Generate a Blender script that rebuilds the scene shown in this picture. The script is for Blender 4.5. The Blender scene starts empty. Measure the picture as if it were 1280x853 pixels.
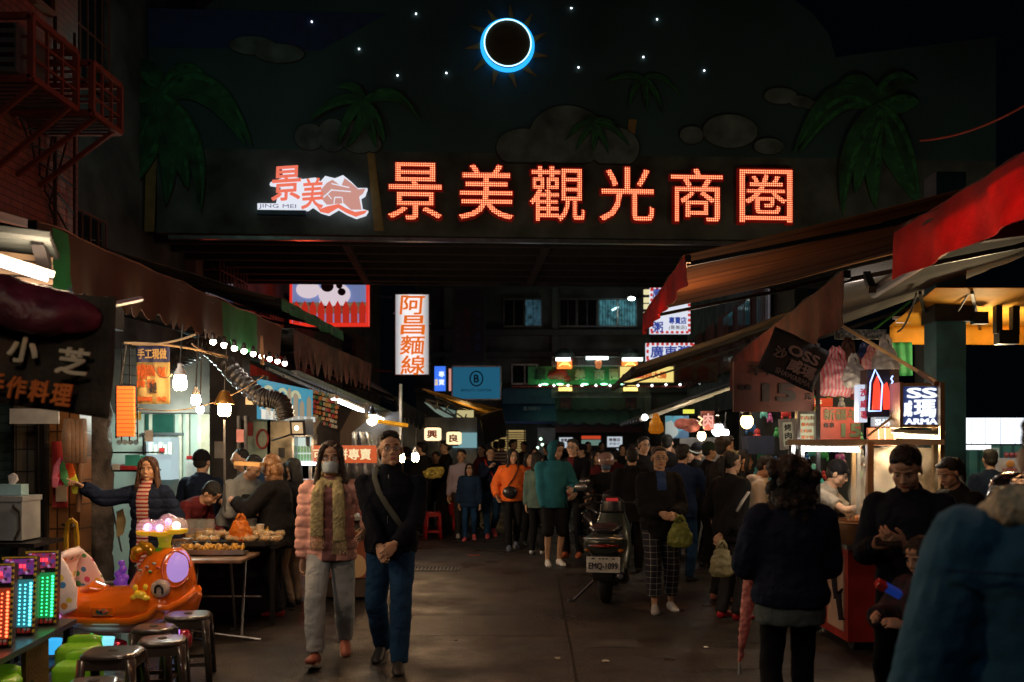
import bpy, bmesh, math, random
from mathutils import Vector as V, Matrix, Euler, noise
R = math.radians
random.seed(7)
SC = bpy.context.scene
COL = SC.collection
F = 1244.0; CZ = 1.65; HY = 555.0
def at(px, py, Y):            # a point of the street at depth Y
    return V(((px-640)*Y/F, Y, CZ-(py-HY)*Y/F))
def zz(py, Y): return CZ-(py-HY)*Y/F
def xx(px, Y): return (px-640)*Y/F

# ---------------------------------------------------------------- materials
MATS = {}
def mat(name, col, rough=.7, metal=0., var=.18, scale=6., bump=.0, bscale=40., emit=None, es=0., trans=0., alpha=1., coat=0., wave=None):
    if name in MATS: return MATS[name]
    m = bpy.data.materials.new(name); MATS[name] = m; m.use_nodes = True
    nt = m.node_tree; b = nt.nodes['Principled BSDF']; L = nt.links.new
    tc = nt.nodes.new('ShaderNodeTexCoord')
    nz = nt.nodes.new('ShaderNodeTexNoise'); nz.inputs['Scale'].default_value = scale; nz.inputs['Detail'].default_value = 6
    L(tc.outputs['Object'], nz.inputs['Vector'])
    mp = nt.nodes.new('ShaderNodeMapRange'); L(nz.outputs['Fac'], mp.inputs['Value'])
    mp.inputs['From Min'].default_value = .3; mp.inputs['From Max'].default_value = .7
    mp.inputs['To Min'].default_value = 1-var*1.6; mp.inputs['To Max'].default_value = 1+var
    mx = nt.nodes.new('ShaderNodeVectorMath'); mx.operation = 'SCALE'
    mx.inputs[0].default_value = col[:3]; L(mp.outputs[0], mx.inputs['Scale'])
    L(mx.outputs[0], b.inputs['Base Color'])
    b.inputs['Roughness'].default_value = rough; b.inputs['Metallic'].default_value = metal
    if trans: b.inputs['Transmission Weight'].default_value = trans
    if alpha < 1: b.inputs['Alpha'].default_value = alpha
    if coat: b.inputs['Coat Weight'].default_value = coat; b.inputs['Coat Roughness'].default_value = .08
    if emit is not None:
        b.inputs['Emission Color'].default_value = (*emit, 1); b.inputs['Emission Strength'].default_value = es
        if var > .3:
            ms = nt.nodes.new('ShaderNodeMath'); ms.operation = 'MULTIPLY'; ms.inputs[1].default_value = es
            L(mp.outputs[0], ms.inputs[0]); L(ms.outputs[0], b.inputs['Emission Strength'])
    if bump:
        n2 = nt.nodes.new('ShaderNodeTexNoise'); n2.inputs['Scale'].default_value = bscale; n2.inputs['Detail'].default_value = 5
        L(tc.outputs['Object'], n2.inputs['Vector'])
        bp = nt.nodes.new('ShaderNodeBump'); bp.inputs['Strength'].default_value = bump; bp.inputs['Distance'].default_value = .02
        L(n2.outputs['Fac'], bp.inputs['Height']); L(bp.outputs[0], b.inputs['Normal'])
    return m
def glow(name, col, s, base=.05, var=.0):
    return mat(name, tuple(c*base+.01 for c in col), .5, emit=col, es=s, var=var)
def cloth(name, col, rough=.92, bump=.9):
    new = 'fabric_'+name not in MATS; m = mat('fabric_'+name, col, rough, var=.16, scale=5, bump=bump, bscale=7)
    if new:
        m.node_tree.nodes['Principled BSDF'].inputs['Specular IOR Level'].default_value = .12
        for n in m.node_tree.nodes:
            if n.type == 'TEX_NOISE' and n.inputs['Scale'].default_value == 7: n.inputs['Distortion'].default_value = 1.6; n.inputs['Detail'].default_value = 3
    return m
def tiles(name, col, mortar, sx, sz, rough=.4, axis='YZ', bump=.3, off=.5):
    if name in MATS: return MATS[name]
    m = mat(name, col, rough); nt = m.node_tree; L = nt.links.new; b = nt.nodes['Principled BSDF']
    tc = [n for n in nt.nodes if n.type == 'TEX_COORD'][0]
    sp = nt.nodes.new('ShaderNodeSeparateXYZ'); cb = nt.nodes.new('ShaderNodeCombineXYZ')
    L(tc.outputs['Object'], sp.inputs[0])
    L(sp.outputs[axis[0]], cb.inputs[0]); L(sp.outputs[axis[1]], cb.inputs[1])
    br = nt.nodes.new('ShaderNodeTexBrick'); L(cb.outputs[0], br.inputs['Vector'])
    br.inputs['Scale'].default_value = 1; br.inputs['Brick Width'].default_value = sx; br.inputs['Row Height'].default_value = sz
    br.inputs['Mortar Size'].default_value = min(sx, sz)*.07; br.offset = off
    br.inputs['Color1'].default_value = (*col, 1); br.inputs['Color2'].default_value = (*[c*.72 for c in col], 1); br.inputs['Mortar'].default_value = (*mortar, 1)
    old = b.inputs['Base Color'].links[0].from_node
    mul = nt.nodes.new('ShaderNodeMix'); mul.data_type = 'RGBA'; mul.blend_type = 'MULTIPLY'; mul.inputs['Factor'].default_value = .8
    old.inputs[0].default_value = (1, 1, 1)
    L(br.outputs['Color'], mul.inputs['A']); L(old.outputs[0], mul.inputs['B']); L(mul.outputs['Result'], b.inputs['Base Color'])
    bp = nt.nodes.new('ShaderNodeBump'); bp.inputs['Strength'].default_value = bump; bp.inputs['Distance'].default_value = .02; bp.invert = True
    L(br.outputs['Fac'], bp.inputs['Height']); L(bp.outputs[0], b.inputs['Normal'])
    return m
def pattern(name, base, spots, scale, thr=.42, rough=.5, emit=0.):
    """voronoi cells in several colours over a base"""
    if name in MATS: return MATS[name]
    m = mat(name, base, rough); nt = m.node_tree; L = nt.links.new; b = nt.nodes['Principled BSDF']
    tc = [n for n in nt.nodes if n.type == 'TEX_COORD'][0]
    vo = nt.nodes.new('ShaderNodeTexVoronoi'); vo.inputs['Scale'].default_value = scale; L(tc.outputs['Object'], vo.inputs['Vector'])
    cr = nt.nodes.new('ShaderNodeValToRGB'); cr.color_ramp.interpolation = 'CONSTANT'
    el = cr.color_ramp.elements
    while len(el) < len(spots): el.new(.5)
    for i, c in enumerate(spots): el[i].position = i/len(spots); el[i].color = (*c, 1)
    sp = nt.nodes.new('ShaderNodeSeparateColor'); L(vo.outputs['Color'], sp.inputs[0]); L(sp.outputs[0], cr.inputs[0])
    lt = nt.nodes.new('ShaderNodeMath'); lt.operation = 'LESS_THAN'; lt.inputs[1].default_value = thr; L(vo.outputs['Distance'], lt.inputs[0])
    mx = nt.nodes.new('ShaderNodeMix'); mx.data_type = 'RGBA'; mx.inputs['A'].default_value = (*base, 1)
    L(lt.outputs[0], mx.inputs['Factor']); L(cr.outputs[0], mx.inputs['B']); L(mx.outputs['Result'], b.inputs['Base Color'])
    if emit:
        L(mx.outputs['Result'], b.inputs['Emission Color']); b.inputs['Emission Strength'].default_value = emit
    return m
def bands(name, c1, c2, period, axis='Z', duty=.5, rough=.8, emit=0., axis2=None):
    """stripes (or a plaid if axis2) along object axes"""
    if name in MATS: return MATS[name]
    m = mat(name, c1, rough); nt = m.node_tree; L = nt.links.new; b = nt.nodes['Principled BSDF']
    tc = [n for n in nt.nodes if n.type == 'TEX_COORD'][0]
    sp = nt.nodes.new('ShaderNodeSeparateXYZ'); L(tc.outputs['Object'], sp.inputs[0])
    def stripe(ax, per):
        d = nt.nodes.new('ShaderNodeMath'); d.operation = 'DIVIDE'; d.inputs[1].default_value = per; L(sp.outputs[ax], d.inputs[0])
        f = nt.nodes.new('ShaderNodeMath'); f.operation = 'FRACT'; L(d.outputs[0], f.inputs[0])
        l = nt.nodes.new('ShaderNodeMath'); l.operation = 'LESS_THAN'; l.inputs[1].default_value = duty; L(f.outputs[0], l.inputs[0])
        return l.outputs[0]
    o = stripe(axis, period)
    if axis2:
        o2 = stripe(axis2, period); a = nt.nodes.new('ShaderNodeMath'); a.operation = 'ADD'; L(o, a.inputs[0]); L(o2, a.inputs[1])
        h = nt.nodes.new('ShaderNodeMath'); h.operation = 'MULTIPLY'; h.inputs[1].default_value = .5; L(a.outputs[0], h.inputs[0]); o = h.outputs[0]
    mx = nt.nodes.new('ShaderNodeMix'); mx.data_type = 'RGBA'; mx.inputs['A'].default_value = (*c1, 1); mx.inputs['B'].default_value = (*c2, 1)
    L(o, mx.inputs['Factor']); L(mx.outputs['Result'], b.inputs['Base Color'])
    if emit:
        L(mx.outputs['Result'], b.inputs['Emission Color']); b.inputs['Emission Strength'].default_value = emit
    return m
def led(name, col, s, d, axes='XZ', dark=.12):
    """a lamp matrix: bright round dots on a dim face"""
    if name in MATS: return MATS[name]
    m = mat(name, tuple(c*.3 for c in col), .5, emit=col, es=s); nt = m.node_tree; L = nt.links.new; b = nt.nodes['Principled BSDF']
    tc = [n for n in nt.nodes if n.type == 'TEX_COORD'][0]
    sp = nt.nodes.new('ShaderNodeSeparateXYZ'); L(tc.outputs['Object'], sp.inputs[0])
    r = []
    for ax in axes:
        a = nt.nodes.new('ShaderNodeMath'); a.operation = 'DIVIDE'; a.inputs[1].default_value = d; L(sp.outputs[ax], a.inputs[0])
        f = nt.nodes.new('ShaderNodeMath'); f.operation = 'FRACT'; L(a.outputs[0], f.inputs[0])
        g = nt.nodes.new('ShaderNodeMath'); g.operation = 'SUBTRACT'; g.inputs[1].default_value = .5; L(f.outputs[0], g.inputs[0])
        h = nt.nodes.new('ShaderNodeMath'); h.operation = 'POWER'; h.inputs[1].default_value = 2; L(g.outputs[0], h.inputs[0]); r.append(h.outputs[0])
    a = nt.nodes.new('ShaderNodeMath'); a.operation = 'ADD'; L(r[0], a.inputs[0]); L(r[1], a.inputs[1])
    mr = nt.nodes.new('ShaderNodeMapRange'); mr.inputs['From Min'].default_value = .05; mr.inputs['From Max'].default_value = .16
    mr.inputs['To Min'].default_value = 1; mr.inputs['To Max'].default_value = 0; L(a.outputs[0], mr.inputs['Value'])
    mx = nt.nodes.new('ShaderNodeMix'); mx.data_type = 'RGBA'; mx.inputs['A'].default_value = (s*dark, s*dark*.05, s*dark*.02, 1); mx.inputs['B'].default_value = (*[c*s for c in col], 1)
    L(mr.outputs[0], mx.inputs['Factor']); L(mx.outputs['Result'], b.inputs['Emission Color']); b.inputs['Emission Strength'].default_value = 1
    return m

# ---------------------------------------------------------------- things, parts
BASE = {}
def thing(name, label, cat, loc=(0, 0, 0), rz=0., group=None):
    o = bpy.data.objects.new(name, None); COL.objects.link(o); o.empty_display_size = .1
    o.location = loc; o.rotation_euler = (0, 0, rz); o['label'] = label; o['category'] = cat
    if group: o['group'] = group
    BASE[o.name] = Matrix.Translation(V(loc)) @ Matrix.Rotation(rz, 4, 'Z')
    return o
def root_of(o):
    while o.parent: o = o.parent
    return o
def I(v): return V(v)
class MB:
    def __init__(s): s.v = []; s.f = []; s.m = []; s.i = 0
    def mi(s, i): s.i = i; return s
    def add(s, vs, fs, M=None):
        b = len(s.v)
        s.v += [tuple(M @ V(p)) for p in vs] if M is not None else [tuple(p) for p in vs]
        s.f += [tuple(b+k for k in f) for f in fs]; s.m += [s.i]*len(fs); return s
    def mesh(s, me, M=None, keep=True):
        b = len(s.v)
        s.v += [tuple(M @ q.co) if M is not None else tuple(q.co) for q in me.vertices]
        for p in me.polygons:
            s.f.append(tuple(b+k for k in p.vertices)); s.m.append(p.material_index if keep else s.i)
        return s
    def box(s, c, d, M=None, rz=0., rx=0., ry=0.):
        x, y, z = d[0]/2, d[1]/2, d[2]/2
        vs = [(-x,-y,-z),(x,-y,-z),(x,y,-z),(-x,y,-z),(-x,-y,z),(x,-y,z),(x,y,z),(-x,y,z)]
        T = Matrix.Translation(V(c)) @ Euler((rx, ry, rz)).to_matrix().to_4x4()
        if M is not None: T = M @ T
        return s.add(vs, [(0,3,2,1),(4,5,6,7),(0,1,5,4),(1,2,6,5),(2,3,7,6),(3,0,4,7)], T)
    def bar(s, a, b, w, h=None):
        a, b = V(a), V(b); d = b-a; h = h or w
        if d.length < 1e-6: return s
        q = d.to_track_quat('Z', 'Y').to_matrix().to_4x4()
        return s.box((0, 0, 0), (w, h, d.length), Matrix.Translation((a+b)/2) @ q)
    def loft(s, pts, rad, hint=(1, 0, 0), n=14, cap=True, M=None, pw=1.):
        pts = [V(p) for p in pts]; k = len(pts); rings = []; prev = None
        for i, p in enumerate(pts):
            t = (pts[min(i+1, k-1)]-pts[max(i-1, 0)]); t = t.normalized() if t.length > 1e-9 else V((0, 0, 1))
            hx = V(hint) if prev is None else prev
            x = hx-t*hx.dot(t)
            if x.length < 1e-4: x = t.orthogonal()
            x.normalize(); prev = x; y = t.cross(x)
            r = rad[i] if isinstance(rad, (list, tuple)) else rad
            rx, ry = r if isinstance(r, (list, tuple)) else (r, r)
            ring = []
            for j in range(n):
                a = 2*math.pi*j/n; ca, sa = math.cos(a), math.sin(a)
                if pw != 1.: ca = math.copysign(abs(ca)**pw, ca); sa = math.copysign(abs(sa)**pw, sa)
                ring.append(p+x*(rx*ca)+y*(ry*sa))
            rings.append(ring)
        vs = [v for r in rings for v in r]; fs = []
        for i in range(k-1):
            for j in range(n):
                a = i*n+j; b = i*n+(j+1) % n; fs.append((a, b, b+n, a+n))
        if cap: fs += [tuple(range(n))[::-1], tuple((k-1)*n+j for j in range(n))]
        return s.add(vs, fs, M)
    def cap(s, a, b, r0, r1=None, n=14, hint=(1, 0, 0)):
        """a limb with round ends"""
        a, b = V(a), V(b); r1 = r1 or r0; d = (b-a).normalized()
        q0 = r0 if not isinstance(r0, tuple) else r0[0]; q1 = r1 if not isinstance(r1, tuple) else r1[0]
        def sc(r, k): return tuple(x*k for x in r) if isinstance(r, tuple) else r*k
        return s.loft([a-d*q0*.9, a-d*q0*.6, a, b, b+d*q1*.6, b+d*q1*.9], [sc(r0, .35), sc(r0, .8), r0, r1, sc(r1, .8), sc(r1, .35)], n=n, hint=hint)
    def ell(s, c, r, n=14, M=None, rot=None):
        k = n//2; vs = [(0, 0, -1)]
        for i in range(1, k):
            t = -math.pi/2+math.pi*i/k
            vs += [(math.cos(t)*math.cos(2*math.pi*j/n), math.cos(t)*math.sin(2*math.pi*j/n), math.sin(t)) for j in range(n)]
        vs.append((0, 0, 1)); fs = []
        for j in range(n): fs.append((0, 1+(j+1) % n, 1+j))
        for i in range(k-2):
            for j in range(n):
                a = 1+i*n+j; b = 1+i*n+(j+1) % n; fs.append((a, b, b+n, a+n))
        o = 1+(k-2)*n
        for j in range(n): fs.append((o+j, o+(j+1) % n, len(vs)-1))
        r = (r, r, r) if not isinstance(r, (tuple, list)) else r
        T = Matrix.Translation(V(c)) @ (Euler(rot).to_matrix().to_4x4() if rot else Matrix()) @ Matrix.Diagonal((*r, 1))
        return s.add(vs, fs, M @ T if M is not None else T)
    def tube(s, pts, r, n=8): return s.loft(pts, r, n=n)
    def curve(s, a, b, r, sag=0., n=10, seg=12):
        a, b = V(a), V(b)
        return s.loft([a.lerp(b, t/seg)-V((0, 0, sag*4*(t/seg)*(1-t/seg))) for t in range(seg+1)], r, n=n)
    def lathe(s, c, prof, n=20, M=None):
        k = len(prof); vs = []
        for r, z in prof: vs += [(c[0]+r*math.cos(2*math.pi*j/n), c[1]+r*math.sin(2*math.pi*j/n), c[2]+z) for j in range(n)]
        fs = [(i*n+j, i*n+(j+1) % n, (i+1)*n+(j+1) % n, (i+1)*n+j) for i in range(k-1) for j in range(n)]
        fs += [tuple(range(n))[::-1], tuple((k-1)*n+j for j in range(n))]
        return s.add(vs, fs, M)
    def poly(s, pts, M=None, t=.02):
        """an outline in x,z given thickness t along +y"""
        n = len(pts)
        vs = [(x, 0, z) for x, z in pts]+[(x, t, z) for x, z in pts]
        a = sum(pts[i][0]*pts[(i+1) % n][1]-pts[(i+1) % n][0]*pts[i][1] for i in range(n))
        fr, bk = tuple(range(n)), tuple(range(n, 2*n))[::-1]
        if a < 0: fr, bk = fr[::-1], bk[::-1]
        fs = [fr, bk]+[((i+1) % n, i, i+n, (i+1) % n+n) if a > 0 else (i, (i+1) % n, (i+1) % n+n, i+n) for i in range(n)]
        return s.add(vs, fs, M)
    def sheet(s, grid, t=.006):
        """a thick sheet over a grid of points (rows of points)"""
        r, c = len(grid), len(grid[0]); b = []
        for i in range(r):
            for j in range(c):
                p = V(grid[i][j]); du = V(grid[i][min(j+1, c-1)])-V(grid[i][max(j-1, 0)]); dv = V(grid[min(i+1, r-1)][j])-V(grid[max(i-1, 0)][j])
                nn = du.cross(dv); b.append(p+(nn.normalized() if nn.length > 1e-9 else V((0, 0, 1)))*t)
        vs = [V(p) for row in grid for p in row]+b; o = r*c; fs = []
        for i in range(r-1):
            for j in range(c-1):
                a = i*c+j; fs += [(a, a+c, a+c+1, a+1), (a+o, a+1+o, a+c+1+o, a+c+o)]
        for j in range(c-1): fs += [(j, j+1, j+1+o, j+o), ((r-1)*c+j+1, (r-1)*c+j, (r-1)*c+j+o, (r-1)*c+j+1+o)]
        for i in range(r-1): fs += [((i+1)*c, i*c, i*c+o, (i+1)*c+o), (i*c+c-1, (i+1)*c+c-1, (i+1)*c+c-1+o, i*c+c-1+o)]
        return s.add(vs, fs)
    def build(s, name, mats, parent=None, world=True, smooth=False, **tags):
        me = bpy.data.meshes.new(name); vs = s.v
        if parent is not None and world:
            Mi = BASE[root_of(parent).name].inverted(); vs = [tuple(Mi @ V(p)) for p in vs]
        me.from_pydata(vs, [], s.f); me.validate()
        mats = mats if isinstance(mats, (list, tuple)) else [mats]
        for m in mats: me.materials.append(m)
        if len(me.polygons) == len(s.m) and len(mats) > 1: me.polygons.foreach_set('material_index', [min(k, len(mats)-1) for k in s.m])
        if smooth: me.polygons.foreach_set('use_smooth', [True]*len(me.polygons))
        me.update()
        if smooth and smooth is not True: me.set_sharp_from_angle(angle=R(smooth))
        o = bpy.data.objects.new(name, me); COL.objects.link(o)
        if parent is not None: o.parent = parent
        for k, v in tags.items(): o[k] = v
        if parent is None and 'kind' not in tags:      # a thing that is one mesh: origin at its base
            xs = [v[0] for v in vs]; ys = [v[1] for v in vs]; zs = [v[2] for v in vs]
            c = V(((min(xs)+max(xs))/2, (min(ys)+max(ys))/2, min(zs))); me.transform(Matrix.Translation(-c)); o.location = c
        return o
def single(mb, name, mats, label, cat, group=None, smooth=False):
    o = mb.build(name, mats, smooth=smooth, label=label, category=cat)
    if group: o['group'] = group
    return o
TREE = {}
def copy_tree(o, parent=None):
    c = o.copy(); COL.objects.link(c)
    if parent: c.parent = parent
    for ch in [x for x in bpy.data.objects if x.parent == o]: copy_tree(ch, c)
    return c
def solid(mb, vox, smooth=2, disp=0., dscale=.12):
    """one continuous skin round overlapping closed shapes"""
    me = bpy.data.meshes.new('t'); me.from_pydata(mb.v, [], mb.f); o = bpy.data.objects.new('t', me); COL.objects.link(o)
    m = o.modifiers.new('r', 'REMESH'); m.mode = 'VOXEL'; m.voxel_size = vox; m.adaptivity = 0
    if smooth: k = o.modifiers.new('s', 'SMOOTH'); k.factor = .5; k.iterations = smooth
    tx = None
    if disp:
        tx = bpy.data.textures.new('c', 'CLOUDS'); tx.noise_scale = dscale; tx.noise_depth = 2
        d = o.modifiers.new('d', 'DISPLACE'); d.texture = tx; d.strength = disp; d.mid_level = .5; d.texture_coords = 'LOCAL'
    dg = bpy.context.evaluated_depsgraph_get(); ev = o.evaluated_get(dg); out = bpy.data.meshes.new_from_object(ev)
    bpy.data.objects.remove(o); bpy.data.meshes.remove(me)
    if tx: bpy.data.textures.remove(tx)
    return out
# ---------------------------------------------------------------- writing
TXT = {}
def glyphs(body, bold=0., ext=.5):
    k = (body, bold, ext)
    if k in TXT: return TXT[k]
    cu = bpy.data.curves.new('w', 'FONT'); cu.body = body; cu.size = 1; cu.offset = bold; cu.extrude = ext; cu.align_x = 'LEFT'
    cu.resolution_u = 3
    o = bpy.data.objects.new('w', cu); COL.objects.link(o)
    dg = bpy.context.evaluated_depsgraph_get(); me = bpy.data.meshes.new_from_object(o.evaluated_get(dg))
    vs = [tuple(v.co) for v in me.vertices]; fs = [tuple(p.vertices) for p in me.polygons]
    bpy.data.objects.remove(o); bpy.data.curves.remove(cu); bpy.data.meshes.remove(me)
    xs = [v[0] for v in vs] or [0, 1]; ys = [v[1] for v in vs] or [0, 1]
    TXT[k] = (vs, fs, min(xs), max(xs), min(ys), max(ys)); return TXT[k]
def write(mb, body, M, w, h, t=.006, bold=0., slant=0.):
    """lettering stretched to w x h, centred, standing in the x,z plane of M, facing -y, t proud"""
    vs, fs, x0, x1, y0, y1 = glyphs(body, 0.)
    sx, sy = w/max(x1-x0+2*bold, .01), h/max(y1-y0+2*bold, .01)
    cs = [(0, 0)] if not bold else [(0, 0), (bold, bold), (-bold, bold), (bold, -bold), (-bold, -bold)]+([(bold, 0), (-bold, 0), (0, bold), (0, -bold)] if bold > .015 else [])
    for k, (ox, oy) in enumerate(cs):
        out = []; e = (t*.05+.0006)*k
        for x, y, z in vs:
            X = (x+ox-(x0+x1)/2)*sx; Z = (y+oy-(y0+y1)/2)*sy
            out.append((X+slant*Z, -(t+e)*(z+.5), Z))
        mb.add(out, fs, M)
    return mb
def face(p, rz=0., rx=0., ry=0.): return Matrix.Translation(V(p)) @ Euler((rx, ry, rz)).to_matrix().to_4x4()
# ---------------------------------------------------------------- people
SKIN = mat('skin', (.52, .31, .2), .55, var=.08, scale=20, bump=.1, bscale=120)
LIPS = mat('lips', (.45, .13, .11), .45); EYEW = mat('eye_white', (.6, .58, .55), .3); EYED = mat('eye_dark', (.015, .01, .01), .15)
HAIRK = mat('hair_black', (.008, .007, .006), .55, var=.5, scale=60, bump=.8, bscale=90)
HAIRB = mat('hair_brown', (.07, .03, .015), .45, var=.5, scale=60, bump=.8, bscale=90)
GREYM = mat('dark_metal', (.05, .05, .055), .35, .8)
LENS = mat('lens', (.5, .5, .55), .05, alpha=.12)
def head_mesh(vox, child=False):
    m = MB(); k = .9 if child else 1.
    m.ell((0, .014, .035), (.077, .094, .086), 24); m.ell((0, -.018, -.03), (.062*1, .066, .08*k), 24)
    m.ell((0, -.058, -.088*k), (.024, .02, .019)); m.ell((.033, -.046, -.024), (.031, .029, .034)); m.ell((-.033, -.046, -.024), (.031, .029, .034))
    m.ell((0, -.066, .032), (.052, .016, .014)); m.ell((0, -.055, .06), (.05, .03, .03))
    m.loft([(0, -.075, .025), (0, -.084, .0), (0, -.094, -.022), (0, -.086, -.032)], [.008, .010, .012, .009], n=10)
    for s in (-1, 1):
        m.ell((s*.011, -.088, -.028), (.008, .009, .007)); m.ell((s*.078, .008, -.004), (.010, .02, .031), rot=(.2, 0, s*.35))
        m.ell((s*.043, -.012, -.056), (.02, .045, .034))
    m.ell((0, -.078, -.054), (.022, .008, .0045)); m.ell((0, -.0765, -.0625), (.019, .008, .005))
    m.loft([(0, .012, -.04), (0, .02, -.1), (0, .022, -.165)], [.05, .05, .056], n=18)
    return solid(m, vox, 2)
def head_full(vox, child=False):
    me = head_mesh(vox, child); m = MB().mesh(me, keep=False)
    for i, f in enumerate(m.f):
        c = sum((V(m.v[k]) for k in f), V())/len(f)
        if abs(c.x) < .0205 and -.067 < c.z < -.0505 and c.y < -.0785: m.m[i] = 1
    for s in (-1, 1):
        m.mi(2).ell((s*.03, -.0715, .006), (.0135, .008, .0062), 12); m.mi(3).ell((s*.03, -.0765, .006), (.006, .0045, .0056), 10)
        m.mi(3).loft([(s*.0165, -.0775, .0105), (s*.03, -.0805, .0145), (s*.044, -.0735, .009)], [.0012, .002, .001], n=6)
        m.mi(3).loft([(s*.013, -.083, .029), (s*.03, -.0845, .034), (s*.05, -.074, .027)], [.0025, .0035, .0015], n=6)
    return m
HEADS = {}
def headm(lod, child):
    if (lod, child) not in HEADS: HEADS[(lod, child)] = head_full({0: .0038, 1: .006, 2: .010}[lod], child)
    return HEADS[(lod, child)]
HANDS = {}
def handm(curl, lod, point=False):
    k = (curl, lod, point)
    if k in HANDS: return HANDS[k]
    m = MB(); m.loft([(0, 0, -.03), (0, 0, 0), (0, 0, .03), (0, .002, .07), (0, .004, .092)], [(.026, .02), (.028, .018), (.036, .016), (.041, .014), (.038, .011)], n=14)
    for i, (x, l, z) in enumerate(((.031, .072, .084), (.0105, .082, .09), (-.0105, .076, .088), (-.030, .06, .08))):
        c = 5 if (point and i == 0) else curl+i*4; p = V((x*.9, .003, z-.02)); a = R(c*.25); pts = [p]; sg = (.02+l*.42, l*.32, l*.27)
        for q in range(3):
            p = p+V((x*.12*(1 if q == 0 else .4)*l/.05*.3, math.sin(a), math.cos(a))).normalized()*sg[q]; pts.append(p); a += R(c*(1.15 if q == 0 else .8))
        m.loft(pts+[pts[-1]+(pts[-1]-pts[-2]).normalized()*.006], [.0095, .0092, .0082, .0072, .004], n=8)
    tb = .5 if curl > 45 else .15
    m.loft([(.016, .004, .008), (.036, .012, .03), (.05-.01*tb, .02+.014*tb, .056), (.054-.022*tb, .028+.02*tb, .08), (.053-.026*tb, .03+.022*tb, .086)], [.013, .0125, .0105, .0085, .005], n=8)
    HANDS[k] = MB().mesh(solid(m, {0: .0035, 1: .0048, 2: .0075}[lod], 1), keep=False); return HANDS[k]
def addmb(dst, src, M, mi=None):
    b = len(dst.v); dst.v += [tuple(M @ V(p)) for p in src.v]; dst.f += [tuple(b+k for k in f) for f in src.f]
    dst.m += list(src.m) if mi is None else [mi]*len(src.m)
def ik(a, b, l1, l2, pole):
    d = b-a; D = min(d.length, (l1+l2)*.998); b = a+d.normalized()*D
    x = (l1*l1-l2*l2+D*D)/(2*D); h = math.sqrt(max(l1*l1-x*x, 0)); dn = d.normalized(); p = V(pole); p = p-dn*p.dot(dn)
    p = p.normalized() if p.length > 1e-5 else dn.orthogonal(); return a+dn*x+p*h, b
HAIRSTY = {}
def hair_mb(style, lod):
    if (style, lod) in HAIRSTY: return HAIRSTY[(style, lod)]
    m = MB(); vox = {0: .0055, 1: .008, 2: .012}[lod]
    if style == 'short':
        m.ell((0, .026, .052), (.085, .092, .083), 20); m.ell((0, .055, -.005), (.074, .056, .066), 18); m.ell((0, -.035, .108), (.058, .048, .025)); m.ell((.03, -.062, .088), (.032, .02, .02)); m.ell((-.04, -.05, .09), (.03, .025, .02))
    elif style == 'thin':
        m.ell((0, .036, .046), (.082, .085, .08), 20); m.ell((0, .058, -.005), (.073, .052, .06), 18)
    elif style == 'boy':
        m.ell((0, .024, .052), (.088, .094, .086), 20); m.ell((0, .05, -.005), (.08, .06, .066), 18)
        for k in range(-3, 4): m.ell((k*.02, -.068+abs(k)*.006, .066-(k % 2)*.008), (.014, .014, .032), rot=(-.15, k*.08, 0))
    elif style in ('long', 'longb'):
        m.ell((0, .024, .05), (.088, .095, .086), 20)
        m.loft([(0, .05, .05), (0, .07, -.05), (0, .085, -.14), (0, .09, -.25), (0, .09, -.3)], [(.085, .06), (.092, .05), (.1, .045), (.095, .035), (.06, .02)], n=18)
        for s in (-1, 1):
            m.loft([(s*.03, -.066, .098), (s*.062, -.06, .06), (s*.078, -.036, 0), (s*.086, -.03, -.07), (s*.095, -.03, -.15), (s*.1, -.02, -.24), (s*.096, -.02, -.28)], [(.026, .016), (.022, .018), (.018, .024), (.02, .032), (.026, .034), (.024, .028), (.01, .015)], n=12)
    elif style == 'bangs':
        m.ell((0, .024, .05), (.088, .095, .086), 20)
        m.loft([(0, .05, .05), (0, .07, -.05), (0, .08, -.13), (0, .08, -.2)], [(.085, .06), (.09, .05), (.095, .04), (.06, .03)], n=18)
        for k in range(-4, 5): m.ell((k*.015, -.074+abs(k)*.006, .052), (.012, .012, .036), rot=(-.12, k*.06, 0))
        for s in (-1, 1): m.loft([(s*.06, -.055, .07), (s*.08, -.036, .02), (s*.086, -.022, -.06), (s*.09, -.01, -.16)], [(.022, .018), (.016, .026), (.018, .03), (.014, .018)], n=12)
    elif style == 'tied':
        m.ell((0, .022, .05), (.083, .092, .083), 20); m.ell((0, .05, .0), (.074, .055, .062), 18); m.loft([(0, .1, .05), (0, .135, .06), (0, .15, .0), (0, .14, -.09), (0, .13, -.14)], [.02, .026, .03, .024, .01]); m.ell((0, -.05, .092), (.055, .03, .026))
    elif style == 'curly':
        rr = random.Random(3); m.ell((0, .035, .04), (.1, .1, .1), 20); m.ell((0, .06, -.06), (.115, .07, .1), 20); m.ell((0, .06, -.15), (.12, .06, .07), 20)
        for k in range(60):
            a = rr.uniform(0, 6.28); z = rr.uniform(-.2, .12); r = .1 if z < 0 else math.sqrt(max(.0225-z*z, .002))*.75
            y = .05+math.sin(a)*r*.8
            if y > -.04: m.ell((math.cos(a)*r*1.08, y, z), rr.uniform(.018, .032), 8)
    elif style == 'cap':
        m.ell((0, .05, -.01), (.078, .056, .055), 18); m.ell((0, .03, .03), (.082, .085, .06))
    h = MB().mesh(solid(m, vox, 1, disp=.008 if style != 'curly' else .014, dscale=.012 if style != 'curly' else .02), keep=False); HAIRSTY[(style, lod)] = h; return h

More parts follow.
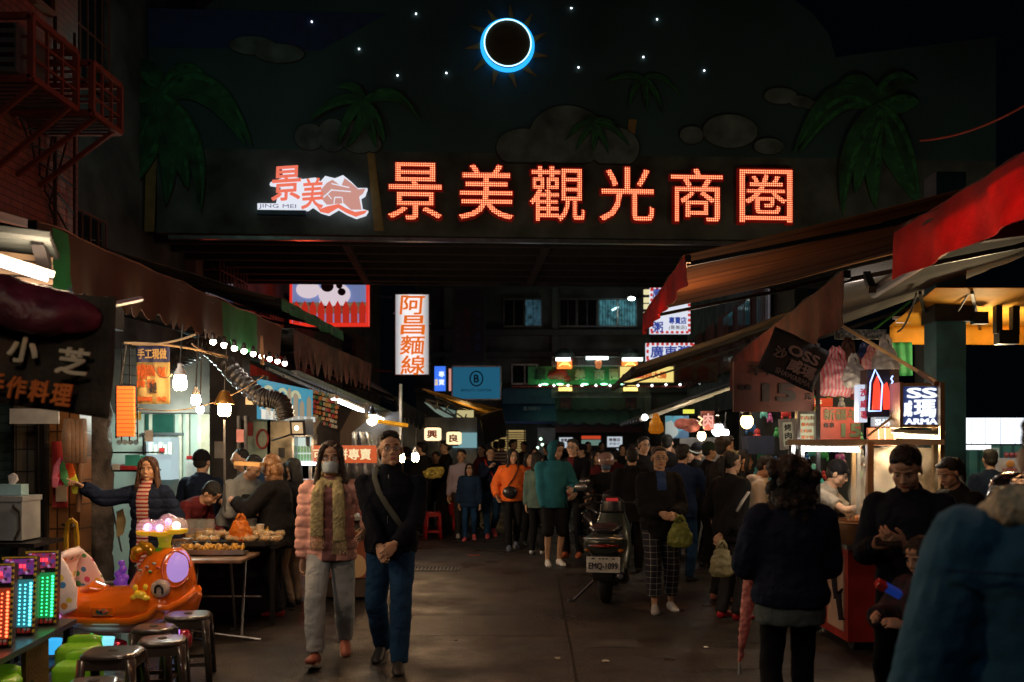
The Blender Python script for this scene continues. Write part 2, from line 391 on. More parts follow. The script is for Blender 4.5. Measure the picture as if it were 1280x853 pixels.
BLK = cloth('black', (.012, .012, .014)); NAVY = cloth('navy', (.012, .02, .045)); DENIM = cloth('denim', (.03, .06, .12)); GREY = cloth('grey', (.16, .17, .17))
DGREY = cloth('charcoal', (.03, .03, .034)); WHT = cloth('white', (.6, .6, .6)); MAROON = cloth('maroon', (.12, .02, .025)); TEALC = cloth('teal', (.03, .17, .21))
SHOEW = mat('shoe_white', (.5, .5, .5), .6); SHOEB = mat('shoe_black', (.02, .02, .022), .5); SOLEM = mat('sole', (.25, .24, .22), .8)
PEOPLE = []
def person(label, px, Y, top=None, H=None, yaw=0, group=None, sex='m', lod=2, build=1., shirt=BLK, pants=BLK, shoes=SHOEB, hair='short', hairm=None,
           tk=.018, puff=0., hem=.86, sleeve=1., leg=1., loose=1., lean=0, side=0, hy=0, hp=0, hr=0, ha=None, hb=None, fa=None, fb=None, hipz=None, poleA=None, poleB=None,
           curl=28, nA=None, nB=None, pointA=False, headgear=None, skirt=None, child=False, inner=None, X=None, twist=0, headk=1., hood=None, hoodup=False, collar=None):
    if H is None: H = CZ-(top-HY)*Y/F
    s = H/1.7; Xc = xx(px, Y) if X is None else X
    root = thing('person', label, 'person', (Xc, Y, 0), R(yaw), group); Wm = BASE[root.name]
    hz = (.9 if hipz is None else hipz/s)
    sw = (.178 if sex == 'm' else .155)*build; t = tk/s
    piv = V((0, 0, hz+.02)); Rl = (Matrix.Rotation(R(twist), 3, 'Z') @ Matrix.Rotation(R(side), 3, 'Y') @ Matrix.Rotation(R(lean), 3, 'X'))
    def tp(v): return piv+Rl @ (V(v)+V((0, 0, hz-.9))-piv)
    def S(v): return V(v)*s
    wf = 1. if sex == 'm' else .93
    tz = [(.84, .15, .105, 0), (.93, .163, .115, .005), (1.0, .15*wf, .108, 0), (1.08, .14*wf, .1, -.003), (1.18, .152*wf, .108, -.005), (1.28, .168*wf, .113, -.004), (1.345, .158*wf, .1, 0), (1.39, .115*wf, .08, .004), (1.44, .075, .06, .006)]
    sh = {-1: tp((-sw, .008, 1.345)), 1: tp((sw, .008, 1.345))}
    neck = tp((0, .008, 1.43)); 
    Rh = Rl @ Euler((R(hp)-R(lean)*.45, R(hr), R(hy))).to_matrix()
    hs = headk*s**-.45*(.97 if sex == 'f' else 1.)
    hc = neck+(Rl @ V((0, -.006, .0)))+Rh @ V((0, -.018, .145*hs))
    HM = Matrix.Translation(S(hc)) @ Rh.to_4x4() @ Matrix.Scale(s*hs, 4)
    hand = {}
    for q, tgt in ((-1, ha), (1, hb)):
        a = sh[q]; tg = V(tgt)/s if tgt is not None else a+V((q*.075, -.05, -.53))
        pole = (poleA if q < 0 else poleB) or (q*.5, .8, -.35)
        e, w = ik(a, tg, .285, .25, pole); hand[q] = (a, e, w)
    hipj = {}
    for q, ft in ((-1, fa), (1, fb)):
        ft = V(ft)/s if ft is not None else V((q*.09, q*.03, 0)); h0 = V((q*.085, 0, hz)); an = V((ft.x, ft.y+.03, ft.z+.085))
        k, an = ik(h0, an, .43, .41, (q*.12, -1, 0)); hipj[q] = (h0, k, an, ft)
    vox = {0: .011, 1: .015, 2: .022}[lod]
    # skin
    m = MB(); m.loft([S(tp((0, y, z))) for z, rx, ry, y in tz], [(rx*.86*s, ry*.86*s) for z, rx, ry, y in tz], n=16)
    m.cap(S(neck-V((0, 0, .03))), S(neck.lerp(hc, .55)), .056*s)
    for q in (-1, 1):
        a, e, w = hand[q]; m.cap(S(a), S(e), .045*s*build, .037*s); m.cap(S(e), S(w), .039*s, .026*s); m.cap(S(neck-V((0, 0, .03))), S(a), .045*s)
        h0, k, an, ft = hipj[q]; m.cap(S(h0), S(k), .07*s, .046*s); m.loft([S(k), S(k.lerp(an, .3)+V((0, .008, 0))), S(an)], [.045*s, .046*s, .03*s]); m.loft([S(an+V((0, .01, 0))), S(an+V((0, -.01, -.05))), S(an+V((0, -.13, -.066)))], [.03*s, (.034*s, .03*s), (.035*s, .012*s)])
    b = MB().mesh(solid(m, vox, 2), keep=False); addmb(b, headm(lod, child), HM)
    for q in (-1, 1):
        a, e, w = hand[q]; d = (w-e).normalized(); n = V((nA if q < 0 else nB) or (-q*.6, -.5 if d.z < -.6 else 0, -.3 if d.z > -.6 else 0)); n = (n-d*n.dot(d)).normalized(); x = n.cross(d)
        cu = curl if isinstance(curl, (int, float)) else curl[0 if q < 0 else 1]
        HMt = Matrix((x, n, d)).transposed().to_4x4()
        addmb(b, handm(cu, lod, pointA and q < 0), Matrix.Translation(S(w)-d*.0) @ HMt @ Matrix.Scale(s*(.95 if sex == 'f' else 1.03), 4), 0)
    b.build('body', [SKIN, LIPS, EYEW, EYED], root, world=False, smooth=True)
    # hair
    if hair:
        hm = MB(); addmb(hm, hair_mb(hair, lod), HM @ Matrix.Scale(1.16, 4) if hair == 'curly' else HM, 0); hm.build('hair', hairm or HAIRK, root, world=False, smooth=True)
    # trousers / skirt
    m = MB(); lo = loose
    m.loft([S(V((0, 0, hz+z-.9))) for z in (.8, .88, .96, 1.03)], [(.12*s, .1*s), ((.163+.01)*s, .122*s), (.158*s, .115*s), (.15*s, .11*s)], n=18)
    if skirt is None:
        for q in (-1, 1):
            h0, k, an, ft = hipj[q]; m.cap(S(h0), S(k), .092*s*lo**.5, .068*s*lo)
            if leg > .55:
                e = k.lerp(an+V((0, 0, -.02)), min(1., (leg-.5)*2)); m.loft([S(k+V((0, 0, .03))), S(k), S(k.lerp(e, .5)), S(e)], [.066*s*lo, .068*s*lo, .064*s*lo, .054*s*lo], n=14)
    else: m.loft([S(V((0, 0, hz))), S(V((0, 0, hz-.2))), S(V((0, 0, skirt)))], [(.165*s, .13*s), (.19*s, .16*s), (.21*s, .18*s)], n=20)
    MB().mesh(solid(m, vox, 2, disp=.016*s, dscale=.08), keep=False).build('trousers' if skirt is None and leg > .7 else ('shorts' if skirt is None else 'skirt'), pants, root, world=False, smooth=True)
    # shirt or jacket
    m = MB(); zs = [r for r in tz if r[0] > hem+.03]
    pr = [(hem,)+tuple((x+t*1.1) for x in (.152, .108))+(0,)]+[(z, rx+t, ry+t, y) for z, rx, ry, y in zs]
    m.loft([S(tp((0, y, z))) for z, rx, ry, y in pr], [(rx*s*build**.7, ry*s*build) for z, rx, ry, y in pr], n=22)
    for q in (-1, 1):
        a, e, w = hand[q]; m.cap(S(neck-V((0, 0, .045))), S(a), (.05+t*.6)*s); m.ell(S(a), (.058+t*.9)*s)
        if sleeve > .5: m.cap(S(a), S(e), (.052+t)*s, (.045+t)*s); m.loft([S(e-(w-e)*.08), S(e), S(e.lerp(w, .5)), S(e.lerp(w, (sleeve-.5)*2*.97))], [(.03+t)*s, (.045+t)*s, (.041+t)*s, (.034+t*.7)*s], n=14)
        else: m.loft([S(a), S(a.lerp(e, sleeve*2))], [(.055+t)*s, (.054+t)*s], n=14)
    if not hood: m.loft([S(neck-V((0, 0, .05))), S(neck+V((0, 0, .01))), S(neck.lerp(hc, .22))], [.085*s, .07*s, .064*s], n=16)
    if hood and not hoodup: m.loft([S(neck+Rl @ V((-.09, -.02, 0))), S(neck+Rl @ V((-.07, .07, .01))), S(neck+Rl @ V((0, .11, .0))), S(neck+Rl @ V((.07, .07, .01))), S(neck+Rl @ V((.09, -.02, 0)))], [.03*s, .04*s, .05*s, .04*s, .03*s], n=12)
    if collar: m.loft([S(neck-V((0, 0, .05))), S(neck+V((0, 0, .03))), S(neck.lerp(hc, .45))], [.095*s, .085*s, .08*s], n=16)
    g = MB().mesh(solid(m, vox*.9, 2, disp=.02*s, dscale=.07 if lod == 0 else .1), keep=False)
    if puff:
        out = []
        cx = S(neck)
        for p in g.v:
            ph = (p[2] % (puff))/puff; d = V((p[0], p[1], 0)); c = -abs(math.cos(ph*math.pi))**9*.010
            # pull in toward the nearest limb axis (torso or arm)
            best = None
            for A, B in ((S(tp((0, 0, .9))), S(neck)),)+tuple((S(hand[q][0]), S(hand[q][1])) for q in (-1, 1))+tuple((S(hand[q][1]), S(hand[q][2])) for q in (-1, 1)):
                u = max(0, min(1, (V(p)-A).dot(B-A)/(B-A).length_squared)); pt = A+(B-A)*u; dd = (V(p)-pt).length-(.1 if best is None else 0)
                if best is None or dd < best[0]: best = (dd, pt)
            dr = (V(p)-best[1]); dr = dr.normalized() if dr.length > 1e-6 else dr
            out.append(tuple(V(p)+dr*c))
        g.v = out
    if inner is not None:      # a strip of inner shirt down the open front
        fr = []
        for i, f in enumerate(g.f):
            c = Rl.inverted() @ (sum((V(g.v[k]) for k in f), V())/len(f)-piv*s)+piv*s
            if c.y < -.03 and abs(c.x) < inner[1]*s and c.z > (inner[2] if len(inner) > 2 else 0): g.m[i] = 1
    jk = g.build('jacket' if sleeve > .6 else 'shirt', [shirt, inner[0]] if inner is not None else shirt, root, world=False, smooth=True)
    if hood and hoodup:
        m = MB(); m.mesh(solid(MB().ell((0, .03, .03), (.105, .115, .12), 20).ell((0, .03, -.08), (.1, .085, .09), 18), .008, 2), keep=False)
        m.f = [f for f in m.f if not (sum(m.v[k][1] for k in f)/len(f) < -.045 and abs(sum(m.v[k][0] for k in f)/len(f)) < .068)]; m.m = [0]*len(m.f)
        h = MB(); addmb(h, m, HM); h.build('hood', hood, root, world=False, smooth=True)
    elif hood not in (None, True):
        pass
    # shoes
    for q in (-1, 1):
        h0, k, an, ft = hipj[q]; lift = min(ft.z*1.0, .1); m = MB(); tq = R(-min(40, ft.z*420))
        Mx = Matrix.Translation(S(V((ft.x, ft.y, ft.z)))) @ Matrix.Rotation(R(q*9), 4, 'Z') @ Matrix.Rotation(-tq if ft.y > 0 else tq, 4, 'X')
        m.loft([Mx @ (V(p)*s) for p in ((0, .075, .05), (0, .05, .05), (0, .0, .055), (0, -.07, .04), (0, -.13, .03), (0, -.165, .026))], [(.02*s, .03*s), (.034*s, .045*s), (.038*s, .05*s), (.044*s, .036*s), (.042*s, .026*s), (.022*s, .014*s)], n=14)
        so = m.build('shoe', shoes, root, world=False, smooth=True)
        if lod < 2:
            k = MB(); k.sheet([[Mx @ (V((x*wd, y, z))*s) for x in (-1, 0, 1)] for y, wd, z in ((.085, .02, -.0), (.05, .037, 0), (-.05, .043, 0), (-.12, .047, 0), (-.172, .026, .004))], .016*s); k.v = [tuple(V(v)) for v in k.v]
            k.build('sole', SOLEM, so, world=False)
    if headgear:
        kind, hm = headgear; m = MB(); 
        if kind in ('cap', 'beanie', 'helmet'):
            if kind == 'cap':
                m.ell((0, .018, .052), (.09, .1, .088), 20); m.loft([(0, -.07, .06), (0, -.13, .052), (0, -.15, .046)], [(.07, .012), (.06, .009), (.03, .006)], n=14)
            elif kind == 'beanie': m.ell((0, .02, .05), (.093, .1, .1), 20); m.loft([(0, .012, .03), (0, .012, .06)], [(.094, .104), (.094, .103)], n=20)
            else: m.ell((0, .01, .035), (.125, .14, .125), 24)
            h = MB(); mm = MB().mesh(solid(m, .008, 1), keep=False)
            if kind != 'cap': mm.f = [f for f in mm.f if (sum(mm.v[k][2] for k in f)/len(f)) > (.02 if kind == 'beanie' else -.02) or (kind == 'helmet' and sum(mm.v[k][1] for k in f)/len(f) > .03)]
            mm.m = [0]*len(mm.f); addmb(h, mm, HM); h.build({'cap': 'cap', 'beanie': 'hat', 'helmet': 'helmet'}[kind], hm, root, world=False, smooth=True)
    P = dict(root=root, HM=HM, Rl=Rl, tp=lambda v: S(tp(V(v))), s=s, hand=hand, neck=S(neck), hand_w={q: Wm @ S(hand[q][2]) for q in hand}, W=Wm)
    PEOPLE.append(P); return P
def glasses(P, m=None):
    b = MB(); HM = P['HM']
    for q in (-1, 1):
        c = V((q*.032, -.092, .004)); n = 16
        pts = [HM @ (c+V((.022*math.cos(a*2*math.pi/n), .004*abs(math.cos(a*2*math.pi/n)) if q*math.cos(a*2*math.pi/n) > 0 else 0, .017*math.sin(a*2*math.pi/n)))) for a in range(n+1)]
        b.tube(pts, .0017, 6); b.tube([HM @ V((q*.054, -.088, .008)), HM @ V((q*.078, -.04, .01)), HM @ V((q*.081, .01, .008))], .0018, 6)
    b.tube([HM @ V((-.01, -.094, .007)), HM @ V((0, -.097, .011)), HM @ V((.01, -.094, .007))], .0016, 6)
    g = b.build('glasses', m or GREYM, P['root'], world=False)
    l = MB()
    for q in (-1, 1): l.sheet([[HM @ V((q*.032+x*(.02 if z == 0 else .014), -.0925, .004+z*.014)) for x in (-1, 0, 1)] for z in (-1, 0, 1)], .0008)
    l.build('lens', LENS, g, world=False)
def mask(P, m):
    HM = P['HM']; rows = []
    for z in (-.012, -.03, -.045, -.06, -.078, -.094):
        rows.append([HM @ V((x*.062*(1 if z > -.05 else .9), -.112+abs(x)**1.8*.056+(.01 if z in (-.012, -.094) else 0), z-(abs(x)*.004))) for x in (-1, -.7, -.4, 0, .4, .7, 1)])
    b = MB(); b.sheet(rows, .002)
    for q in (-1, 1): b.tube([HM @ V((q*.06, -.052, -.02)), HM @ V((q*.08, .01, .0)), HM @ V((q*.06, -.052, -.075))], .0012, 5)
    b.build('face_mask', m, P['root'], world=False, smooth=True)
def strap(P, m, q=1, w=.035, t=.03, low=.95):
    """a bag strap across the chest from shoulder q down to the other hip, front and back"""
    tp = P['tp']; s = P['s']; o = t
    pts = [(q*.1, .06, 1.44+o*.6), (q*.11, -.02, 1.455+o*.6), (q*.1, -.085-o, 1.4), (q*.06, -.125-o, 1.3), (0, -.13-o, 1.2), (-q*.07, -.122-o, 1.1), (-q*.13, -.09-o, 1.0), (-q*(.165+o), -.02, low), (-q*(.165+o), .02, low)]
    b = MB(); b.loft([tp(p) for p in pts], [(w/2*s, .003*s)]*len(pts), hint=(1, 0, .3), n=8); b.build('bag_strap', m, P['root'], world=False, smooth=True)
# ---------------------------------------------------------------- shared materials
STEEL = mat('steel', (.35, .36, .37), .3, .9, bump=.1); BLKM = mat('black_metal', (.02, .02, .022), .45, .6); DKC = mat('dark_concrete', (.06, .062, .066), .85, bump=.4, bscale=12, var=.35, scale=2)
CONC = mat('concrete', (.22, .21, .2), .9, bump=.4, bscale=20, var=.3, scale=3); WOODM = mat('wood', (.16, .08, .035), .6, bump=.3, bscale=60)
PLB = mat('black_plastic', (.018, .018, .02), .3, coat=.3); WHP = mat('white_plastic', (.6, .6, .58), .4); RUBBER = mat('rubber', (.012, .012, .012), .85)
REDP = mat('red_plastic', (.35, .02, .02), .35); GLASSM = mat('clear_glass', (.8, .85, .85), .03, alpha=.18); FOIL = mat('aluminium_foil', (.5, .5, .52), .25, .95, bump=.8, bscale=30)
BULBW = glow('bulb_warm', (1, .60, .28), 230); BULBC = glow('tube_cool', (.85, .9, 1.), 16); BULBY = glow('bulb_soft', (1, .72, .4), 30)
CORD = mat('cord_black', (.015, .015, .015), .6)
TH = .04                                            # the street runs a little to the right of the view axis
def light(name, loc, e, col, r=.1, kind='POINT', size=None, rot=None, sp=None):
    l = bpy.data.lights.new(name, kind); l.energy = e; l.color = col
    if kind == 'AREA':
        l.shape = 'RECTANGLE'; l.size = size[0]; l.size_y = size[1]
    else: l.shadow_soft_size = r
    if kind == 'SPOT': l.spot_size = R(sp or 70); l.spot_blend = .6
    o = bpy.data.objects.new(name, l); COL.objects.link(o); o.location = loc
    if rot: o.rotation_euler = rot
    o['kind'] = 'helper' if False else 'structure'
    return o
# ---------------------------------------------------------------- ground
def road_mat():
    m = mat('asphalt', (.034, .026, .022), .62, var=.6, scale=.9, bump=.9, bscale=70); nt = m.node_tree; b = nt.nodes['Principled BSDF']; L = nt.links.new
    tc = [n for n in nt.nodes if n.type == 'TEX_COORD'][0]
    n = nt.nodes.new('ShaderNodeTexNoise'); n.inputs['Scale'].default_value = 1.3; n.inputs['Detail'].default_value = 4; L(tc.outputs['Object'], n.inputs['Vector'])
    mr = nt.nodes.new('ShaderNodeMapRange'); mr.inputs['From Min'].default_value = .35; mr.inputs['From Max'].default_value = .65; mr.inputs['To Min'].default_value = .26; mr.inputs['To Max'].default_value = .72
    L(n.outputs['Fac'], mr.inputs['Value']); L(mr.outputs[0], b.inputs['Roughness'])
    old = b.inputs['Base Color'].links[0].from_socket; src = old        # grit, worn patches, gum spots and repair edges
    for kind, sc, lo, hi, a, c in (('N', 180, .35, .65, .55, 1.5), ('N', 7, .42, .6, .62, 1.2), ('V', 2.6, .03, .06, .55, 1.), ('N', .45, .46, .52, .72, 1.1)):
        if kind == 'N': t = nt.nodes.new('ShaderNodeTexNoise'); t.inputs['Detail'].default_value = 6; o = t.outputs['Fac']
        else: t = nt.nodes.new('ShaderNodeTexVoronoi'); o = t.outputs['Distance']
        t.inputs['Scale'].default_value = sc; L(tc.outputs['Object'], t.inputs['Vector']); q = nt.nodes.new('ShaderNodeMapRange'); L(o, q.inputs['Value'])
        q.inputs['From Min'].default_value = lo; q.inputs['From Max'].default_value = hi; q.inputs['To Min'].default_value = a; q.inputs['To Max'].default_value = c
        s_ = nt.nodes.new('ShaderNodeVectorMath'); s_.operation = 'SCALE'; L(src, s_.inputs[0]); L(q.outputs[0], s_.inputs['Scale']); src = s_.outputs[0]
    L(src, b.inputs['Base Color']); return m
MB().sheet([[(x, y, -.02) for x in (-400, -40, 0, 40, 400)] for y in (-400, -20, 30, 90, 600)], .02).build('ground', mat('ground_dark', (.05, .05, .05), .9), kind='structure')
MB().sheet([[(-5.2+.04*y+(10.4)*k/8, y, .004) for k in range(9)] for y in (-6, 0, 6, 12, 18, 24, 30, 36)], .004).build('road', road_mat(), kind='structure')
MB().sheet([[(-40, 36.2, .006), (40, 36.2, .006)], [(-40, 37.7, .006), (40, 37.7, .006)]], .1).build('pavement', mat('paving', (.12, .12, .12), .8, bump=.3), kind='structure')
tar = mat('tar_seam', (.012, .012, .012), .4)
MB().sheet([[(.31+.02*y-.007+.012*noise.noise(V((y*.7, 0, 0))), y, .0105), (.31+.02*y+.007+.012*noise.noise(V((y*.7, 0, 0))), y, .0105)] for y in [5+.5*k for k in range(44)]], .002).build('road_joint', tar, kind='structure')
# drain grate and bits of litter
gx, gy = xx(543, 13), 13.0
g = thing('drain_grate', 'iron drain grate set flush in the dark road beyond the couple', 'drain', (gx, gy, .008))
MB().box((0, .19, .006), (.62, .03, .02)).box((0, -.19, .006), (.62, .03, .02)).box((-.31, 0, .006), (.03, .41, .02)).box((.31, 0, .006), (.03, .41, .02)).build('frame', STEEL, g, world=False)
mb = MB()
for k in range(12): mb.box((-.27+k*.049, 0, .004), (.022, .35, .014))
mb.build('bars', STEEL, g, world=False)
for i, (px, Y, w, l, cc) in enumerate(((592, 14.6, .2, 'flattened red wrapper lying on the road by the child in pink shoes', (.4, .05, .03)), (757, 7.5, .05, 'scrap of white paper lying on the road left of the pink umbrella', (.6, .58, .5)), (697, 7.6, .04, 'tiny pale paper scrap lying on the road seam', (.5, .48, .4)), (882, 8.0, .035, 'tiny white crumb of litter near the pink umbrella', (.6, .6, .55)))):
    single(MB().sheet([[(xx(px, Y)+a*w/2, Y+b*.03, .012+.006*((a*b+i) % 2)) for a in (-1, 0, 1)] for b in (-1, 0, 1)], .002), 'litter', mat('litter%d' % i, cc, .7), l, 'litter')
# ---------------------------------------------------------------- market gate with its billboard
BR = R(3.2); BY = 16.0
def bw(px, py, dy=0.):        # a point on the billboard face
    t = (px-640)/F; X = (BY+0)*t/(1-math.tan(BR)*t); Y = BY+X*math.tan(BR); Z = CZ-(py-HY)*Y/F
    return V((X, Y+dy, Z))
def bf(px, py): 
    p = bw(px, py); return (p.x/math.cos(BR), p.z)      # in board coordinates
gate = thing('market_gate', 'wide dark gate billboard painted with palms and clouds spanning the whole market street', 'gate', (0, BY, 0), BR)
BM = BASE[gate.name]
SKYB = mat('board_teal', (.022, .065, .072), .7, var=.3, scale=.5, bump=.1); SKYN = mat('board_navy', (.012, .035, .12), .7)
SANDB = mat('board_beige', (.06, .078, .072), .75, var=.5, scale=1.6); CLOUD = mat('board_cloud', (.085, .125, .125), .8, var=.4, scale=3); FROND = mat('board_frond', (.012, .085, .03), .75, var=.5, scale=3); FRONDL = mat('board_frond_light', (.02, .14, .045), .75, var=.5, scale=8)
TRUNKB = mat('board_trunk', (.22, .15, .05), .7); OUTL = mat('board_outline', (.01, .012, .012), .7)
x0, zb = bf(196, 291); x1, _ = bf(1245, 291); zt = bf(640, 192)[1]; 
MB().box(((x0+x1)/2, .09, (zb+zt)/2), (x1-x0, .18, zt-zb)).build('lower_board', SANDB, gate, world=False)
xa, z2 = bf(185, 20); z2 = bf(640, 20)[1]
arc = [(x0-.12, zt), (x1, zt), (x1, z2-.15)]+[(.1+5.2*math.cos(a), z2-.55+1.9*math.sin(a)) for a in [math.pi*k/16 for k in range(17)]]+[(x0-.12, z2-.05)]
MB().poly(arc, t=.16).build('sky_board', SKYB, gate, world=False)
MB().poly([(x0-.13, bf(0, 55)[1]), (x0+2.55, bf(0, 55)[1]), (x0+3.6, z2-.02), (x0-.13, z2-.02)], Matrix.Translation((0, -.012, 0)), .02).build('navy_panel', SKYN, gate, world=False)
def blobs(name, els, base=None):
    o = MB(); c = MB()
    for i, (px, py, rx, ry) in enumerate(els):
        X, Z = bf(px, py); w = rx*BY/F; h = ry*BY/F
        P_ = [(X+w*math.cos(a*math.pi/14), max(Z+h*math.sin(a*math.pi/14), bf(0, base)[1] if base else -99)) for a in range(28)]
        Q_ = [(X+(w+.016)*math.cos(a*math.pi/14), max(Z+(h+.016)*math.sin(a*math.pi/14), bf(0, base)[1]-.03 if base else -99)) for a in range(28)]
        c.poly(P_, Matrix.Translation((0, -.045-i*.004, 0)), .02); o.poly(Q_, Matrix.Translation((0, -.022-i*.0035, 0)), .014)
    cl = c.build(name, CLOUD, gate, world=False); o.build('outline', OUTL, cl, world=False)
blobs('cloud', [(316, 58, 28, 11), (350, 68, 30, 11.5)]); blobs('cloud', [(387, 172, 18, 16), (416, 170, 18, 20), (450, 172, 24, 20), (467, 182, 10, 9)], 189)
blobs('cloud', [(655, 186, 35, 24), (709, 172, 48, 39), (768, 186, 31, 26)], 193); blobs('cloud', [(912, 165, 35, 21), (864, 170, 15, 11), (960, 184, 19, 10)]); blobs('cloud', [(975, 121, 21, 10), (1000, 128, 14, 7), (1015, 133, 12, 5)])
def palm(fr, trunk, wdt, d0, hl=True):
    root = MB(); lt = MB(); ol = MB()
    for i, pts in enumerate(fr):
        P_ = [V((*bf(*p), 0)) for p in pts]; n = 14; cur = []
        for k in range(n+1):       # bezier through three control points
            t = k/n; a, b_, c = P_; cur.append(a*(1-t)**2+b_*2*t*(1-t)+c*t*t)
        def rib(w, off, lo=-1):
            up = []; dn = []
            for k, p in enumerate(cur):
                t = k/n; d = (cur[min(k+1, n)]-cur[max(k-1, 0)]).normalized(); nn = V((-d.y, d.x, 0)); ww = w*math.sin(math.pi*min(1, .15+t*.85))**.75*(1-t*.25)+.004
                up.append(p+nn*ww); dn.append(p+nn*ww*lo)
            return [(p.x, p.y) for p in up+dn[::-1]]
        root.poly(rib(wdt, 0), Matrix.Translation((0, d0-.005*i, 0)), .015)
        ol.poly(rib(wdt+.009, 0), Matrix.Translation((0, d0+.003-.005*i, 0)), .012)
        lt.poly(rib(wdt*.8, 0, .35), Matrix.Translation((0, d0-.005*i-.004, 0)), .01)
    p = root.build('palm_fronds', FROND, gate, world=False); lt.build('highlight', FRONDL, p, world=False); ol.build('outline', OUTL, p, world=False)
    if trunk:
        t = MB(); tt = [bf(*q) for q in trunk]; t.poly(tt, Matrix.Translation((0, -.02, 0)), .016); t.build('palm_trunk', TRUNKB, gate, world=False)
def fan(cx, cy, sc): return [[(cx, cy), (cx+a*sc, cy+b*sc), (cx+c*sc, cy+d*sc)] for a, b, c, d in ((-14, -55, -52, -34), (26, -64, 64, -8), (46, -42, 104, 58), (60, -62, 112, 60), (-40, -10, -52, -8), (-36, 26, -52, 124), (-4, 60, -58, 132), (14, 70, 5, 132), (22, 62, 32, 112), (50, 40, 48, 140))]
palm(fan(205, 126, 1.), [(183, 180), (197, 180), (193, 290), (181, 290)], .17, -.07)
palm([[(cx+0, cy), (2*cx-a[0]-0, a[1]), (2*cx-c[0], c[1])] for (cx, cy) in [(1096, 138)] for (_, a, c) in [(f[0], f[1], f[2]) for f in fan(1096, 138, .95)]], None, .165, -.07)
palm([[(455, 132), (455+a*.62, 132+b*.55), (455+c*.62, 132+d*.55)] for a, b, c, d in ((-14, -55, -52, -34), (46, -42, 104, 18), (60, -62, 112, 40), (-46, -30, -108, 40), (-30, 10, -52, 100), (4, 50, -38, 104), (14, 50, 25, 102), (30, 30, 42, 90))], [(455, 150), (463, 150), (480, 289), (468, 289)], .085, -.1)
palm([[(805, 100), (805+a*.45, 100+b*.35), (805+c*.45, 100+d*.4)] for a, b, c, d in ((46, -42, 104, 58), (-46, -30, -108, 10), (-30, 10, -42, 90), (4, 50, 8, 104), (30, 30, 52, 110))], None, .05, -.03)
palm([[(742, 158), (742+a*.33, 158+b*.33), (742+c*.33, 158+d*.33)] for a, b, c, d in ((-14, -55, -42, -4), (36, -42, 90, 18), (60, -22, 132, 80), (-46, -30, -108, 60), (-30, 10, -72, 100), (4, 50, -8, 104), (30, 30, 52, 110))], [(786, 150), (796, 150), (790, 193), (780, 193)], .05, -.075)
# ring light sun
cx, cz = bf(634, 59); sun = MB().poly([(cx+.385*math.cos(a*math.pi/20), cz+.385*math.sin(a*math.pi/20)) for a in range(40)], Matrix.Translation((0, -.16, 0)), .03).build('sun_disc', mat('sun_face', (.05, .03, .005), .6), gate, world=False)
mb = MB()
for k in range(11):
    a = .28+k*2*math.pi/11; mb.poly([(cx+.44*math.cos(a-.12), cz+.44*math.sin(a-.12)), (cx+.44*math.cos(a+.12), cz+.44*math.sin(a+.12)), (cx+.68*math.cos(a+.08), cz+.68*math.sin(a+.08))], Matrix.Translation((0, -.035, 0)), .02)
mb.build('sun_ray', mat('sun_ray', (.25, .13, .02), .7), sun, world=False, kind='stuff')
mb = MB(); n = 48
ring = lambda r, d: [V((cx+r*math.cos(2*math.pi*k/n), -d, cz+r*math.sin(2*math.pi*k/n))) for k in range(n)]
a, b = ring(.375, .13), ring(.435, .07); mb.add(a+b+ring(.375, .05), [(k, (k+1) % n, n+(k+1) % n, n+k) for k in range(n)]+[(2*n+k, 2*n+(k+1) % n, (k+1) % n, k) for k in range(n)])
mb.build('ring_light', glow('blue_ring', (.02, .38, 1.), 1.5), sun, world=False)
mb = MB()
mb.loft([(cx+.372*math.cos(2*math.pi*k/n), -.17, cz+.372*math.sin(2*math.pi*k/n)) for k in range(n+1)], .009, n=6)
mb.build('inner_tube', glow('blue_ring_core', (.4, .78, 1.), 3), sun, world=False)
for px, py in ((520, 18), (449, 62), (497, 95), (558, 92), (714, 11), (821, 25), (804, 72), (723, 85), (880, 89), (390, 28)):
    X, Z = bf(px, py); MB().ell((X, -.02, Z), .012, 8).build('star_lamp', glow('star', (.95, .95, 1.), 7), gate, world=False)
# the six lit characters
LEDM = led('led_orange', (1., .31, .14), 2.7, .034, dark=.16); LEDB = mat('led_case', (.10, .006, .004), .5, emit=(1., .02, .01), es=.07);  # dull red glow put into the case around the lit strokes
for ch, a, b, c, d in (('景', 486, 206, 552, 277), ('美', 574, 208, 641, 277), ('觀', 662, 210, 730, 279), ('光', 749, 211, 816, 279), ('商', 837, 213, 901, 280), ('圈', 922, 214, 987, 281)):
    X0, Z0 = bf(a, b); X1, Z1 = bf(c, d)
    q = write(MB(), ch, face(((X0+X1)/2, -.10, (Z0+Z1)/2)), X1-X0, Z0-Z1, .02, bold=.004).build('lit_character', LEDM, gate, world=False)
    write(MB(), ch, face(((X0+X1)/2, -.02, (Z0+Z1)/2-.0)), (X1-X0)*1.06, (Z0-Z1)*1.05, .07, bold=.022).build('case', LEDB, q, world=False)
mb = MB()
for px in range(500, 1000, 22): X, Z = bf(px, 290); mb.ell((X, -.03, Z+.01), .012, 6)
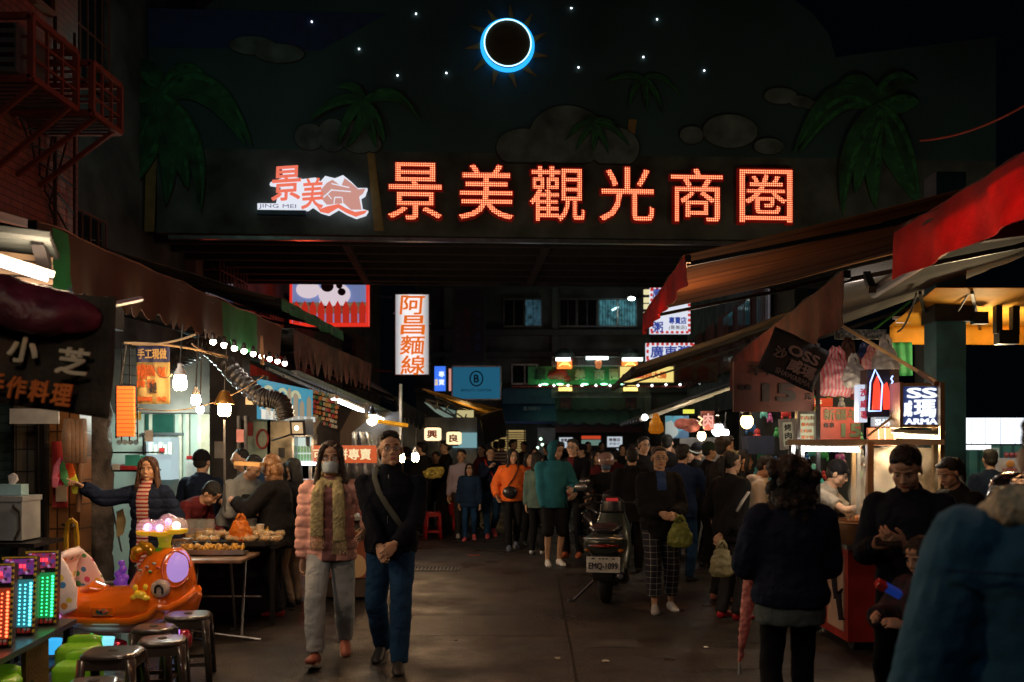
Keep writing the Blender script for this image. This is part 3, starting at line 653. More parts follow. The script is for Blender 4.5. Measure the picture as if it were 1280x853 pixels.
# lit logo panel at the left of the characters
def outline(pts, dy, t, name, m, par): return MB().poly([bf(*p) for p in pts], Matrix.Translation((0, dy, 0)), t).build(name, m, par, world=False)
LW = glow('logo_white', (.86, .9, 1.), .9); LR = glow('logo_red', (1., .2, .12), .85); LP = glow('logo_pink', (.95, .45, .38), .62)
sil = [(324, 257), (347, 257), (349, 247), (354, 236), (339, 234), (340, 231), (356, 225), (354, 212), (370, 210), (373, 218), (370, 224), (380, 227), (388, 226), (396, 225), (402, 230), (408, 223), (420, 226), (430, 222), (440, 230), (448, 238), (460, 238), (457, 247), (452, 250), (454, 264), (461, 266), (458, 271), (446, 275), (434, 270), (424, 264), (412, 271), (402, 268), (392, 261), (386, 265), (374, 265), (324, 266)]
lg = outline(sil, -.14, .10, 'logo_panel', LW, gate)
outline([(410, 232), (417, 228), (428, 236), (432, 226), (440, 232), (449, 240), (458, 239), (455, 245), (450, 249), (453, 265), (440, 265), (431, 257), (420, 258), (410, 259), (402, 250), (403, 240)], -.152, .01, 'mountain', LP, lg)
outline([(397, 260), (403, 264), (411, 261), (425, 258), (433, 263), (445, 268), (460, 266), (457, 270), (446, 274), (434, 269), (424, 263), (412, 270), (402, 268)], -.158, .012, 'ribbon', LR, lg)
mb = MB()
for a_, b_ in (((416, 233), (438, 238)), ((420, 228), (428, 226)), ((416, 241), (440, 243)), ((417, 240), (406, 250)), ((411, 246), (416, 252)), ((420, 250), (428, 250)), ((420, 250), (419, 258)), ((429, 250), (430, 258))):
    A, B = bf(*a_), bf(*b_); mb.bar((A[0], -.163, A[1]), (B[0], -.163, B[1]), .022, .012)
mb.build('brush_line', LW, lg, world=False)
for ch, a, b, c, d, m_ in (('景', 342, 211, 378, 254, LR), ('美', 379, 226, 406, 264, LR)):
    X0, Z0 = bf(a, b); X1, Z1 = bf(c, d); write(MB(), ch, face(((X0+X1)/2, -.145, (Z0+Z1)/2), ry=-.08), X1-X0, Z0-Z1, .02, bold=.010, slant=.12).build('lettering', m_, lg, world=False)
X0, Z0 = bf(326, 258); X1, Z1 = bf(372, 264.5); write(MB(), 'JING MEI', face(((X0+X1)/2, -.145, (Z0+Z1)/2)), X1-X0, Z0-Z1, .012).build('lettering', glow('logo_grey', (.35, .3, .5), .5), lg, world=False)
A, B = bf(324, 268), bf(384, 268); MB().box(((A[0]+B[0])/2, -.10, A[1]), (B[0]-A[0], .12, .07)).build('bracket', mat('bracket_blue', (.05, .08, .2), .4), lg, world=False)
# dark roof deck under and behind the gate, seen from below
mb = MB(); mb.box((.6, 2.3, zb+.14), (14.2, 4.0, .14))
mb.build('deck', DKC, gate, world=False)
mb = MB()
for k in range(6): mb.box((.6, .5+k*.72, zb-.0), (14.2, .12, .14))
for k in range(5): mb.box((-6+k*3.3, 2.3, zb-.03), (.12, 3.9, .14))
mb.build('beam', mat('beam_black', (.02, .02, .022), .95), gate, world=False, kind='stuff')
MB().box((.6, 4.35, zb+.35), (14.2, .08, .9)).build('fascia', mat('fascia', (.03, .035, .04), .9, var=.5, scale=2), gate, world=False)
mb = MB(); mb.box((.8, .1, zb-.05), (12.5, .1, .06))
mb.build('conduit', STEEL, gate, world=False)
mb = MB().bar((-.9, -.02, zb-.35+.55), (-.4, -.02, zb-.35+.55), .03)
for s_ in (-6.15, 7.0): MB().loft([(s_, .4, 0), (s_, .4, zb+.1)], .16, n=14).build('post', DKC, gate, world=False)

for nm, px, Y, w, l, c in (('road_patch', 600, 9.0, 1.3, 1.0, (.03, .025, .022)), ('road_patch', 960, 7.6, .9, .7, (.03, .028, .026)), ('road_patch', 560, 14.5, 1.6, 1.2, (.028, .028, .028)), ('road_patch', 760, 8.2, .5, .35, (.06, .055, .05))):
    g = [[(xx(px, Y)+w*(u-.5)+.03*noise.noise(V((u*4, v*4, px))), Y+l*(v-.5)+.03*noise.noise(V((u*5, v*5, px+3))), .009) for u in [k/10 for k in range(11)]] for v in [k/8 for k in range(9)]]
    MB().sheet(g, .0012).build(nm, mat('patch%d' % px, c, .5, var=.5, scale=4, bump=.8, bscale=60), kind='structure')
# ---------------------------------------------------------------- left side: buildings
BRICK = tiles('red_brick_tile', (.26, .11, .08), (.03, .02, .02), .22, .07, .55); GRIME = mat('grimy_wall', (.07, .075, .075), .85, var=.5, scale=1.5, bump=.4)
REDIRON = mat('rusty_iron', (.2, .06, .04), .6, .3); GRWIN = mat('dark_glass', (.01, .015, .018), .08)
def lx(Y): return -5.0+TH*Y                        # facade line, left
b = thing('brick_building', 'narrow brick clad building with caged balconies standing above the left stalls', 'building', (lx(7), 7, 0))
ys = [5.2, 10.5]
def wallseg(mb, Y0, Y1, z0, z1, X=lx, t=.35, s=-1):
    a0, a1 = X(Y0), X(Y1); o = s*t
    vs = [(a0, Y0, z0), (a1, Y1, z0), (a1+o, Y1, z0), (a0+o, Y0, z0), (a0, Y0, z1), (a1, Y1, z1), (a1+o, Y1, z1), (a0+o, Y0, z1)]
    fs = [(0,1,2,3),(7,6,5,4),(4,5,1,0),(5,6,2,1),(6,7,3,2),(7,4,0,3)]
    return mb.add(vs, fs if s < 0 else [f[::-1] for f in fs])
wallseg(MB(), 5.2, 10.5, 3.35, 9.5).build('wall', BRICK, b)
wallseg(MB(), 5.2, 10.62, 3.2, 3.36, lambda Y: lx(Y)+.12, .5).build('ledge', DKC, b)
for (y0, y1, z0, z1) in ((6.2, 7.6, 5.9, 7.2), (9.35, 9.9, 5.95, 7.3)):
    w = wallseg(MB(), y0, y1, z0, z1, lambda Y: lx(Y)+.02, .05).build('window', GRWIN, b)
    mb = MB(); [wallseg(mb, *q, lambda Y: lx(Y)+.06, .08) for q in ((y0-.05, y0, z0, z1), (y1, y1+.05, z0, z1), (y0, y1, z1, z1+.06), (y0, y1, z0-.06, z0))]; mb.build('frame', WOODM, w)
mb = MB()
for k in range(6):
    pts = [(lx(9.0+k*.28)+.05, 8.6+k*.33, 5.2-k*.05), (lx(9.6)+.06, 9.3+k*.1, 4.6-k*.12), (lx(10)+.05, 10.0, 4.75-k*.2), (lx(10.4)+.05, 10.35, 4.9-k*.3)]
    mb.tube(pts, .011, 6)
mb.tube([(lx(9.9)+.06, 9.9, 3.4), (lx(9.9)+.06, 9.9, 5.9)], .02); mb.tube([(lx(10.3)+.06, 10.3, 3.4), (lx(10.3)+.06, 10.3, 5.9)], .016)
mb.build('cable', CORD, b, kind='stuff')
def cage(label, Y0, Y1, z0, z1, dx, solidbox=True, bd=None):
    c = thing('balcony_cage', label, 'balcony', (lx(Y0)+dx/2, (Y0+Y1)/2, z0)); mb = MB()
    A = lambda u, Y, z: (lx(Y)+u*dx, Y, z)
    for z in (z0, z1): mb.bar(A(1, Y0, z), A(1, Y1, z), .05); mb.bar(A(0, Y0, z), A(1, Y0, z), .05); mb.bar(A(0, Y1, z), A(1, Y1, z), .05)
    for Y in (Y0, Y1): mb.bar(A(1, Y, z0), A(1, Y, z1), .05)
    mb.build('frame', REDIRON, c); mb = MB(); n = int((z1-z0)/.13)
    for k in range(1, n): z = z0+(z1-z0)*k/n; mb.bar(A(1, Y0, z), A(1, Y1, z), .02); mb.bar(A(0, Y1, z), A(1, Y1, z), .02); mb.bar(A(0, Y0, z), A(1, Y0, z), .02)
    for k in range(1, 3): Y = Y0+(Y1-Y0)*k/3; mb.bar(A(1, Y, z0), A(1, Y, z1), .025)
    mb.build('railing', REDIRON, c); mb = MB(); n = int((Y1-Y0)/.09)
    for k in range(n): Y = Y0+(Y1-Y0)*(k+.5)/n; mb.bar(A(0, Y, z0), A(1, Y, z0), .045, .015)
    mb.build('floor_slats', STEEL, c); [MB().bar(A(0, q, z0-.55), A(1, q, z0), .04).build('strut', REDIRON, c) for q in (Y1-.1, Y0+.1)]
    if solidbox:
        u = MB().box((lx(Y0)+dx*.5, (Y0+Y1)/2-.2, z0+.23), (dx*.75, .55, .4)).build('outdoor_unit', mat('unit_teal', (.08, .12, .12), .6), c)
        mb = MB(); [mb.box((lx(Y0)+dx*.5, (Y0+Y1)/2-.485, z0+.08+k*.08), (dx*.7, .02, .03)) for k in range(5)]; mb.build('louvre', BLKM, u)
cage('upper red lit balcony cage holding an outdoor unit, nearest the camera', 8.3, 9.08, 4.7, 5.22, .66)
cage('empty red lit balcony cage beside the painted palm, farther up the brick wall', 9.2, 9.8, 4.71, 5.17, .75, False)
b = thing('dark_building', 'dark grimy building beyond the brick one on the left, behind the painted palm', 'building', (lx(15), 15, 0))
wallseg(MB(), 10.6, 17.5, 0, 10, lambda Y: lx(Y)-1.45).build('wall', GRIME, b)
for (y0, y1, z0, z1) in ((11.2, 12.3, 6.6, 8.0), (11.3, 12.4, 3.5, 4.8), (13.0, 14.2, 3.5, 4.8), (13.2, 14.3, 6.6, 8)):
    w = wallseg(MB(), y0, y1, z0, z1, lambda Y: lx(Y)-1.43, .05).build('window', GRWIN, b); mb = MB()
    for k in range(6): y = y0+(y1-y0)*k/5; mb.bar((lx(y)-1.36, y, z0), (lx(y)-1.36, y, z1), .02)
    for z in (z0, (z0+z1)/2, z1): mb.bar((lx(y0)-1.36, y0, z), (lx(y1)-1.36, y1, z), .025)
    mb.build('grille', REDIRON, w)
MB().tube([(lx(12.6)-1.2, 12.6, 2.7), (lx(12.6)-1.2, 12.6, 9)], .11, 12).build('drain_pipe', mat('pipe', (.04, .045, .05), .6, bump=1., bscale=8), b)
b = thing('rear_left_building', 'long dark terrace with red lit window grilles behind the cow sign', 'building', (lx(24), 24, 0))
wallseg(MB(), 17.6, 36.5, 2.4, 11, lambda Y: lx(Y)-1.3).build('wall', mat('grimy_red', (.12, .06, .05), .8, var=.4, scale=2, bump=.4), b)
for i, (y0, y1, z0, z1) in enumerate(((18.0, 19.6, 3.6, 5.2), (20.5, 22.2, 3.4, 4.6), (23.4, 25., 3.3, 5.2), (26.4, 28, 3.3, 4.2), (26.4, 28, 4.8, 5.7), (30, 32, 3.3, 5))):
    w = wallseg(MB(), y0, y1, z0, z1, lambda Y: lx(Y)-1.28, .05).build('window', GRWIN, b); mb = MB()
    for k in range(9): y = y0+(y1-y0)*k/8; mb.bar((lx(y)-1.0, y, z0), (lx(y)-1.0, y, z1), .02)
    for k in range(5): z = z0+(z1-z0)*k/4; mb.bar((lx(y0)-1.0, y0, z), (lx(y1)-1.0, y1, z), .02); mb.bar((lx(y0)-1.28, y0, z), (lx(y0)-1.0, y0, z), .02)
    mb.build('grille', REDIRON, w)
# street level of the left side
b = thing('shopfront', 'tiled shopfront with a closed roller shutter at the left edge', 'shopfront', (lx(8.5), 8.5, 0))
SHUT = bands('shutter_teal', (.05, .10, .095), (.02, .04, .04), .085, 'Z', .3, .5); TILEW = tiles('grey_tile', (.11, .10, .08), (.02, .02, .018), .1, .2, .35, 'XZ', off=0); TILEO = tiles('ochre_tile', (.26, .12, .045), (.05, .025, .01), .11, .22, .35, 'XZ', off=0)
Y = 9.0
def fbox(mb, x0, x1, y0, y1, Y, t=.2): a = at(x0, y1, Y); c = at(x1, y0, Y); return mb.box(((a.x+c.x)/2, Y+t/2, (a.z+c.z)/2), (c.x-a.x, t, c.z-a.z))
mb = MB(); X0, X1 = xx(-180, Y), xx(21, Y)
for k in range(30): z = .05+k*.085; mb.loft([(X0, Y+.1, z+.04), (X1, Y+.1, z+.04)], [(.05, .022)]*2, hint=(0, 0, 1), n=8)
mb.build('shutter', mat('shutter_green', (.05, .09, .085), .45, .4, var=.3), b)
mb = MB(); mb.box(((xx(21, Y)+xx(60, Y))/2, Y+.1, 1.35), (xx(60, Y)-xx(21, Y), .3, 2.7)); mb.build('tiled_pillar', TILEW, b)
mb = MB(); mb.box((xx(52, 8.9), 8.93, 1.35), (.05, .06, 2.7)).box((xx(47.5, 8.9), 8.9, 1.3), (.025, .05, 2.5)).build('pipe', BLKM, b)
mb = MB(); mb.box(((xx(62, Y)+xx(100, Y))/2, Y+.12, 1.35), (xx(100, Y)-xx(62, Y), .25, 2.7)); mb.build('ochre_wall', TILEO, b)
MB().box((xx(-60, Y), Y+.1, 2.85), (2.9, .35, .3)).build('lintel', DKC, b)
# things hung on that wall
def paper(name, label, cat, x0, y0, x1, y1, Y, col, t=.008, rz=0., em=None, group=None):
    A = at(x0, y0, Y); B = at(x1, y1, Y); w = B.x-A.x; h = A.z-B.z
    th_ = thing(name, label, cat, ((A.x+B.x)/2, Y, B.z), rz, group)
    p = MB().sheet([[(w*(u-.5), -.01+.012*math.sin(u*5+v*3), h*v) for u in [k/8 for k in range(9)]] for v in [k/6 for k in range(7)]], t)
    p.build('sheet', em or mat('paper_'+name+label[:6], col, .7), th_, world=False); return th_, w, h
t_, w, h = paper('poster', 'red paper strip poster pasted on the ochre tiled wall', 'poster', 66, 552, 86, 634, 8.93, (.4, .03, .03))
MB().box((0.02, -.03, .2), (w*.7, .006, .3)).build('calendar_sheet', mat('cal', (.5, .45, .38), .7), t_, world=False)
rb = thing('ribbon_bundle', 'bundle of pink, orange and yellow ribbons hanging beside the red poster', 'ribbons', at(80, 622, 8.7))
rr = random.Random(5)
for k, (c, dx) in enumerate((((.6, .03, .2), -.04), ((.7, .12, .02), .05), ((.6, .65, .05), .08), ((.6, .02, .05), 0), ((.75, .2, .3), -.07), ((.1, .4, .15), .03))):
    p = at(80+dx*60, 572, 8.7); q = at(80+dx*170, 618-rr.random()*18, 8.68-k*.006)
    MB().loft([p, p.lerp(q, .3)+V((rr.uniform(-.03, .03), 0, 0)), p.lerp(q, .7)+V((rr.uniform(-.03, .03), -.02, 0)), q], [(.012, .005), (.03, .006), (.035, .006), (.02, .004)], n=8).build('ribbon', mat('ribbon%d' % k, c, .5), rb)
hs = thing('hose', 'yellow hose looped on a wall hook above the patterned ride seat', 'hose', at(88, 690, 8.75))
mb = MB(); pts = [at(82, 700, 8.75), at(82, 668, 8.75), at(84, 655, 8.72), at(88, 650, 8.7), at(93, 655, 8.72), at(95, 672, 8.75), at(96, 704, 8.75)]; mb.tube(pts, .018, 8); mb.tube([p+V((.03, -.03, .01)) for p in pts], .014, 8); mb.build('coil', mat('hose_yellow', (.6, .35, .02), .4), hs)
MB().bar(at(78, 656, 8.8), at(92, 657, 8.66), .02).build('hook', STEEL, hs)
single(MB().tube([at(99, 550, 8.7), at(100, 600, 8.7), at(98, 640, 8.7)], .026, 10), 'bamboo_pole', WOODM, 'brown wooden pole leaning by the ochre wall next to the tree', 'pole')
single(MB().box((0, 0, 0), (.001, .001, .001)) if False else fbox(MB(), 12, 73, 511, 530, 8.4, .02), 'wall_notice', mat('notice_w', (.4, .42, .42), .6), 'small white notice board with scribbled writing under the dark banner', 'notice')
mb = MB(); fs_ = at(40, 520, 8.39); write(mb, '上好佳賣滷味', face(fs_), .3, .07, .004); mb.build('lettering', mat('ink', (.03, .03, .05), .6), bpy.data.objects['wall_notice'])if False else None
pb = thing('plastic_wrap_bundle', 'clear plastic bags hanging in a bundle from the dark banner over the tree', 'plastic bags', at(95, 580, 8.5))
mb = MB()
for k in range(5): mb.loft([at(84+k*5, 524, 8.5+k*.02), at(83+k*5, 548, 8.46+k*.02), at(84+k*5, 579, 8.48+k*.02)], [(.03, .02), (.045, .03), (.03, .02)], n=10)
mb.build('bag_skin', mat('cellophane', (.45, .3, .2), .15, alpha=.55, bump=.8, bscale=25), pb, smooth=True)
# tree trunk
tr = thing('street_tree', 'rough bare grey tree trunk behind the kiddie ride', 'tree', (xx(120, 9.9), 9.9, 0))
MB().mesh(solid(MB().loft([(0, 0, -.02), (0, 0, .4), (.02, 0, 1.2), (-.02, 0, 2.2), (-.05, .05, 3.0)], [(.22, .2), (.165, .16), (.15, .15), (.15, .14), (.12, .12)], n=18), .03, 1, disp=.08, dscale=.15)).build('trunk', mat('bark', (.12, .10, .085), .95, bump=1., bscale=25, var=.5, scale=5), tr, world=False, smooth=True)
# white machine and tissue box at the left edge
wb = thing('ice_box', 'white plastic cooler on a low table at the left edge below the shutter', 'cooler', at(10, 682, 7.6))
p0 = at(5, 680, 7.6)
MB().box((p0.x, 7.7, p0.z+.18), (.32, .3, .3)).build('tub', mat('dull_white', (.22, .25, .26), .5), wb); MB().box((p0.x, 7.7, p0.z+.345), (.34, .32, .04)).build('lid', MATS['dull_white'], wb); MB().tube([p0+V((.1, -.07, .3)), p0+V((.155, -.07, .25)), p0+V((.16, -.075, .12)), p0+V((.12, -.08, .04))], .01).build('cord', CORD, wb)
tb = thing('tissue_box', 'pale tissue box with a tissue sticking out, standing on the white cooler', 'tissue box', p0+V((0.02, .08, .368)))
MB().box((p0.x+.02, 7.68, p0.z+.41), (.2, .12, .085)).build('carton', mat('tissue', (.25, .45, .5), .6), tb); MB().loft([p0+V((.02, .08, .45)), p0+V((.03, .08, .5)), p0+V((.05, .07, .53))], [(.02, .02), (.045, .02), (.02, .008)], n=8).build('tissue', WHP, tb)
st = thing('side_table', 'small dark table under the white cooler at the left edge', 'table', (p0.x, 7.7, 0))
MB().box((p0.x-.1, 7.7, p0.z-.0), (.8, .5, .03)).build('top', BLKM, st)
for a in (-.45, .25):
    for c in (-.2, .2): MB().bar((p0.x-.1+a, 7.7+c, 0), (p0.x-.1+a, 7.7+c, p0.z-.015), .03).build('leg', BLKM, st)

# ---------------------------------------------------------------- left awnings
def awning(label, Y0, Y1, Xf, zf, Xb, zb, vh, mtop, mval, ribs=4, arms=3, scallop=0, sag=.05, valance=True, bar=BLKM, rails=True, lc=None, zf1=None, tagname='awning', group=None):
    """fabric from the wall (Xb, zb) down to the front edge (Xf, zf) with a hanging valance; Xf, Xb are functions of Y"""
    zf1 = zf if zf1 is None else zf1; Z = lambda Y: zf+(zf1-zf)*(Y-Y0)/(Y1-Y0)
    t = thing(tagname, label, 'awning', ((Xf(Y0)+Xb(Y0))/2, (Y0+Y1)/2, min(zf, zf1)-vh), 0, group); n = 30; m_ = 10; g = []
    for i in range(m_+1):
        u = i/m_; row = []
        for j in range(n+1):
            Y = Y0+(Y1-Y0)*j/n; s_ = -sag*math.sin(math.pi*u)*(1-.5*abs(math.cos(math.pi*j/n*arms*2)))+.03*noise.noise(V((Y*2.2, u*3, 3)))+.012*noise.noise(V((Y*9, u*5, 7)))
            row.append((Xf(Y)+(Xb(Y)-Xf(Y))*u, Y, Z(Y)+(zb-Z(Y))*u+s_))
        g.append(row)
    if Xb(Y0) > Xf(Y0): g = [r[::-1] for r in g]
    MB().sheet(g, .006).build('canopy', mtop, t, smooth=50)
    if valance:
        rows = []; nn = n*6
        for i in range(5):
            v = i/4; rows.append([(Xf(Y)+(.025*math.sin(Y*9)+.02*noise.noise(V((Y*4, v*2, 1))))*v*(1 if Xf(0) < 0 else -1), Y, Z(Y)-v*(vh+.03*noise.noise(V((Y*1.5, 0, 5)))-(scallop*(1-abs(math.sin(math.pi*Y/.22))) if scallop else 0))) for Y in [Y0+(Y1-Y0)*k/nn for k in range(nn+1)]])
        if Xf(Y0) > 0: rows = rows[::-1]
        MB().sheet(rows, .005).build('valance', mval, t, smooth=50)
    MB().bar((Xf(Y0)+(.03 if Xf(0) < Xb(0) else -.03), Y0, Z(Y0)-.025), (Xf(Y1)+(.03 if Xf(0) < Xb(0) else -.03), Y1, Z(Y1)-.025), .05, .06).build('front_bar', bar, t)
    for k in range(arms):
        Y = Y0+.12+(Y1-Y0-.24)*k/max(arms-1, 1); X_ = Xf(Y)+(.04 if Xf(0) < Xb(0) else -.04)
        MB().bar((X_, Y, Z(Y)-.05), (Xf(Y)+(Xb(Y)-Xf(Y))*.52, Y, Z(Y)+(zb-Z(Y))*.52-.10-sag), .05, .035).bar((Xf(Y)+(Xb(Y)-Xf(Y))*.48, Y, Z(Y)+(zb-Z(Y))*.52-.12-sag), (Xb(Y), Y, zb-.12), .06, .04).build('arm', bar, t)
    return t
TARPR = mat('tarp_rust', (.22, .07, .035), .75, var=.5, scale=3, bump=.4); VALG = mat('valance_green', (.03, .22, .08), .7, var=.4, scale=4); 
def striped_val(name, stops):
    """a valance in colour blocks along the street"""
    if name in MATS: return MATS[name]
    m = mat(name, (.2, .1, .05), .75); nt = m.node_tree; L = nt.links.new; b = nt.nodes['Principled BSDF']; tc = [n for n in nt.nodes if n.type == 'TEX_COORD'][0]
    sp = nt.nodes.new('ShaderNodeSeparateXYZ'); L(tc.outputs['Object'], sp.inputs[0]); cr = nt.nodes.new('ShaderNodeValToRGB'); cr.color_ramp.interpolation = 'CONSTANT'
    mr = nt.nodes.new('ShaderNodeMapRange'); mr.inputs['From Min'].default_value = stops[0][0]; mr.inputs['From Max'].default_value = stops[-1][0]; L(sp.outputs['Y'], mr.inputs['Value']); L(mr.outputs[0], cr.inputs[0])
    el = cr.color_ramp.elements; span = stops[-1][0]-stops[0][0]
    while len(el) < len(stops)-1: el.new(.5)
    for i, (y, c) in enumerate(stops[:-1]): el[i].position = (y-stops[0][0])/span; el[i].color = (*c, 1)
    old = b.inputs['Base Color'].links[0].from_node; old.inputs[0].default_value = (1, 1, 1)
    mul = nt.nodes.new('ShaderNodeMix'); mul.data_type = 'RGBA'; mul.blend_type = 'MULTIPLY'; mul.inputs['Factor'].default_value = .8
    L(cr.outputs[0], mul.inputs['A']); L(old.outputs[0], mul.inputs['B']); L(mul.outputs['Result'], b.inputs['Base Color']); return m
L1X = lambda Y: -2.79+TH*Y
rust, grn = (.06, .02, .010), (.012, .17, .045)
l1 = awning('rust and green striped awning over the left food stall, with a scalloped valance', 5.4, 10.3, L1X, 2.86, lambda Y: lx(Y)+.05, 3.5, .36, TARPR, striped_val('valance_blocks', [(-2.5, rust), (-2.3, grn), (-2.12, rust), (.0, (.055, .026, .010)), (.55, grn), (1.55, rust), (2.5, rust)]), scallop=.07)
row = []
for k in range(9):
    Y = 8.05+k*.27; p = V((L1X(Y)+.05, Y, 2.475)); 
    q = thing('spot_bulb', ['first', 'second', 'third', 'fourth', 'fifth', 'sixth', 'seventh', 'eighth', 'ninth'][k]+' small white lamp, counting from the left, along the scalloped valance edge', 'lamp', p, 0, 'small lamps along the awning edge')
    MB().ell(p, .026, 10).build('bulb', glow('spot_white', (1., .85, .7), 40), q, smooth=True); MB().lathe(p+V((0, 0, .015)), [(.02, 0), (.02, .04), (.012, .06)], 10).build('socket', PLB, q)
L2X = lambda Y: -2.62+TH*Y
awning('dark brown awning with a green edge trim, second along the left side', 10.5, 13.6, lambda Y: -2.85+TH*Y, 3.18, lambda Y: lx(Y)+.2, 3.75, .12, mat('tarp_brown', (.10, .05, .03), .8, var=.5, scale=3), mat('trim_green', (.02, .15, .07), .6), arms=3)
awning('tattered dark awning below the cow sign with a ragged maroon valance', 10.6, 15.2, lambda Y: -2.75+TH*Y, 2.86, lambda Y: lx(Y)+.2, 3.2, .42, mat('tarp_tatter', (.06, .05, .045), .85, var=.6, scale=4), mat('tatter', (.08, .03, .03), .85, var=.6, scale=5, bump=.5), scallop=.2, sag=.1)
def quadsheet(mb, A, B, C_, D, t=.008, n=8, wav=.0, sag=0.):
    A, B, C_, D = map(V, (A, B, C_, D)); g = []
    for i in range(n+1):
        u = i/n; r = []
        for j in range(n*2+1): v = j/(n*2); p = A.lerp(B, v).lerp(D.lerp(C_, v), u); p.z += wav*math.sin(v*40)-sag*math.sin(math.pi*v)*math.sin(math.pi*u); r.append(p)
        g.append(r)
    return mb.sheet(g, t)
c3 = thing('metal_canopy', 'dark metal stall canopy with a bright fluorescent tube beneath, left of the yellow beam', 'canopy', at(430, 505, 13))
A, B = at(368, 466, 11.0), at(492, 519, 16.2)
quadsheet(MB(), A+V((-1.3, 0, .5)), B+V((-1.3, 0, .4)), B, A, .03).build('roof', mat('canopy_dark', (.05, .08, .085), .4, .5), c3)
MB().bar(A, B, .09, .05).build('front_gutter', STEEL, c3); MB().bar(A+V((-.12, 0, -.04)), B+V((-.12, 0, -.06)), .03).bar(A+V((-.3, 0, .04)), B+V((-.3, 0, .02)), .04).build('rail', STEEL, c3)
def tube_lamp(label, a, b, m=BULBC, r=.019, e=0, col=(.85, .9, 1), group=None):
    a, b = V(a), V(b); t = thing('tube_lamp', label, 'lamp', (a+b)/2, 0, group); d = (b-a).normalized()
    MB().tube([a, b], r, 10).build('tube', m, t, smooth=True); MB().bar(a-d*.03+V((0, 0, r+.022)), b+d*.03+V((0, 0, r+.022)), .05, .03).build('housing', WHP, t)
    return t
tube_lamp('long white fluorescent tube under the dark metal canopy', at(416, 499, 12.0), at(468, 520.5, 14.6), glow('tube_cool2', (.8, .88, 1.), 26))
tube_lamp('short white fluorescent tube at the far end of the metal canopy', at(471, 522.5, 14.75), at(488, 529, 15.8), glow('tube_cool2', (.8, .88, 1.), 26))
single(MB().bar(at(426, 519, 14), at(506, 532, 15), .14, .05), 'yellow_beam', mat('yellow_paint', (.65, .42, .03), .5), 'yellow painted stall beam above the hanging bulbs', 'beam')
awning('long dark awning with a ragged black valance over the lantern stall', 16.3, 24.5, lambda Y: -2.55+TH*Y+.0*Y, 2.42, lambda Y: lx(Y)+.4, 3.3, .34, mat('tarp_black', (.035, .04, .045), .8, var=.5, scale=2), mat('tatter_black', (.02, .022, .025), .85, var=.5, scale=4), scallop=.16, zf1=1.95+.05)
cy = thing('corrugated_canopy', 'yellow lit corrugated canopy with a grey end beneath the blue sign', 'canopy', at(590, 510, 24))
YCAN = mat('yellow_corrugated', (.42, .24, .05), .55, var=.4, scale=3)
quadsheet(MB(), at(528, 486, 22), at(588, 510, 29), at(634, 540, 29), at(628, 512, 22), .03, 10, .03).build('roof', YCAN, cy); quadsheet(MB(), at(600, 520, 22.6), at(628, 512, 22), at(634, 545, 29), at(606, 556, 27), .02).build('end_panel', mat('canopy_grey', (.2, .17, .12), .6), cy)
for a, b_ in ((at(545, 492, 22), at(620, 522, 23.5)), (at(560, 500, 25), at(628, 535, 26.5))): MB().bar(a-V((0, 0, .06)), b_-V((0, 0, .06)), .05).build('purlin', STEEL, cy)
mb = MB(); 
for k in range(5): a = at(535+k*12, 502+k*5, 22.3); b_ = at(545+k*12, 512+k*4, 22.3); mb.bar(a, b_, .03); mb.bar(b_, at(547+k*12, 500+k*6, 22.3), .03)
mb.bar(at(532, 500, 22.3), at(592, 512, 22.3), .04).bar(at(532, 502, 22.3), at(585, 530, 22.3), .04); mb.build('truss', BLKM, cy)
fbox(MB(), 571, 592, 513, 533, 22.6, .05).build('lit_panel', glow('pale_yellow_lit', (1., .85, .4), .5), cy); quadsheet(MB(), at(530, 503, 22.5), at(570, 514, 22.5), at(570, 530, 22.5), at(545, 516, 22.5), .02).build('side_sheet', glow('pale_green_lit', (.35, .5, .42), .35), cy)
# near left awning and roll, banner
na = thing('rolled_tarp', 'purple and red rolled tarpaulin sagging over the dark stall banner', 'tarpaulin', at(60, 430, 4.3))
MB().mesh(solid(MB().loft([at(-160, 345, 4.2), at(-20, 372, 4.3), at(70, 392, 4.4), at(126, 398, 4.5)], [(.12, .15), (.11, .14), (.10, .11), (.05, .05)], n=16), .02, 1, disp=.06, dscale=.12)).build('roll', mat('tarp_purple', (.09, .012, .03), .5, var=.6, scale=4, bump=.3), na, smooth=True)
MB().tube([at(100, 385, 4.45), at(128, 384, 4.6), at(176, 374, 5.2)], .014, 6).build('rod', STEEL, na)
bn = thing('stall_banner', 'dark cloth banner with white and orange brush lettering at the left edge', 'banner', at(60, 515, 4.5))
g = []
for i in range(13):
    v = i/12; row = []
    for j in range(25): u = j/24; p = at(-90+u*(238-8*v), 352+u*20+v*(140+u*12), 4.5); p.y += .05*math.sin(u*9+v*2)*v+.02*math.sin(u*23+v*5); row.append(p)
    g.append(row)
MB().sheet(g[::-1], .005).build('cloth', mat('banner_cloth', (.035, .028, .022), .85, var=.5, scale=5, bump=.5), bn, smooth=True)
BW, BO = mat('banner_cream', (.62, .55, .42), .8), mat('banner_orange', (.62, .16, .03), .8)
def bl(ch, px, py, w, h, m, rot=.12, bold=.03): write(MB(), ch, face(at(px, py, 4.40), ry=rot), w*4.4/F, h*4.4/F, .006, bold=bold, slant=.1).build('lettering', m, bn)
bl('小', 30, 437, 38, 34, BW); bl('芝', 92, 452, 40, 34, BW)
for i, ch in enumerate('手作料理'): bl(ch, -6+i*28, 480+i*4.6, 25, 28, BO)
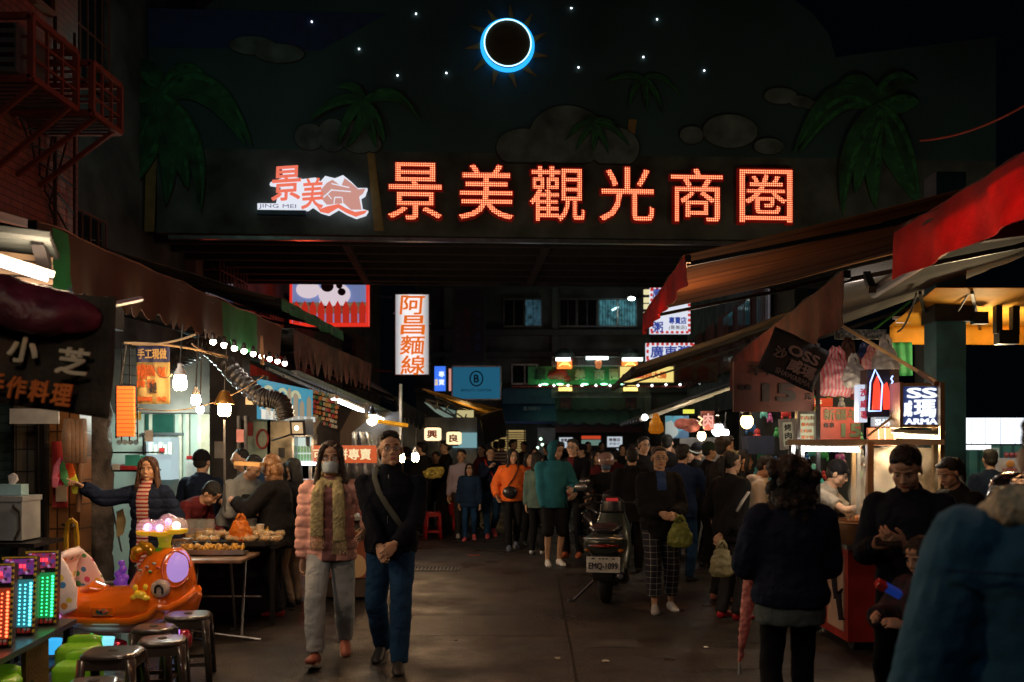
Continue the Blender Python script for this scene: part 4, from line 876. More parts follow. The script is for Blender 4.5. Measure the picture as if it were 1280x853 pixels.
# near top-left stall ceiling with a tube
tc_ = thing('stall_roof', 'dark corrugated stall roof edge at the top left corner with slats below', 'roof', at(10, 300, 4.6))
quadsheet(MB(), at(-260, 250, 4.4), at(-200, 320, 6.2), at(74, 318, 5.4), at(62, 290, 4.9), .03, 10, .012).build('sheet_roof', mat('roof_teal', (.02, .03, .03), .8), tc_)
for k in range(4): MB().bar(at(-160, 300+k*13, 4.9), at(66, 326+k*9, 5.25), .02, .03).build('slat', mat('slat_ochre', (.1, .065, .03), .6), tc_)
MB().bar(at(47, 300, 5.0), at(60, 345, 5.3), .06).build('bracket', BLKM, tc_)
tube_lamp('bright fluorescent tube glowing over the dark banner at the left edge', at(-190, 270, 4.75), at(60, 350, 5.15), glow('tube_pinkwhite', (1., .82, .8), 7), .012)
# ---------------------------------------------------------------- left food stall
def bulb(label, px, py, Y, size=.05, m=BULBW, hang=.5, shape='spiral', group=None, cage=None, cat='bulb'):
    p = at(px, py, Y); t = thing('hanging_bulb', label, 'bulb', p-V((0, 0, size)), 0, group); mb = MB()
    if shape == 'spiral': mb.loft([p+V((0, 0, -size*1.15)), p+V((0, 0, -size*.9)), p, p+V((0, 0, size*.75))], [size*.5, size*.8, size*.85, size*.7], n=14)
    else: mb.ell(p, (size, size, size*1.15), 16)
    mb.build('bulb', m, t, smooth=True)
    MB().lathe(p+V((0, 0, size*.78)), [(size*.68, 0), (size*.72, size*.35), (size*.5, size*.8), (size*.35, size*1.0), (size*.33, size*1.5), (.006, size*1.6)], 16).build('socket', WHP if shape == 'spiral' else PLB, t, smooth=40)
    if hang: MB().curve(p+V((0, 0, size*2.2)), p+V((.02, 0, hang)), .006, 0).build('cord', CORD, t)
    if cage:
        mb = MB(); mb.lathe(p+V((0, 0, size*.5)), [(size*1.35, 0), (size*1.2, size*.5), (size*.6, size*1.7), (size*.35, size*1.9)], 16); mb.build('guard', cage, t)
    return t
bulb('big spiral bulb in a white socket, nearest of the bulbs beside the yellow menu cloth', 225, 477, 7.3, .056, hang=.42)
bulb('smaller spiral bulb hanging in the middle behind the big spiral one', 245, 499, 8.4, .045, hang=.55)
bulb('bare cool white bulb just behind the middle spiral bulb', 250, 512, 8.9, .035, glow('bulb_coolw', (.85, .92, 1.), 50), shape='round', hang=.6)
bulb('round bulb with a gold metal shade, rightmost of the three big stall bulbs', 280.5, 510, 7.9, .058, hang=.5, shape='spiral', cage=mat('brass', (.6, .35, .1), .3, .9))
mb = MB().curve(at(155, 429, 7.3), at(285, 447, 7.6), .009, -.03).curve(at(285, 447, 7.6), at(240, 430, 7.0), .006, .02).curve(at(190, 455, 7.6), at(215, 468, 7.3), .004, .06).curve(at(165, 430, 7.3), at(245, 418, 7.2), .008, .03).curve(at(170, 510, 7.9), at(330, 470, 8.3), .004, .12)
single(mb, 'string_of_wire', mat('wire_tan', (.3, .2, .1), .6), 'tangled tan wires strung above the hanging stall bulbs', 'wire')
single(MB().bar(at(280.5, 525, 7.95), at(281, 640, 7.95), .014), 'thin_pole', STEEL, 'thin bright metal pole straight below the gold shaded bulb', 'pole')
single(MB().bar(at(329, 456, 8.4), at(327, 420, 8.3), .02).bar(at(326, 455, 8.4), at(326, 420, 8.3), .01), 'wooden_rod', WOODM, 'short wooden rod hanging down from the scalloped awning edge', 'rod')
# yellow menu cloth
def hang_cloth(name, label, cat, x0, y0, x1, y1, Y, mats, split=None, wav=.012):
    A = at(x0, y0, Y); B = at(x1, y1, Y); t = thing(name, label, cat, ((A.x+B.x)/2, Y, B.z))
    def rows(za, zb_): return [[(A.x+(B.x-A.x)*j/16, Y+wav*math.sin(j*.9+z*4), z) for j in range(17)] for z in [zb_+(za-zb_)*i/8 for i in range(9)]]
    if split: zs = A.z+(B.z-A.z)*split; MB().sheet(rows(zs, B.z), .004).build('cloth', mats[0], t, smooth=True); MB().sheet(rows(A.z, zs), .004).build('header', mats[1], t, smooth=True)
    else: MB().sheet(rows(A.z, B.z), .004).build('cloth', mats[0], t, smooth=True)
    return t, A, B
mc, A, B = hang_cloth('menu_cloth', 'yellow menu cloth with a navy header and orange writing hanging left of the bulbs', 'banner', 171, 433, 213, 505, 7.75, [mat('cloth_yellow', (.8, .62, .26), .7, bump=.2), mat('cloth_navy', (.03, .04, .12), .7)], .28)
TANL, ORL, INK = mat('tan_ink', (.5, .35, .15), .7), mat('orange_ink', (.6, .12, .02), .7), mat('ink_black', (.02, .02, .03), .6)
def wr(t, s, px, py, w, h, Y, m, dy=.03, bold=.02, ry=0., rz=0.): return write(MB(), s, face(at(px, py, Y)-V((0, dy, 0)), ry=ry, rz=rz), w*Y/F, h*Y/F, .003, bold).build('lettering', m, t)
wr(mc, '手工現做', 192, 443, 36, 13, 7.75, TANL); wr(mc, '香雞排', 180, 466, 12, 18, 7.75, ORL)
for i, s in enumerate(('大腸', '甜條', '地瓜')): wr(mc, s, 178+i*13, 462+i*2, 10, 14, 7.75, ORL)
for i, s in enumerate(('炸物', '豆干')): wr(mc, s, 178+i*13, 480, 10, 10, 7.75, ORL)
wr(mc, '歡迎', 193, 485, 9, 14, 7.75, INK); wr(mc, '營業時間', 183, 499, 18, 6, 7.75, ORL); wr(mc, '外帶', 204, 499, 12, 6, 7.75, ORL)
og = thing('orange_lit_sign', 'glowing plain orange striped panel hanging left of the yellow menu cloth', 'sign', at(156, 546, 7.4))
fbox(MB(), 145.5, 167, 483, 546, 7.4, .03).build('panel', bands('orange_strip', (1., .16, .02), (.35, .04, .01), 5.3*7.4/F, 'Z', .16, emit=.85), og)
fbox(MB(), 144, 146, 482, 548, 7.4, .05).build('frame', BLKM, og)
single(MB().curve(at(150, 482, 7.4), at(158, 430, 7.3), .006), 'sign_wire', CORD, 'black wire holding up the orange striped panel', 'wire')
# wire rack behind the orange panel
rk = thing('wire_rack', 'tall black wire rack behind the orange striped panel', 'rack', at(165, 545, 7.9)); mb = MB()
for k in range(10): mb.bar(at(152, 432+k*12, 7.9), at(172, 434+k*12, 7.9), .008)
for k in range(3): mb.bar(at(152+k*10, 430, 7.9), at(152+k*10, 552, 7.9), .01)
mb.build('grid', BLKM, rk)
# duct
DUCT = mat('duct_black', (.03, .03, .032), .35, .5, bump=.2)
def corr(name, label, pts, r, m, ribs, cat='duct'):
    P_ = [V(p) for p in pts]; full = []; rad = []; L_ = sum((P_[i+1]-P_[i]).length for i in range(len(P_)-1)); 
    def cr(t):
        k = min(int(t*(len(P_)-1)), len(P_)-2); u = t*(len(P_)-1)-k; a = P_[max(k-1, 0)]; b_ = P_[k]; c = P_[k+1]; d = P_[min(k+2, len(P_)-1)]
        return .5*((2*b_)+(c-a)*u+(2*a-5*b_+4*c-d)*u*u+(3*b_-a-3*c+d)*u**3)
    n = ribs*4
    for i in range(n+1): full.append(cr(i/n)); rad.append(r*(1+.07*math.cos(i*math.pi/2)))
    return single(MB().loft(full, rad, n=18), name, m, label, cat, smooth=True)
corr('exhaust_duct', 'thick black corrugated exhaust duct bending down to the steel cooker behind the bulbs', [at(212, 456, 9.6), at(236, 441, 9.4), at(256, 433, 9.2), at(275, 447, 9.1), at(300, 475, 9.05), at(325, 496, 9.), at(340, 499, 9.), at(352, 505, 9.), at(357, 524, 9.)], .083, DUCT, 34)
corr('vent_hose', 'grey ribbed vent hose lying left of the black exhaust duct', [at(205, 452, 10.2), at(228, 446, 10.0), at(262, 432, 9.8)], .10, mat('hose_grey', (.18, .19, .2), .4, .6), 12)
# kitchen behind
kw = thing('stall_kitchen', 'bright pale green kitchen recess behind the woman in the striped top', 'kitchen', at(210, 555, 11.6)+V((0, 0, -1.6)))
PG = mat('pale_green_wall', (.42, .50, .44), .5, var=.12, scale=2); Y = 11.9
fbox(MB(), 120, 262, 440, 760, Y, .1).build('back_wall', PG, kw)
mb = MB(); 
for px in (223, 232, 247, 186): fbox(mb, px, px+4, 512, 640, Y-.07, .05)
mb.build('pipe', mat('pipe_cream', (.55, .52, .42), .4), kw)
fbox(MB(), 128, 262, 436, 516, 11.2, .5).build('lintel', mat('lintel_dark', (.04, .03, .022), .8, var=.5, scale=3), kw)
fbox(MB(), 182, 217, 518, 541, Y-.06, .05).build('window', mat('green_glass', (.02, .08, .06), .2), kw); fbox(MB(), 176, 226, 541, 544, Y-.12, .1).build('shelf', STEEL, kw)
fr = MB(); fbox(fr, 183, 213, 547, 600, 11.5, .3); fr.build('cabinet', glow('cab_lit', (.7, .9, .95), .55), kw)
mb = MB()
for k in range(5): fbox(mb, 186+k*6, 190.5+k*6, 553+(k % 2)*3, 568, 11.42, .05)
mb.build('bottle_row', mat('bottle_pale', (.5, .55, .5), .3), kw); fbox(MB(), 199, 205, 560, 565, 11.38, .03).build('label_strip', REDP, kw)
fbox(MB(), 251, 262, 512, 640, 11.8, .1).build('door_edge', mat('cream_door', (.5, .42, .28), .5), kw)
sh = thing('goods_shelf', 'dark shelf rack with boxes left of the kitchen recess', 'shelf', at(155, 640, 10.2))
for y in (588, 565, 612): fbox(MB(), 135, 180, y, y+2, 10.2, .5).build('shelf_board', BLKM, sh)
for x in (135, 178): fbox(MB(), x, x+2, 545, 690, 10.2, .05).build('post', BLKM, sh)
for lab, (x0, y0, x1, y1), c in (('teal plastic basket hanging on the shelf left of the laughing woman', (156, 569, 176, 583), (.05, .4, .35)), ('red tray on the dark shelf rack beneath the teal basket', (150, 582, 170, 588), (.4, .03, .04)), ('white carton on the dark shelf rack beside the red tray', (140, 580, 149, 588), (.5, .5, .48))):
    single(MB().mesh(solid(fbox(MB(), x0, x1, y0, y1, 9.9, .15), .008, 1), keep=False), 'basket' if 'basket' in lab else ('tray' if 'tray' in lab else 'carton'), mat('goods'+lab[:5], c, .4), lab, 'container')
mb = MB()
for k in range(4): mb.loft([at(149+k*7, 553, 10.0), at(149+k*7, 553, 10.3)], .027, n=12)
single(mb, 'cup_stack', mat('cup_blue', (.25, .35, .4), .3), 'row of four pale blue cup stacks lying under the orange panel', 'cups')
# pillar and cabinets between kitchen and cooker
pl = thing('stall_pillar', 'dark paneled pillar between the kitchen recess and the steel cooker', 'pillar', at(290, 555, 10.8)+V((0, 0, -1.6)))
fbox(MB(), 262, 302, 400, 790, 10.8, .35).build('shaft', mat('pillar_dark', (.025, .022, .02), .7, var=.5, scale=4), pl); fbox(MB(), 268, 280, 552, 573, 10.78, .01).build('notice', mat('old_paper', (.3, .28, .25), .8), pl)
fbox(MB(), 297, 333, 470, 525, 10.5, .1).build('panel', BLKM, pl)
mb = MB(); fbox(mb, 305, 308, 520, 600, 10.4, .05); fbox(mb, 296, 299, 520, 600, 10.4, .05); mb.build('post', STEEL, pl)
bw_ = thing('poster_board', 'pale green lit wall board with a round red sign behind the grey jacket man', 'board', at(322, 590, 10.9)); fbox(MB(), 306, 338, 525, 600, 10.9, .05).build('board', mat('pale_board', (.4, .5, .38), .6), bw_)
X = at(328, 549, 10.85); MB().loft([X+V((.062*math.cos(a*math.pi/12), 0, .1*math.sin(a*math.pi/12))) for a in range(25)], .012, n=6).build('round_mark', REDP, bw_); fbox(MB(), 308, 316, 528, 545, 10.87, .02).build('red_leaf', REDP, bw_)
# mural sign
ms = thing('mural_sign', 'blue lit sign painted with grey castle towers above the cooker', 'sign', at(355, 527, 9.8)); A = at(321, 474, 9.6); B = at(388, 488, 10.4); C_ = at(388, 528, 10.4); D = at(321, 524, 9.6)
quadsheet(MB(), D, C_, B, A, .03).build('panel', glow('mural_blue', (.06, .42, .62), .55), ms)
def onp(u, v): return A.lerp(B, u).lerp(D.lerp(C_, u), v)+V((.05, -.025, 0))
def onquad(mb, pts):
    q = [onp(*p) for p in pts]; n = len(q); mb.add(q+[p+V((.004, .012, 0)) for p in q], [tuple(range(n)), tuple(range(n, 2*n))[::-1]]+[(i, i+n, (i+1) % n+n, (i+1) % n) for i in range(n)]); return mb
mb = MB()
for k, (u, h) in enumerate(((.12, .45), (.25, .62), (.38, .5), (.5, .8), (.62, .72), (.74, .5), (.88, .66))):
    onquad(mb, [(u-.045, 1), (u+.045, 1), (u+.04, 1-h), (u, .88-h), (u-.04, 1-h)])
mb.build('tower', glow('mural_tower', (.5, .42, .3), .45), ms, kind='stuff')
mb = MB()
for u in (.12, .38, .62): onquad(mb, [(u+.1*math.cos(a*math.pi/6), .34-.22*math.sin(a*math.pi/6)) for a in range(7)]+[(u+.06*math.cos(a*math.pi/6), .34-.13*math.sin(a*math.pi/6)) for a in range(6, -1, -1)])
mb.build('arch', glow('mural_arch', (.75, .8, .5), .5), ms, kind='stuff')
mb = MB(); onquad(mb, [(0, .75), (.3, .8), (.6, .86), (1, .84), (1, 1), (0, 1)]); mb.build('foreground_band', glow('mural_white', (.85, .9, .85), .6), ms)
# cooker hood and vending cabinet
ck = thing('steel_cooker', 'beige steel cooker hood box under the end of the black exhaust duct', 'cooker', at(352, 555, 10.9)+V((0, 0, -1.6)))
fbox(MB(), 334, 366, 523, 618, 10.9, .4).build('cabinet', mat('beige_steel', (.34, .29, .19), .4, .5, var=.4, scale=5), ck); fbox(MB(), 331, 369, 520, 524, 10.85, .5).build('hood', STEEL, ck); fbox(MB(), 348, 355, 560, 572, 10.86, .03).build('handle', PLB, ck)
sp_ = thing('flood_lamp', 'black square flood lamp with an amber face clamped left of the drinks cabinet', 'lamp', at(372, 540, 10.0))
Mx = face(at(373, 535, 9.9), rz=-.5, rx=.12); MB().box((0, .05, 0), (.20, .12, .15), Mx).build('housing', PLB, sp_); MB().box((-.0, -.016, 0), (.13, .01, .11), Mx).build('reflector', glow('amber_face', (.9, .6, .3), .6), sp_)
MB().ell(Mx @ V((-.0, -.025, 0)), .022, 10).build('led_chip', glow('chip', (1, .9, .7), 9), sp_); MB().tube([at(372, 540, 10.0), at(356, 546, 10.2), at(340, 551, 10.6)], .01).build('arm', BLKM, sp_)
dc = thing('drinks_cabinet', 'white lit drinks cabinet with small bottles beside the orange crepe sign', 'cabinet', at(379, 600, 10.5))
fbox(MB(), 366, 391, 547, 577, 10.5, .02).build('back', glow('cab_white', (.75, .9, .8), .75), dc); mb = MB(); fbox(mb, 365, 367.5, 545, 600, 10.3, .2); fbox(mb, 389.5, 392, 545, 580, 10.3, .2); fbox(mb, 365, 392, 543, 546, 10.3, .2); mb.build('frame', STEEL, dc)
fbox(MB(), 364, 393, 578, 582, 10.2, .25).build('lit_edge', glow('edge_white', (.85, .9, 1), 3.5), dc)
mb = MB()
for r_ in range(2):
    for k in range(6): fbox(mb, 368+k*3.8, 370.6+k*3.8, 558+r_*10, 566+r_*10, 10.43, .03)
mb.build('bottle_row', mat('bottle_g', (.1, .3, .12), .3), dc, kind='stuff')
for x in (367, 388): MB().bar(at(x, 582, 10.3), at(x, 700, 10.3), .03).build('leg', STEEL, dc)
fbox(MB(), 364, 393, 600, 603, 10.2, .3).build('shelf', WHP, dc)
# striped drape and orange crepe sign
sd = thing('striped_drape', 'grey and black striped scalloped stall drape above the orange sign', 'drape', at(412, 556, 10.6)); A = at(382, 533, 10.4); B = at(440, 541, 11.6); g = []
for i in range(7):
    v = i/6; g.append([A.lerp(B, j/40)+V((0, .02*math.sin(j*.8), -v*(.20+.03*abs(math.sin(j*math.pi/10))))) for j in range(41)])
MB().sheet(g[::-1], .005).build('cloth', bands('drape_stripe', (.03, .03, .03), (.25, .22, .17), .30, 'X', .5), sd, smooth=True)
quadsheet(MB(), A+V((.1, 1.2, .25)), B+V((.1, 1.2, .25)), B, A, .01).build('top', bands('drape_stripe2', (.03, .03, .03), (.25, .22, .17), .30, 'X', .5), sd)
cs = thing('crepe_sign', 'orange red lit stall sign with cream writing behind the masked woman', 'sign', at(430, 580, 10.3)); fbox(MB(), 389, 470, 557, 579, 10.3, .08).build('panel', glow('sign_orange', (.9, .12, .02), .55), cs)
wr(cs, '可麗餅專賣', 428, 568, 72, 14, 10.3, glow('cream_ink', (1., .8, .45), .9), .01)
# hanging snack bunting
rr = random.Random(11)
SN = [glow('snack_red', (.8, .05, .03), .16), glow('snack_gold', (.7, .3, .05), .22), glow('snack_green', (.1, .3, .08), .1), glow('snack_cream', (.6, .4, .2), .22), glow('snack_orange', (.8, .18, .02), .2)]  # pack colours carry a faint glow of their own, standing in for light
for k in range(9):
    px = 389+k*3.9; t = thing('snack_strip', ['first', 'second', 'third', 'fourth', 'fifth', 'sixth', 'seventh', 'eighth', 'ninth'][k]+' hanging strip of colourful snack packs counting from the blue mural sign', 'snack strip', at(px, 530, 10.9), 0, 'hanging strips of snack packs')
    n = 7
    for j in range(n):
        py = 489+k*1.0+j*6.1; MB().box(at(px+rr.uniform(-1, 1), py, 10.9), (rr.uniform(.02, .04), .02, rr.uniform(.03, .045)), rz=rr.uniform(-.6, .6), ry=rr.uniform(-.3, .3)).build('snack_pack', SN[rr.randrange(5)], t)
    MB().bar(at(px, 484, 10.92), at(px, 532, 10.92), .004).build('string', CORD, t)
bulb('round warm bulb under the yellow beam, nearest the snack strips', 423, 528, 12.4, .075, BULBY, .3, 'round'); bulb('round warm bulb under the yellow beam just above the man in glasses', 465, 524.5, 12.6, .07, BULBY, .2, 'round')
bulb('spiral bulb behind the man in glasses, left of the lantern pair', 501, 572, 13.6, .06, BULBW, .4); bulb('spiral bulb between the man in glasses and the paper lanterns', 519, 571, 14.3, .06, BULBW, .4)
# stall backs
w2 = thing('stall_partition', 'grey steel partition wall behind the bulbs and yellow beam', 'partition', at(460, 555, 15.2)+V((0, 0, -1.6))); fbox(MB(), 405, 500, 515, 705, 15.2, .08).build('panel', mat('grey_steel_wall', (.15, .15, .145), .5, .3, var=.5, scale=2.5, bump=.2), w2); fbox(MB(), 499, 502, 480, 705, 15.1, .1).build('post', STEEL, w2)
w3 = thing('stall_partition', 'farther grey partition wall behind the two paper lanterns', 'partition', at(545, 555, 20)+V((0, 0, -1.6))); fbox(MB(), 498, 596, 522, 670, 20., .08).build('panel', mat('grey_steel_wall2', (.20, .22, .22), .5, .3, var=.4, scale=2), w3); fbox(MB(), 566, 596, 541, 560, 19.9, .08).build('lit_board', glow('cyan_board', (.3, .6, .65), .5), w3)
bv = thing('metal_pot', 'shiny steel stock pot hanging above the yellow beam end', 'pot', at(460, 523, 13.9)); p = at(453, 520, 13.9); MB().lathe(p-V((0, 0, .06)), [(.1, 0), (.13, .02), (.14, .2), (.15, .22)], 18).build('vessel', STEEL, bv, smooth=40)
vs_ = thing('veil_sheet', 'crumpled silver plastic sheet hanging above the man in glasses', 'sheet', at(455, 580, 12.6)); A = at(428, 540, 12.4); B = at(462, 540, 12.8)
MB().sheet([[A.lerp(B, j/20)+V((.03*i*j/20, .06*math.sin(j*1.3+i*.4), -i*.10-.0*j)) for j in range(21)] for i in range(6, -1, -1)], .003).build('film', mat('film', (.45, .45, .45), .12, .6, bump=.8, bscale=20), vs_, smooth=True)
# lanterns
def lantern(label, px, py, Y, w, h, ch, col, s, cap=BLKM, group=None):
    p = at(px, py, Y); t = thing('paper_lantern', label, 'lantern', p-V((0, 0, h/2)), 0, group); r = w/2
    MB().lathe(p, [(r*.7, -h/2)]+[(r*(.97+.03*math.cos(k*math.pi)), -h/2+h*(.1+.8*k/10)) for k in range(11)]+[(r*.7, h/2)], 20).build('shade', glow('lantern'+label[:9], col, s, .5), t, smooth=True)
    MB().lathe(p+V((0, 0, h/2-.002)), [(r*.6, 0), (r*.6, .03)], 16).lathe(p-V((0, 0, h/2+.028)), [(r*.6, 0), (r*.6, .03)], 16).build('rim', cap, t)
    write(MB(), ch, face(p-V((0, r*1.02, 0))), w*.6, h*.62, .004, .03).build('lettering', mat('lantern_ink', (.25, .03, .01), .7), t); return t
lantern('wide glowing cream paper lantern, left one of the pair over the crowd', 541, 543, 16.6, .29, .22, '興', (1., .72, .42), 1.5); lantern('glowing cream paper lantern, right one of the pair over the crowd', 567.5, 548, 17.2, .27, .22, '良', (1., .75, .42), 1.3)

# ---------------------------------------------------------------- food table
FT = Y = 8.75
tz_ = .705; xa_, xb_ = xx(222, 8.6), xx(330, 8.9)
ft = thing('folding_table', 'worn folding table with crossed steel legs in front of the food stall', 'table', ((xa_+xb_)/2, 8.75, 0))
MB().mesh(solid(MB().box(((xa_+xb_)/2-.02, 8.55, tz_-.03), (xb_-xa_, .62, .03)), .012, 1), keep=False).build('tabletop', mat('tabletop', (.26, .17, .12), .3, var=.35, scale=6, bump=.1), ft, smooth=50)
for s_ in (-.22, .2):
    xm = (xa_+xb_)/2+s_
    for a, b_ in ((-.22, .24), (.24, -.22)): MB().tube([(xm+.0, 8.55+a, tz_-.05), (xm+.09*(1 if a > 0 else -1), 8.55+b_, .02), (xm+.16*(1 if a > 0 else -1)+.03, 8.55+b_, .015)], .012, 8).build('leg', STEEL, ft)
MB().tube([(xa_+.15, 8.3, .1), (xb_+.12, 8.3, .02)], .01).tube([(xa_+.1, 8.8, .3), (xb_, 8.8, .3)], .01).build('crossbar', STEEL, ft)
bt = thing('black_table', 'dark stall table with a skirt standing behind the folding table', 'table', (xx(285, 9.3), 9.3, 0)); MB().box((xx(285, 9.3), 9.3, .72), (1.05, .65, .04)).build('top', BLKM, bt); MB().box((xx(285, 9.5), 9.55, .35), (1.0, .03, .7)).build('skirt', mat('skirt_dark', (.02, .02, .022), .8), bt)
for s_ in (-.48, .48): MB().bar((xx(285, 9.3)+s_, 9.03, 0), (xx(285, 9.3)+s_, 9.03, .7), .04).build('leg', BLKM, bt)
tr_ = thing('bread_tray', 'black tray with raised edges on the dark stall table', 'tray', (xx(280, 9.1), 9.05, .74))
mb = MB().box((xx(280, 9.05), 9.03, .75), (.86, .46, .02)); mb.box((xx(280, 9.05), 8.8, .765), (.88, .02, .04)).box((xx(280, 9.05), 9.26, .765), (.88, .02, .04)); mb.build('pan', BLKM, tr_)
PLF = mat('cellophane_clear', (.9, .75, .5), .12, alpha=.35, bump=1., bscale=18); BREAD = mat('bread', (.55, .28, .07), .6, var=.5, scale=12)
rr = random.Random(4)
for k in range(14):
    q = V((xx(252, 9)+.05+(k % 7)*.105+rr.uniform(-.02, .02), 8.92+.13*(k//7)+rr.uniform(-.02, .02), .775+.03*(k//7)))
    t = thing('wrapped_bun', 'golden fried bun wrapped in clear film among the pile on the black tray', 'bun', q, rr.uniform(0, 3), 'wrapped buns piled on the tray')
    MB().ell((0, 0, .022), (.055, .034, .026), 12).build('bun', BREAD, t, world=False, smooth=True); MB().mesh(solid(MB().ell((0, 0, .028), (.066, .045, .034), 12).ell((.06, 0, .04), (.025, .015, .02), 10).ell((-.06, 0, .035), (.022, .014, .018), 10), .008, 0, .015, .03), keep=False).build('film', PLF, t, world=False)
for k in range(3):
    q = V((xx(238+k*12, 9.25), 9.25, .74)); t = thing('clear_jar', ['leftmost', 'middle', 'right hand'][k]+' of the three clear jars holding golden snacks behind the tray', 'jar', q, 0)
    MB().lathe((0, 0, 0), [(.045, 0), (.05, .01), (.05, .2), (.045, .21)], 18).build('glass', GLASSM, t, world=False, smooth=40); MB().lathe((0, 0, .005), [(.042, 0), (.046, .01), (.046, .06+.03*k)], 14).build('filling', mat('golden', (.6, .32, .04), .5, var=.5, scale=30, bump=.8), t, world=False)
t = thing('snack_basket', 'small grey patterned basket at the left end of the folding table', 'basket', (xx(232, 8.8), 8.72, .69)); MB().box((xx(232, 8.8), 8.72, .75), (.13, .12, .10)).build('basket', pattern('weave', (.15, .15, .16), [(.4, .4, .4), (.05, .05, .05)], 60), t); MB().box((xx(232, 8.8), 8.72, .81), (.14, .13, .02)).build('lid', mat('brown_lid', (.2, .12, .06), .6), t)
# orange carrier bag
def carrier(label, p, w, h, m, handles=True, lod=1, name='plastic_bag', cat='bag', group=None, tied=False):
    t = thing(name, label, cat, p, 0, group); mb = MB()
    mb.loft([(0, 0, .0), (0, 0, h*.12), (0, 0, h*.4), (0, 0, h*.62), (0, 0, h*.76)], [(w*.34, w*.22), (w*.5, w*.34), (w*.47, w*.32), (w*.34, w*.2), (w*.1 if tied else w*.28, w*.08)], n=18)
    b_ = MB().mesh(solid(mb, w/22, 1, w*.16, w*.16), keep=False); b_.build('sack', m, t, world=False, smooth=True)
    if handles:
        for s in (-1, 1): MB().loft([(s*w*.2, 0, h*.66), (s*w*.17, 0, h*.86), (s*w*.04, 0, h), (s*w*.0, .01, h*1.0), (s*w*.03, .01, h*.84), (s*w*.1, 0, h*.68)], [(w*.06, w*.02)]*6, n=8).build('handle', m, t, world=False, smooth=True)
    return t
ORB = mat('bag_orange', (.85, .28, .04), .3, bump=.4, bscale=20, alpha=.95)
carrier('orange plastic carrier bag standing among the buns on the tray', (xx(297, 8.85), 8.95, .77), .21, .25, ORB)
pt = thing('steel_pot', 'steel pot in the hands of the grey jacket man at the stall', 'pot', (xx(306, 9.2), 9.3, .8)); MB().lathe((xx(306, 9.2), 9.3, .8), [(.075, 0), (.085, .01), (.085, .14), (.09, .145), (.08, .15)], 20).build('vessel', STEEL, pt, smooth=40); MB().box((xx(306, 9.2), 9.3, .74+.03), (.2, .2, .06)).build('stand', BLKM, pt)
# wooden tray held high by the balding man
single(MB().box(at(312, 580, 9.35), (.24, .2, .035), ry=.05), 'wooden_tray', mat('light_wood', (.55, .32, .12), .5, bump=.2), 'pale wooden tray raised between the two men behind the stall table', 'tray')
mc2 = thing('white_cabinet', 'white appliance with a red top standing in the kitchen recess', 'appliance', at(240, 610, 11.0)); fbox(MB(), 232, 250, 574, 640, 11.0, .3).build('body', WHP, mc2); fbox(MB(), 233, 249, 570, 575, 11.0, .3).build('red_top', REDP, mc2)
pp = thing('paper_parasol', 'folded pale yellow paper umbrella leaning behind the laughing woman', 'umbrella', at(150, 690, 9.0)); MB().sheet([[at(146+u*12-abs(v-.5)*8*u, 640+v*32-u*4, 9.0) for u in (0, .4, .8, 1)] for v in (1, .75, .5, .25, 0)], .01).build('canopy', mat('parasol_paper', (.45, .35, .15), .7), pp); MB().bar(at(137, 618, 9), at(152, 690, 9.0), .012).build('shaft', STEEL, pp)

# crepe cart, second tray and more goods
cc = thing('crepe_cart', 'dark crepe cart with a glass guard and jars below the orange sign', 'cart', (xx(425, 10.6), 10.6, 0)); xa, xb = xx(384, 10.5), xx(468, 10.5); xm = (xa+xb)/2
MB().box((xm, 10.7, .45), (xb-xa, .6, .8)).build('body', mat('cart_dark', (.05, .035, .03), .5, var=.5), cc); MB().box((xm, 10.65, .88), (xb-xa+.08, .75, .04)).build('counter', STEEL, cc); MB().box((xm, 10.3, 1.02), (xb-xa, .012, .24)).build('glass_guard', GLASSM, cc); MB().box((xm, 10.385, .5), (xb-xa-.1, .02, .5)).build('front_panel', pattern('cart_print', (.2, .05, .02), [(.5, .35, .2), (.3, .04, .03), (.1, .2, .08)], 5, .5), cc)
rr = random.Random(8)
for k in range(9):
    q = V((xa+.06+k*(xb-xa-.1)/8.5, 10.5+.12*(k % 2), .90)); t = thing('topping_jar', ['first', 'second', 'third', 'fourth', 'fifth', 'sixth', 'seventh', 'eighth', 'ninth'][k]+' topping jar along the crepe cart counter, counting from the left', 'jar', q); h = rr.uniform(.09, .17); c = ((.6, .1, .05), (.6, .45, .1), (.15, .35, .1), (.5, .3, .15), (.6, .55, .5))[k % 5]
    MB().lathe((0, 0, 0), [(.032, 0), (.035, .01), (.035, h)], 14).build('jar', mat('jar%d' % (k % 5), c, .25, coat=.5), t, world=False, smooth=40); MB().lathe((0, 0, h), [(.03, 0), (.036, .005), (.036, .025), (.02, .03)], 14).build('lid', STEEL if k % 2 else REDP, t, world=False, smooth=40)
t2 = thing('fried_tray', 'steel tray heaped with golden fried balls at the left of the folding table', 'tray', (xx(252, 8.7), 8.62, .70)); q = V((xx(252, 8.7), 8.62, .70)); MB().box(q+V((0, 0, .01)), (.38, .26, .015)).box(q+V((0, -.13, .025)), (.38, .01, .04)).box(q+V((-.19, 0, .025)), (.01, .26, .04)).build('pan', STEEL, t2); mb = MB()
for k in range(70): mb.ell(q+V((rr.uniform(-.16, .16), rr.uniform(-.1, .1), .035+rr.random()*.035)), rr.uniform(.014, .022), 8)
mb.build('fried_balls', mat('golden', (.6, .32, .04), .5), t2, smooth=True, kind='stuff')
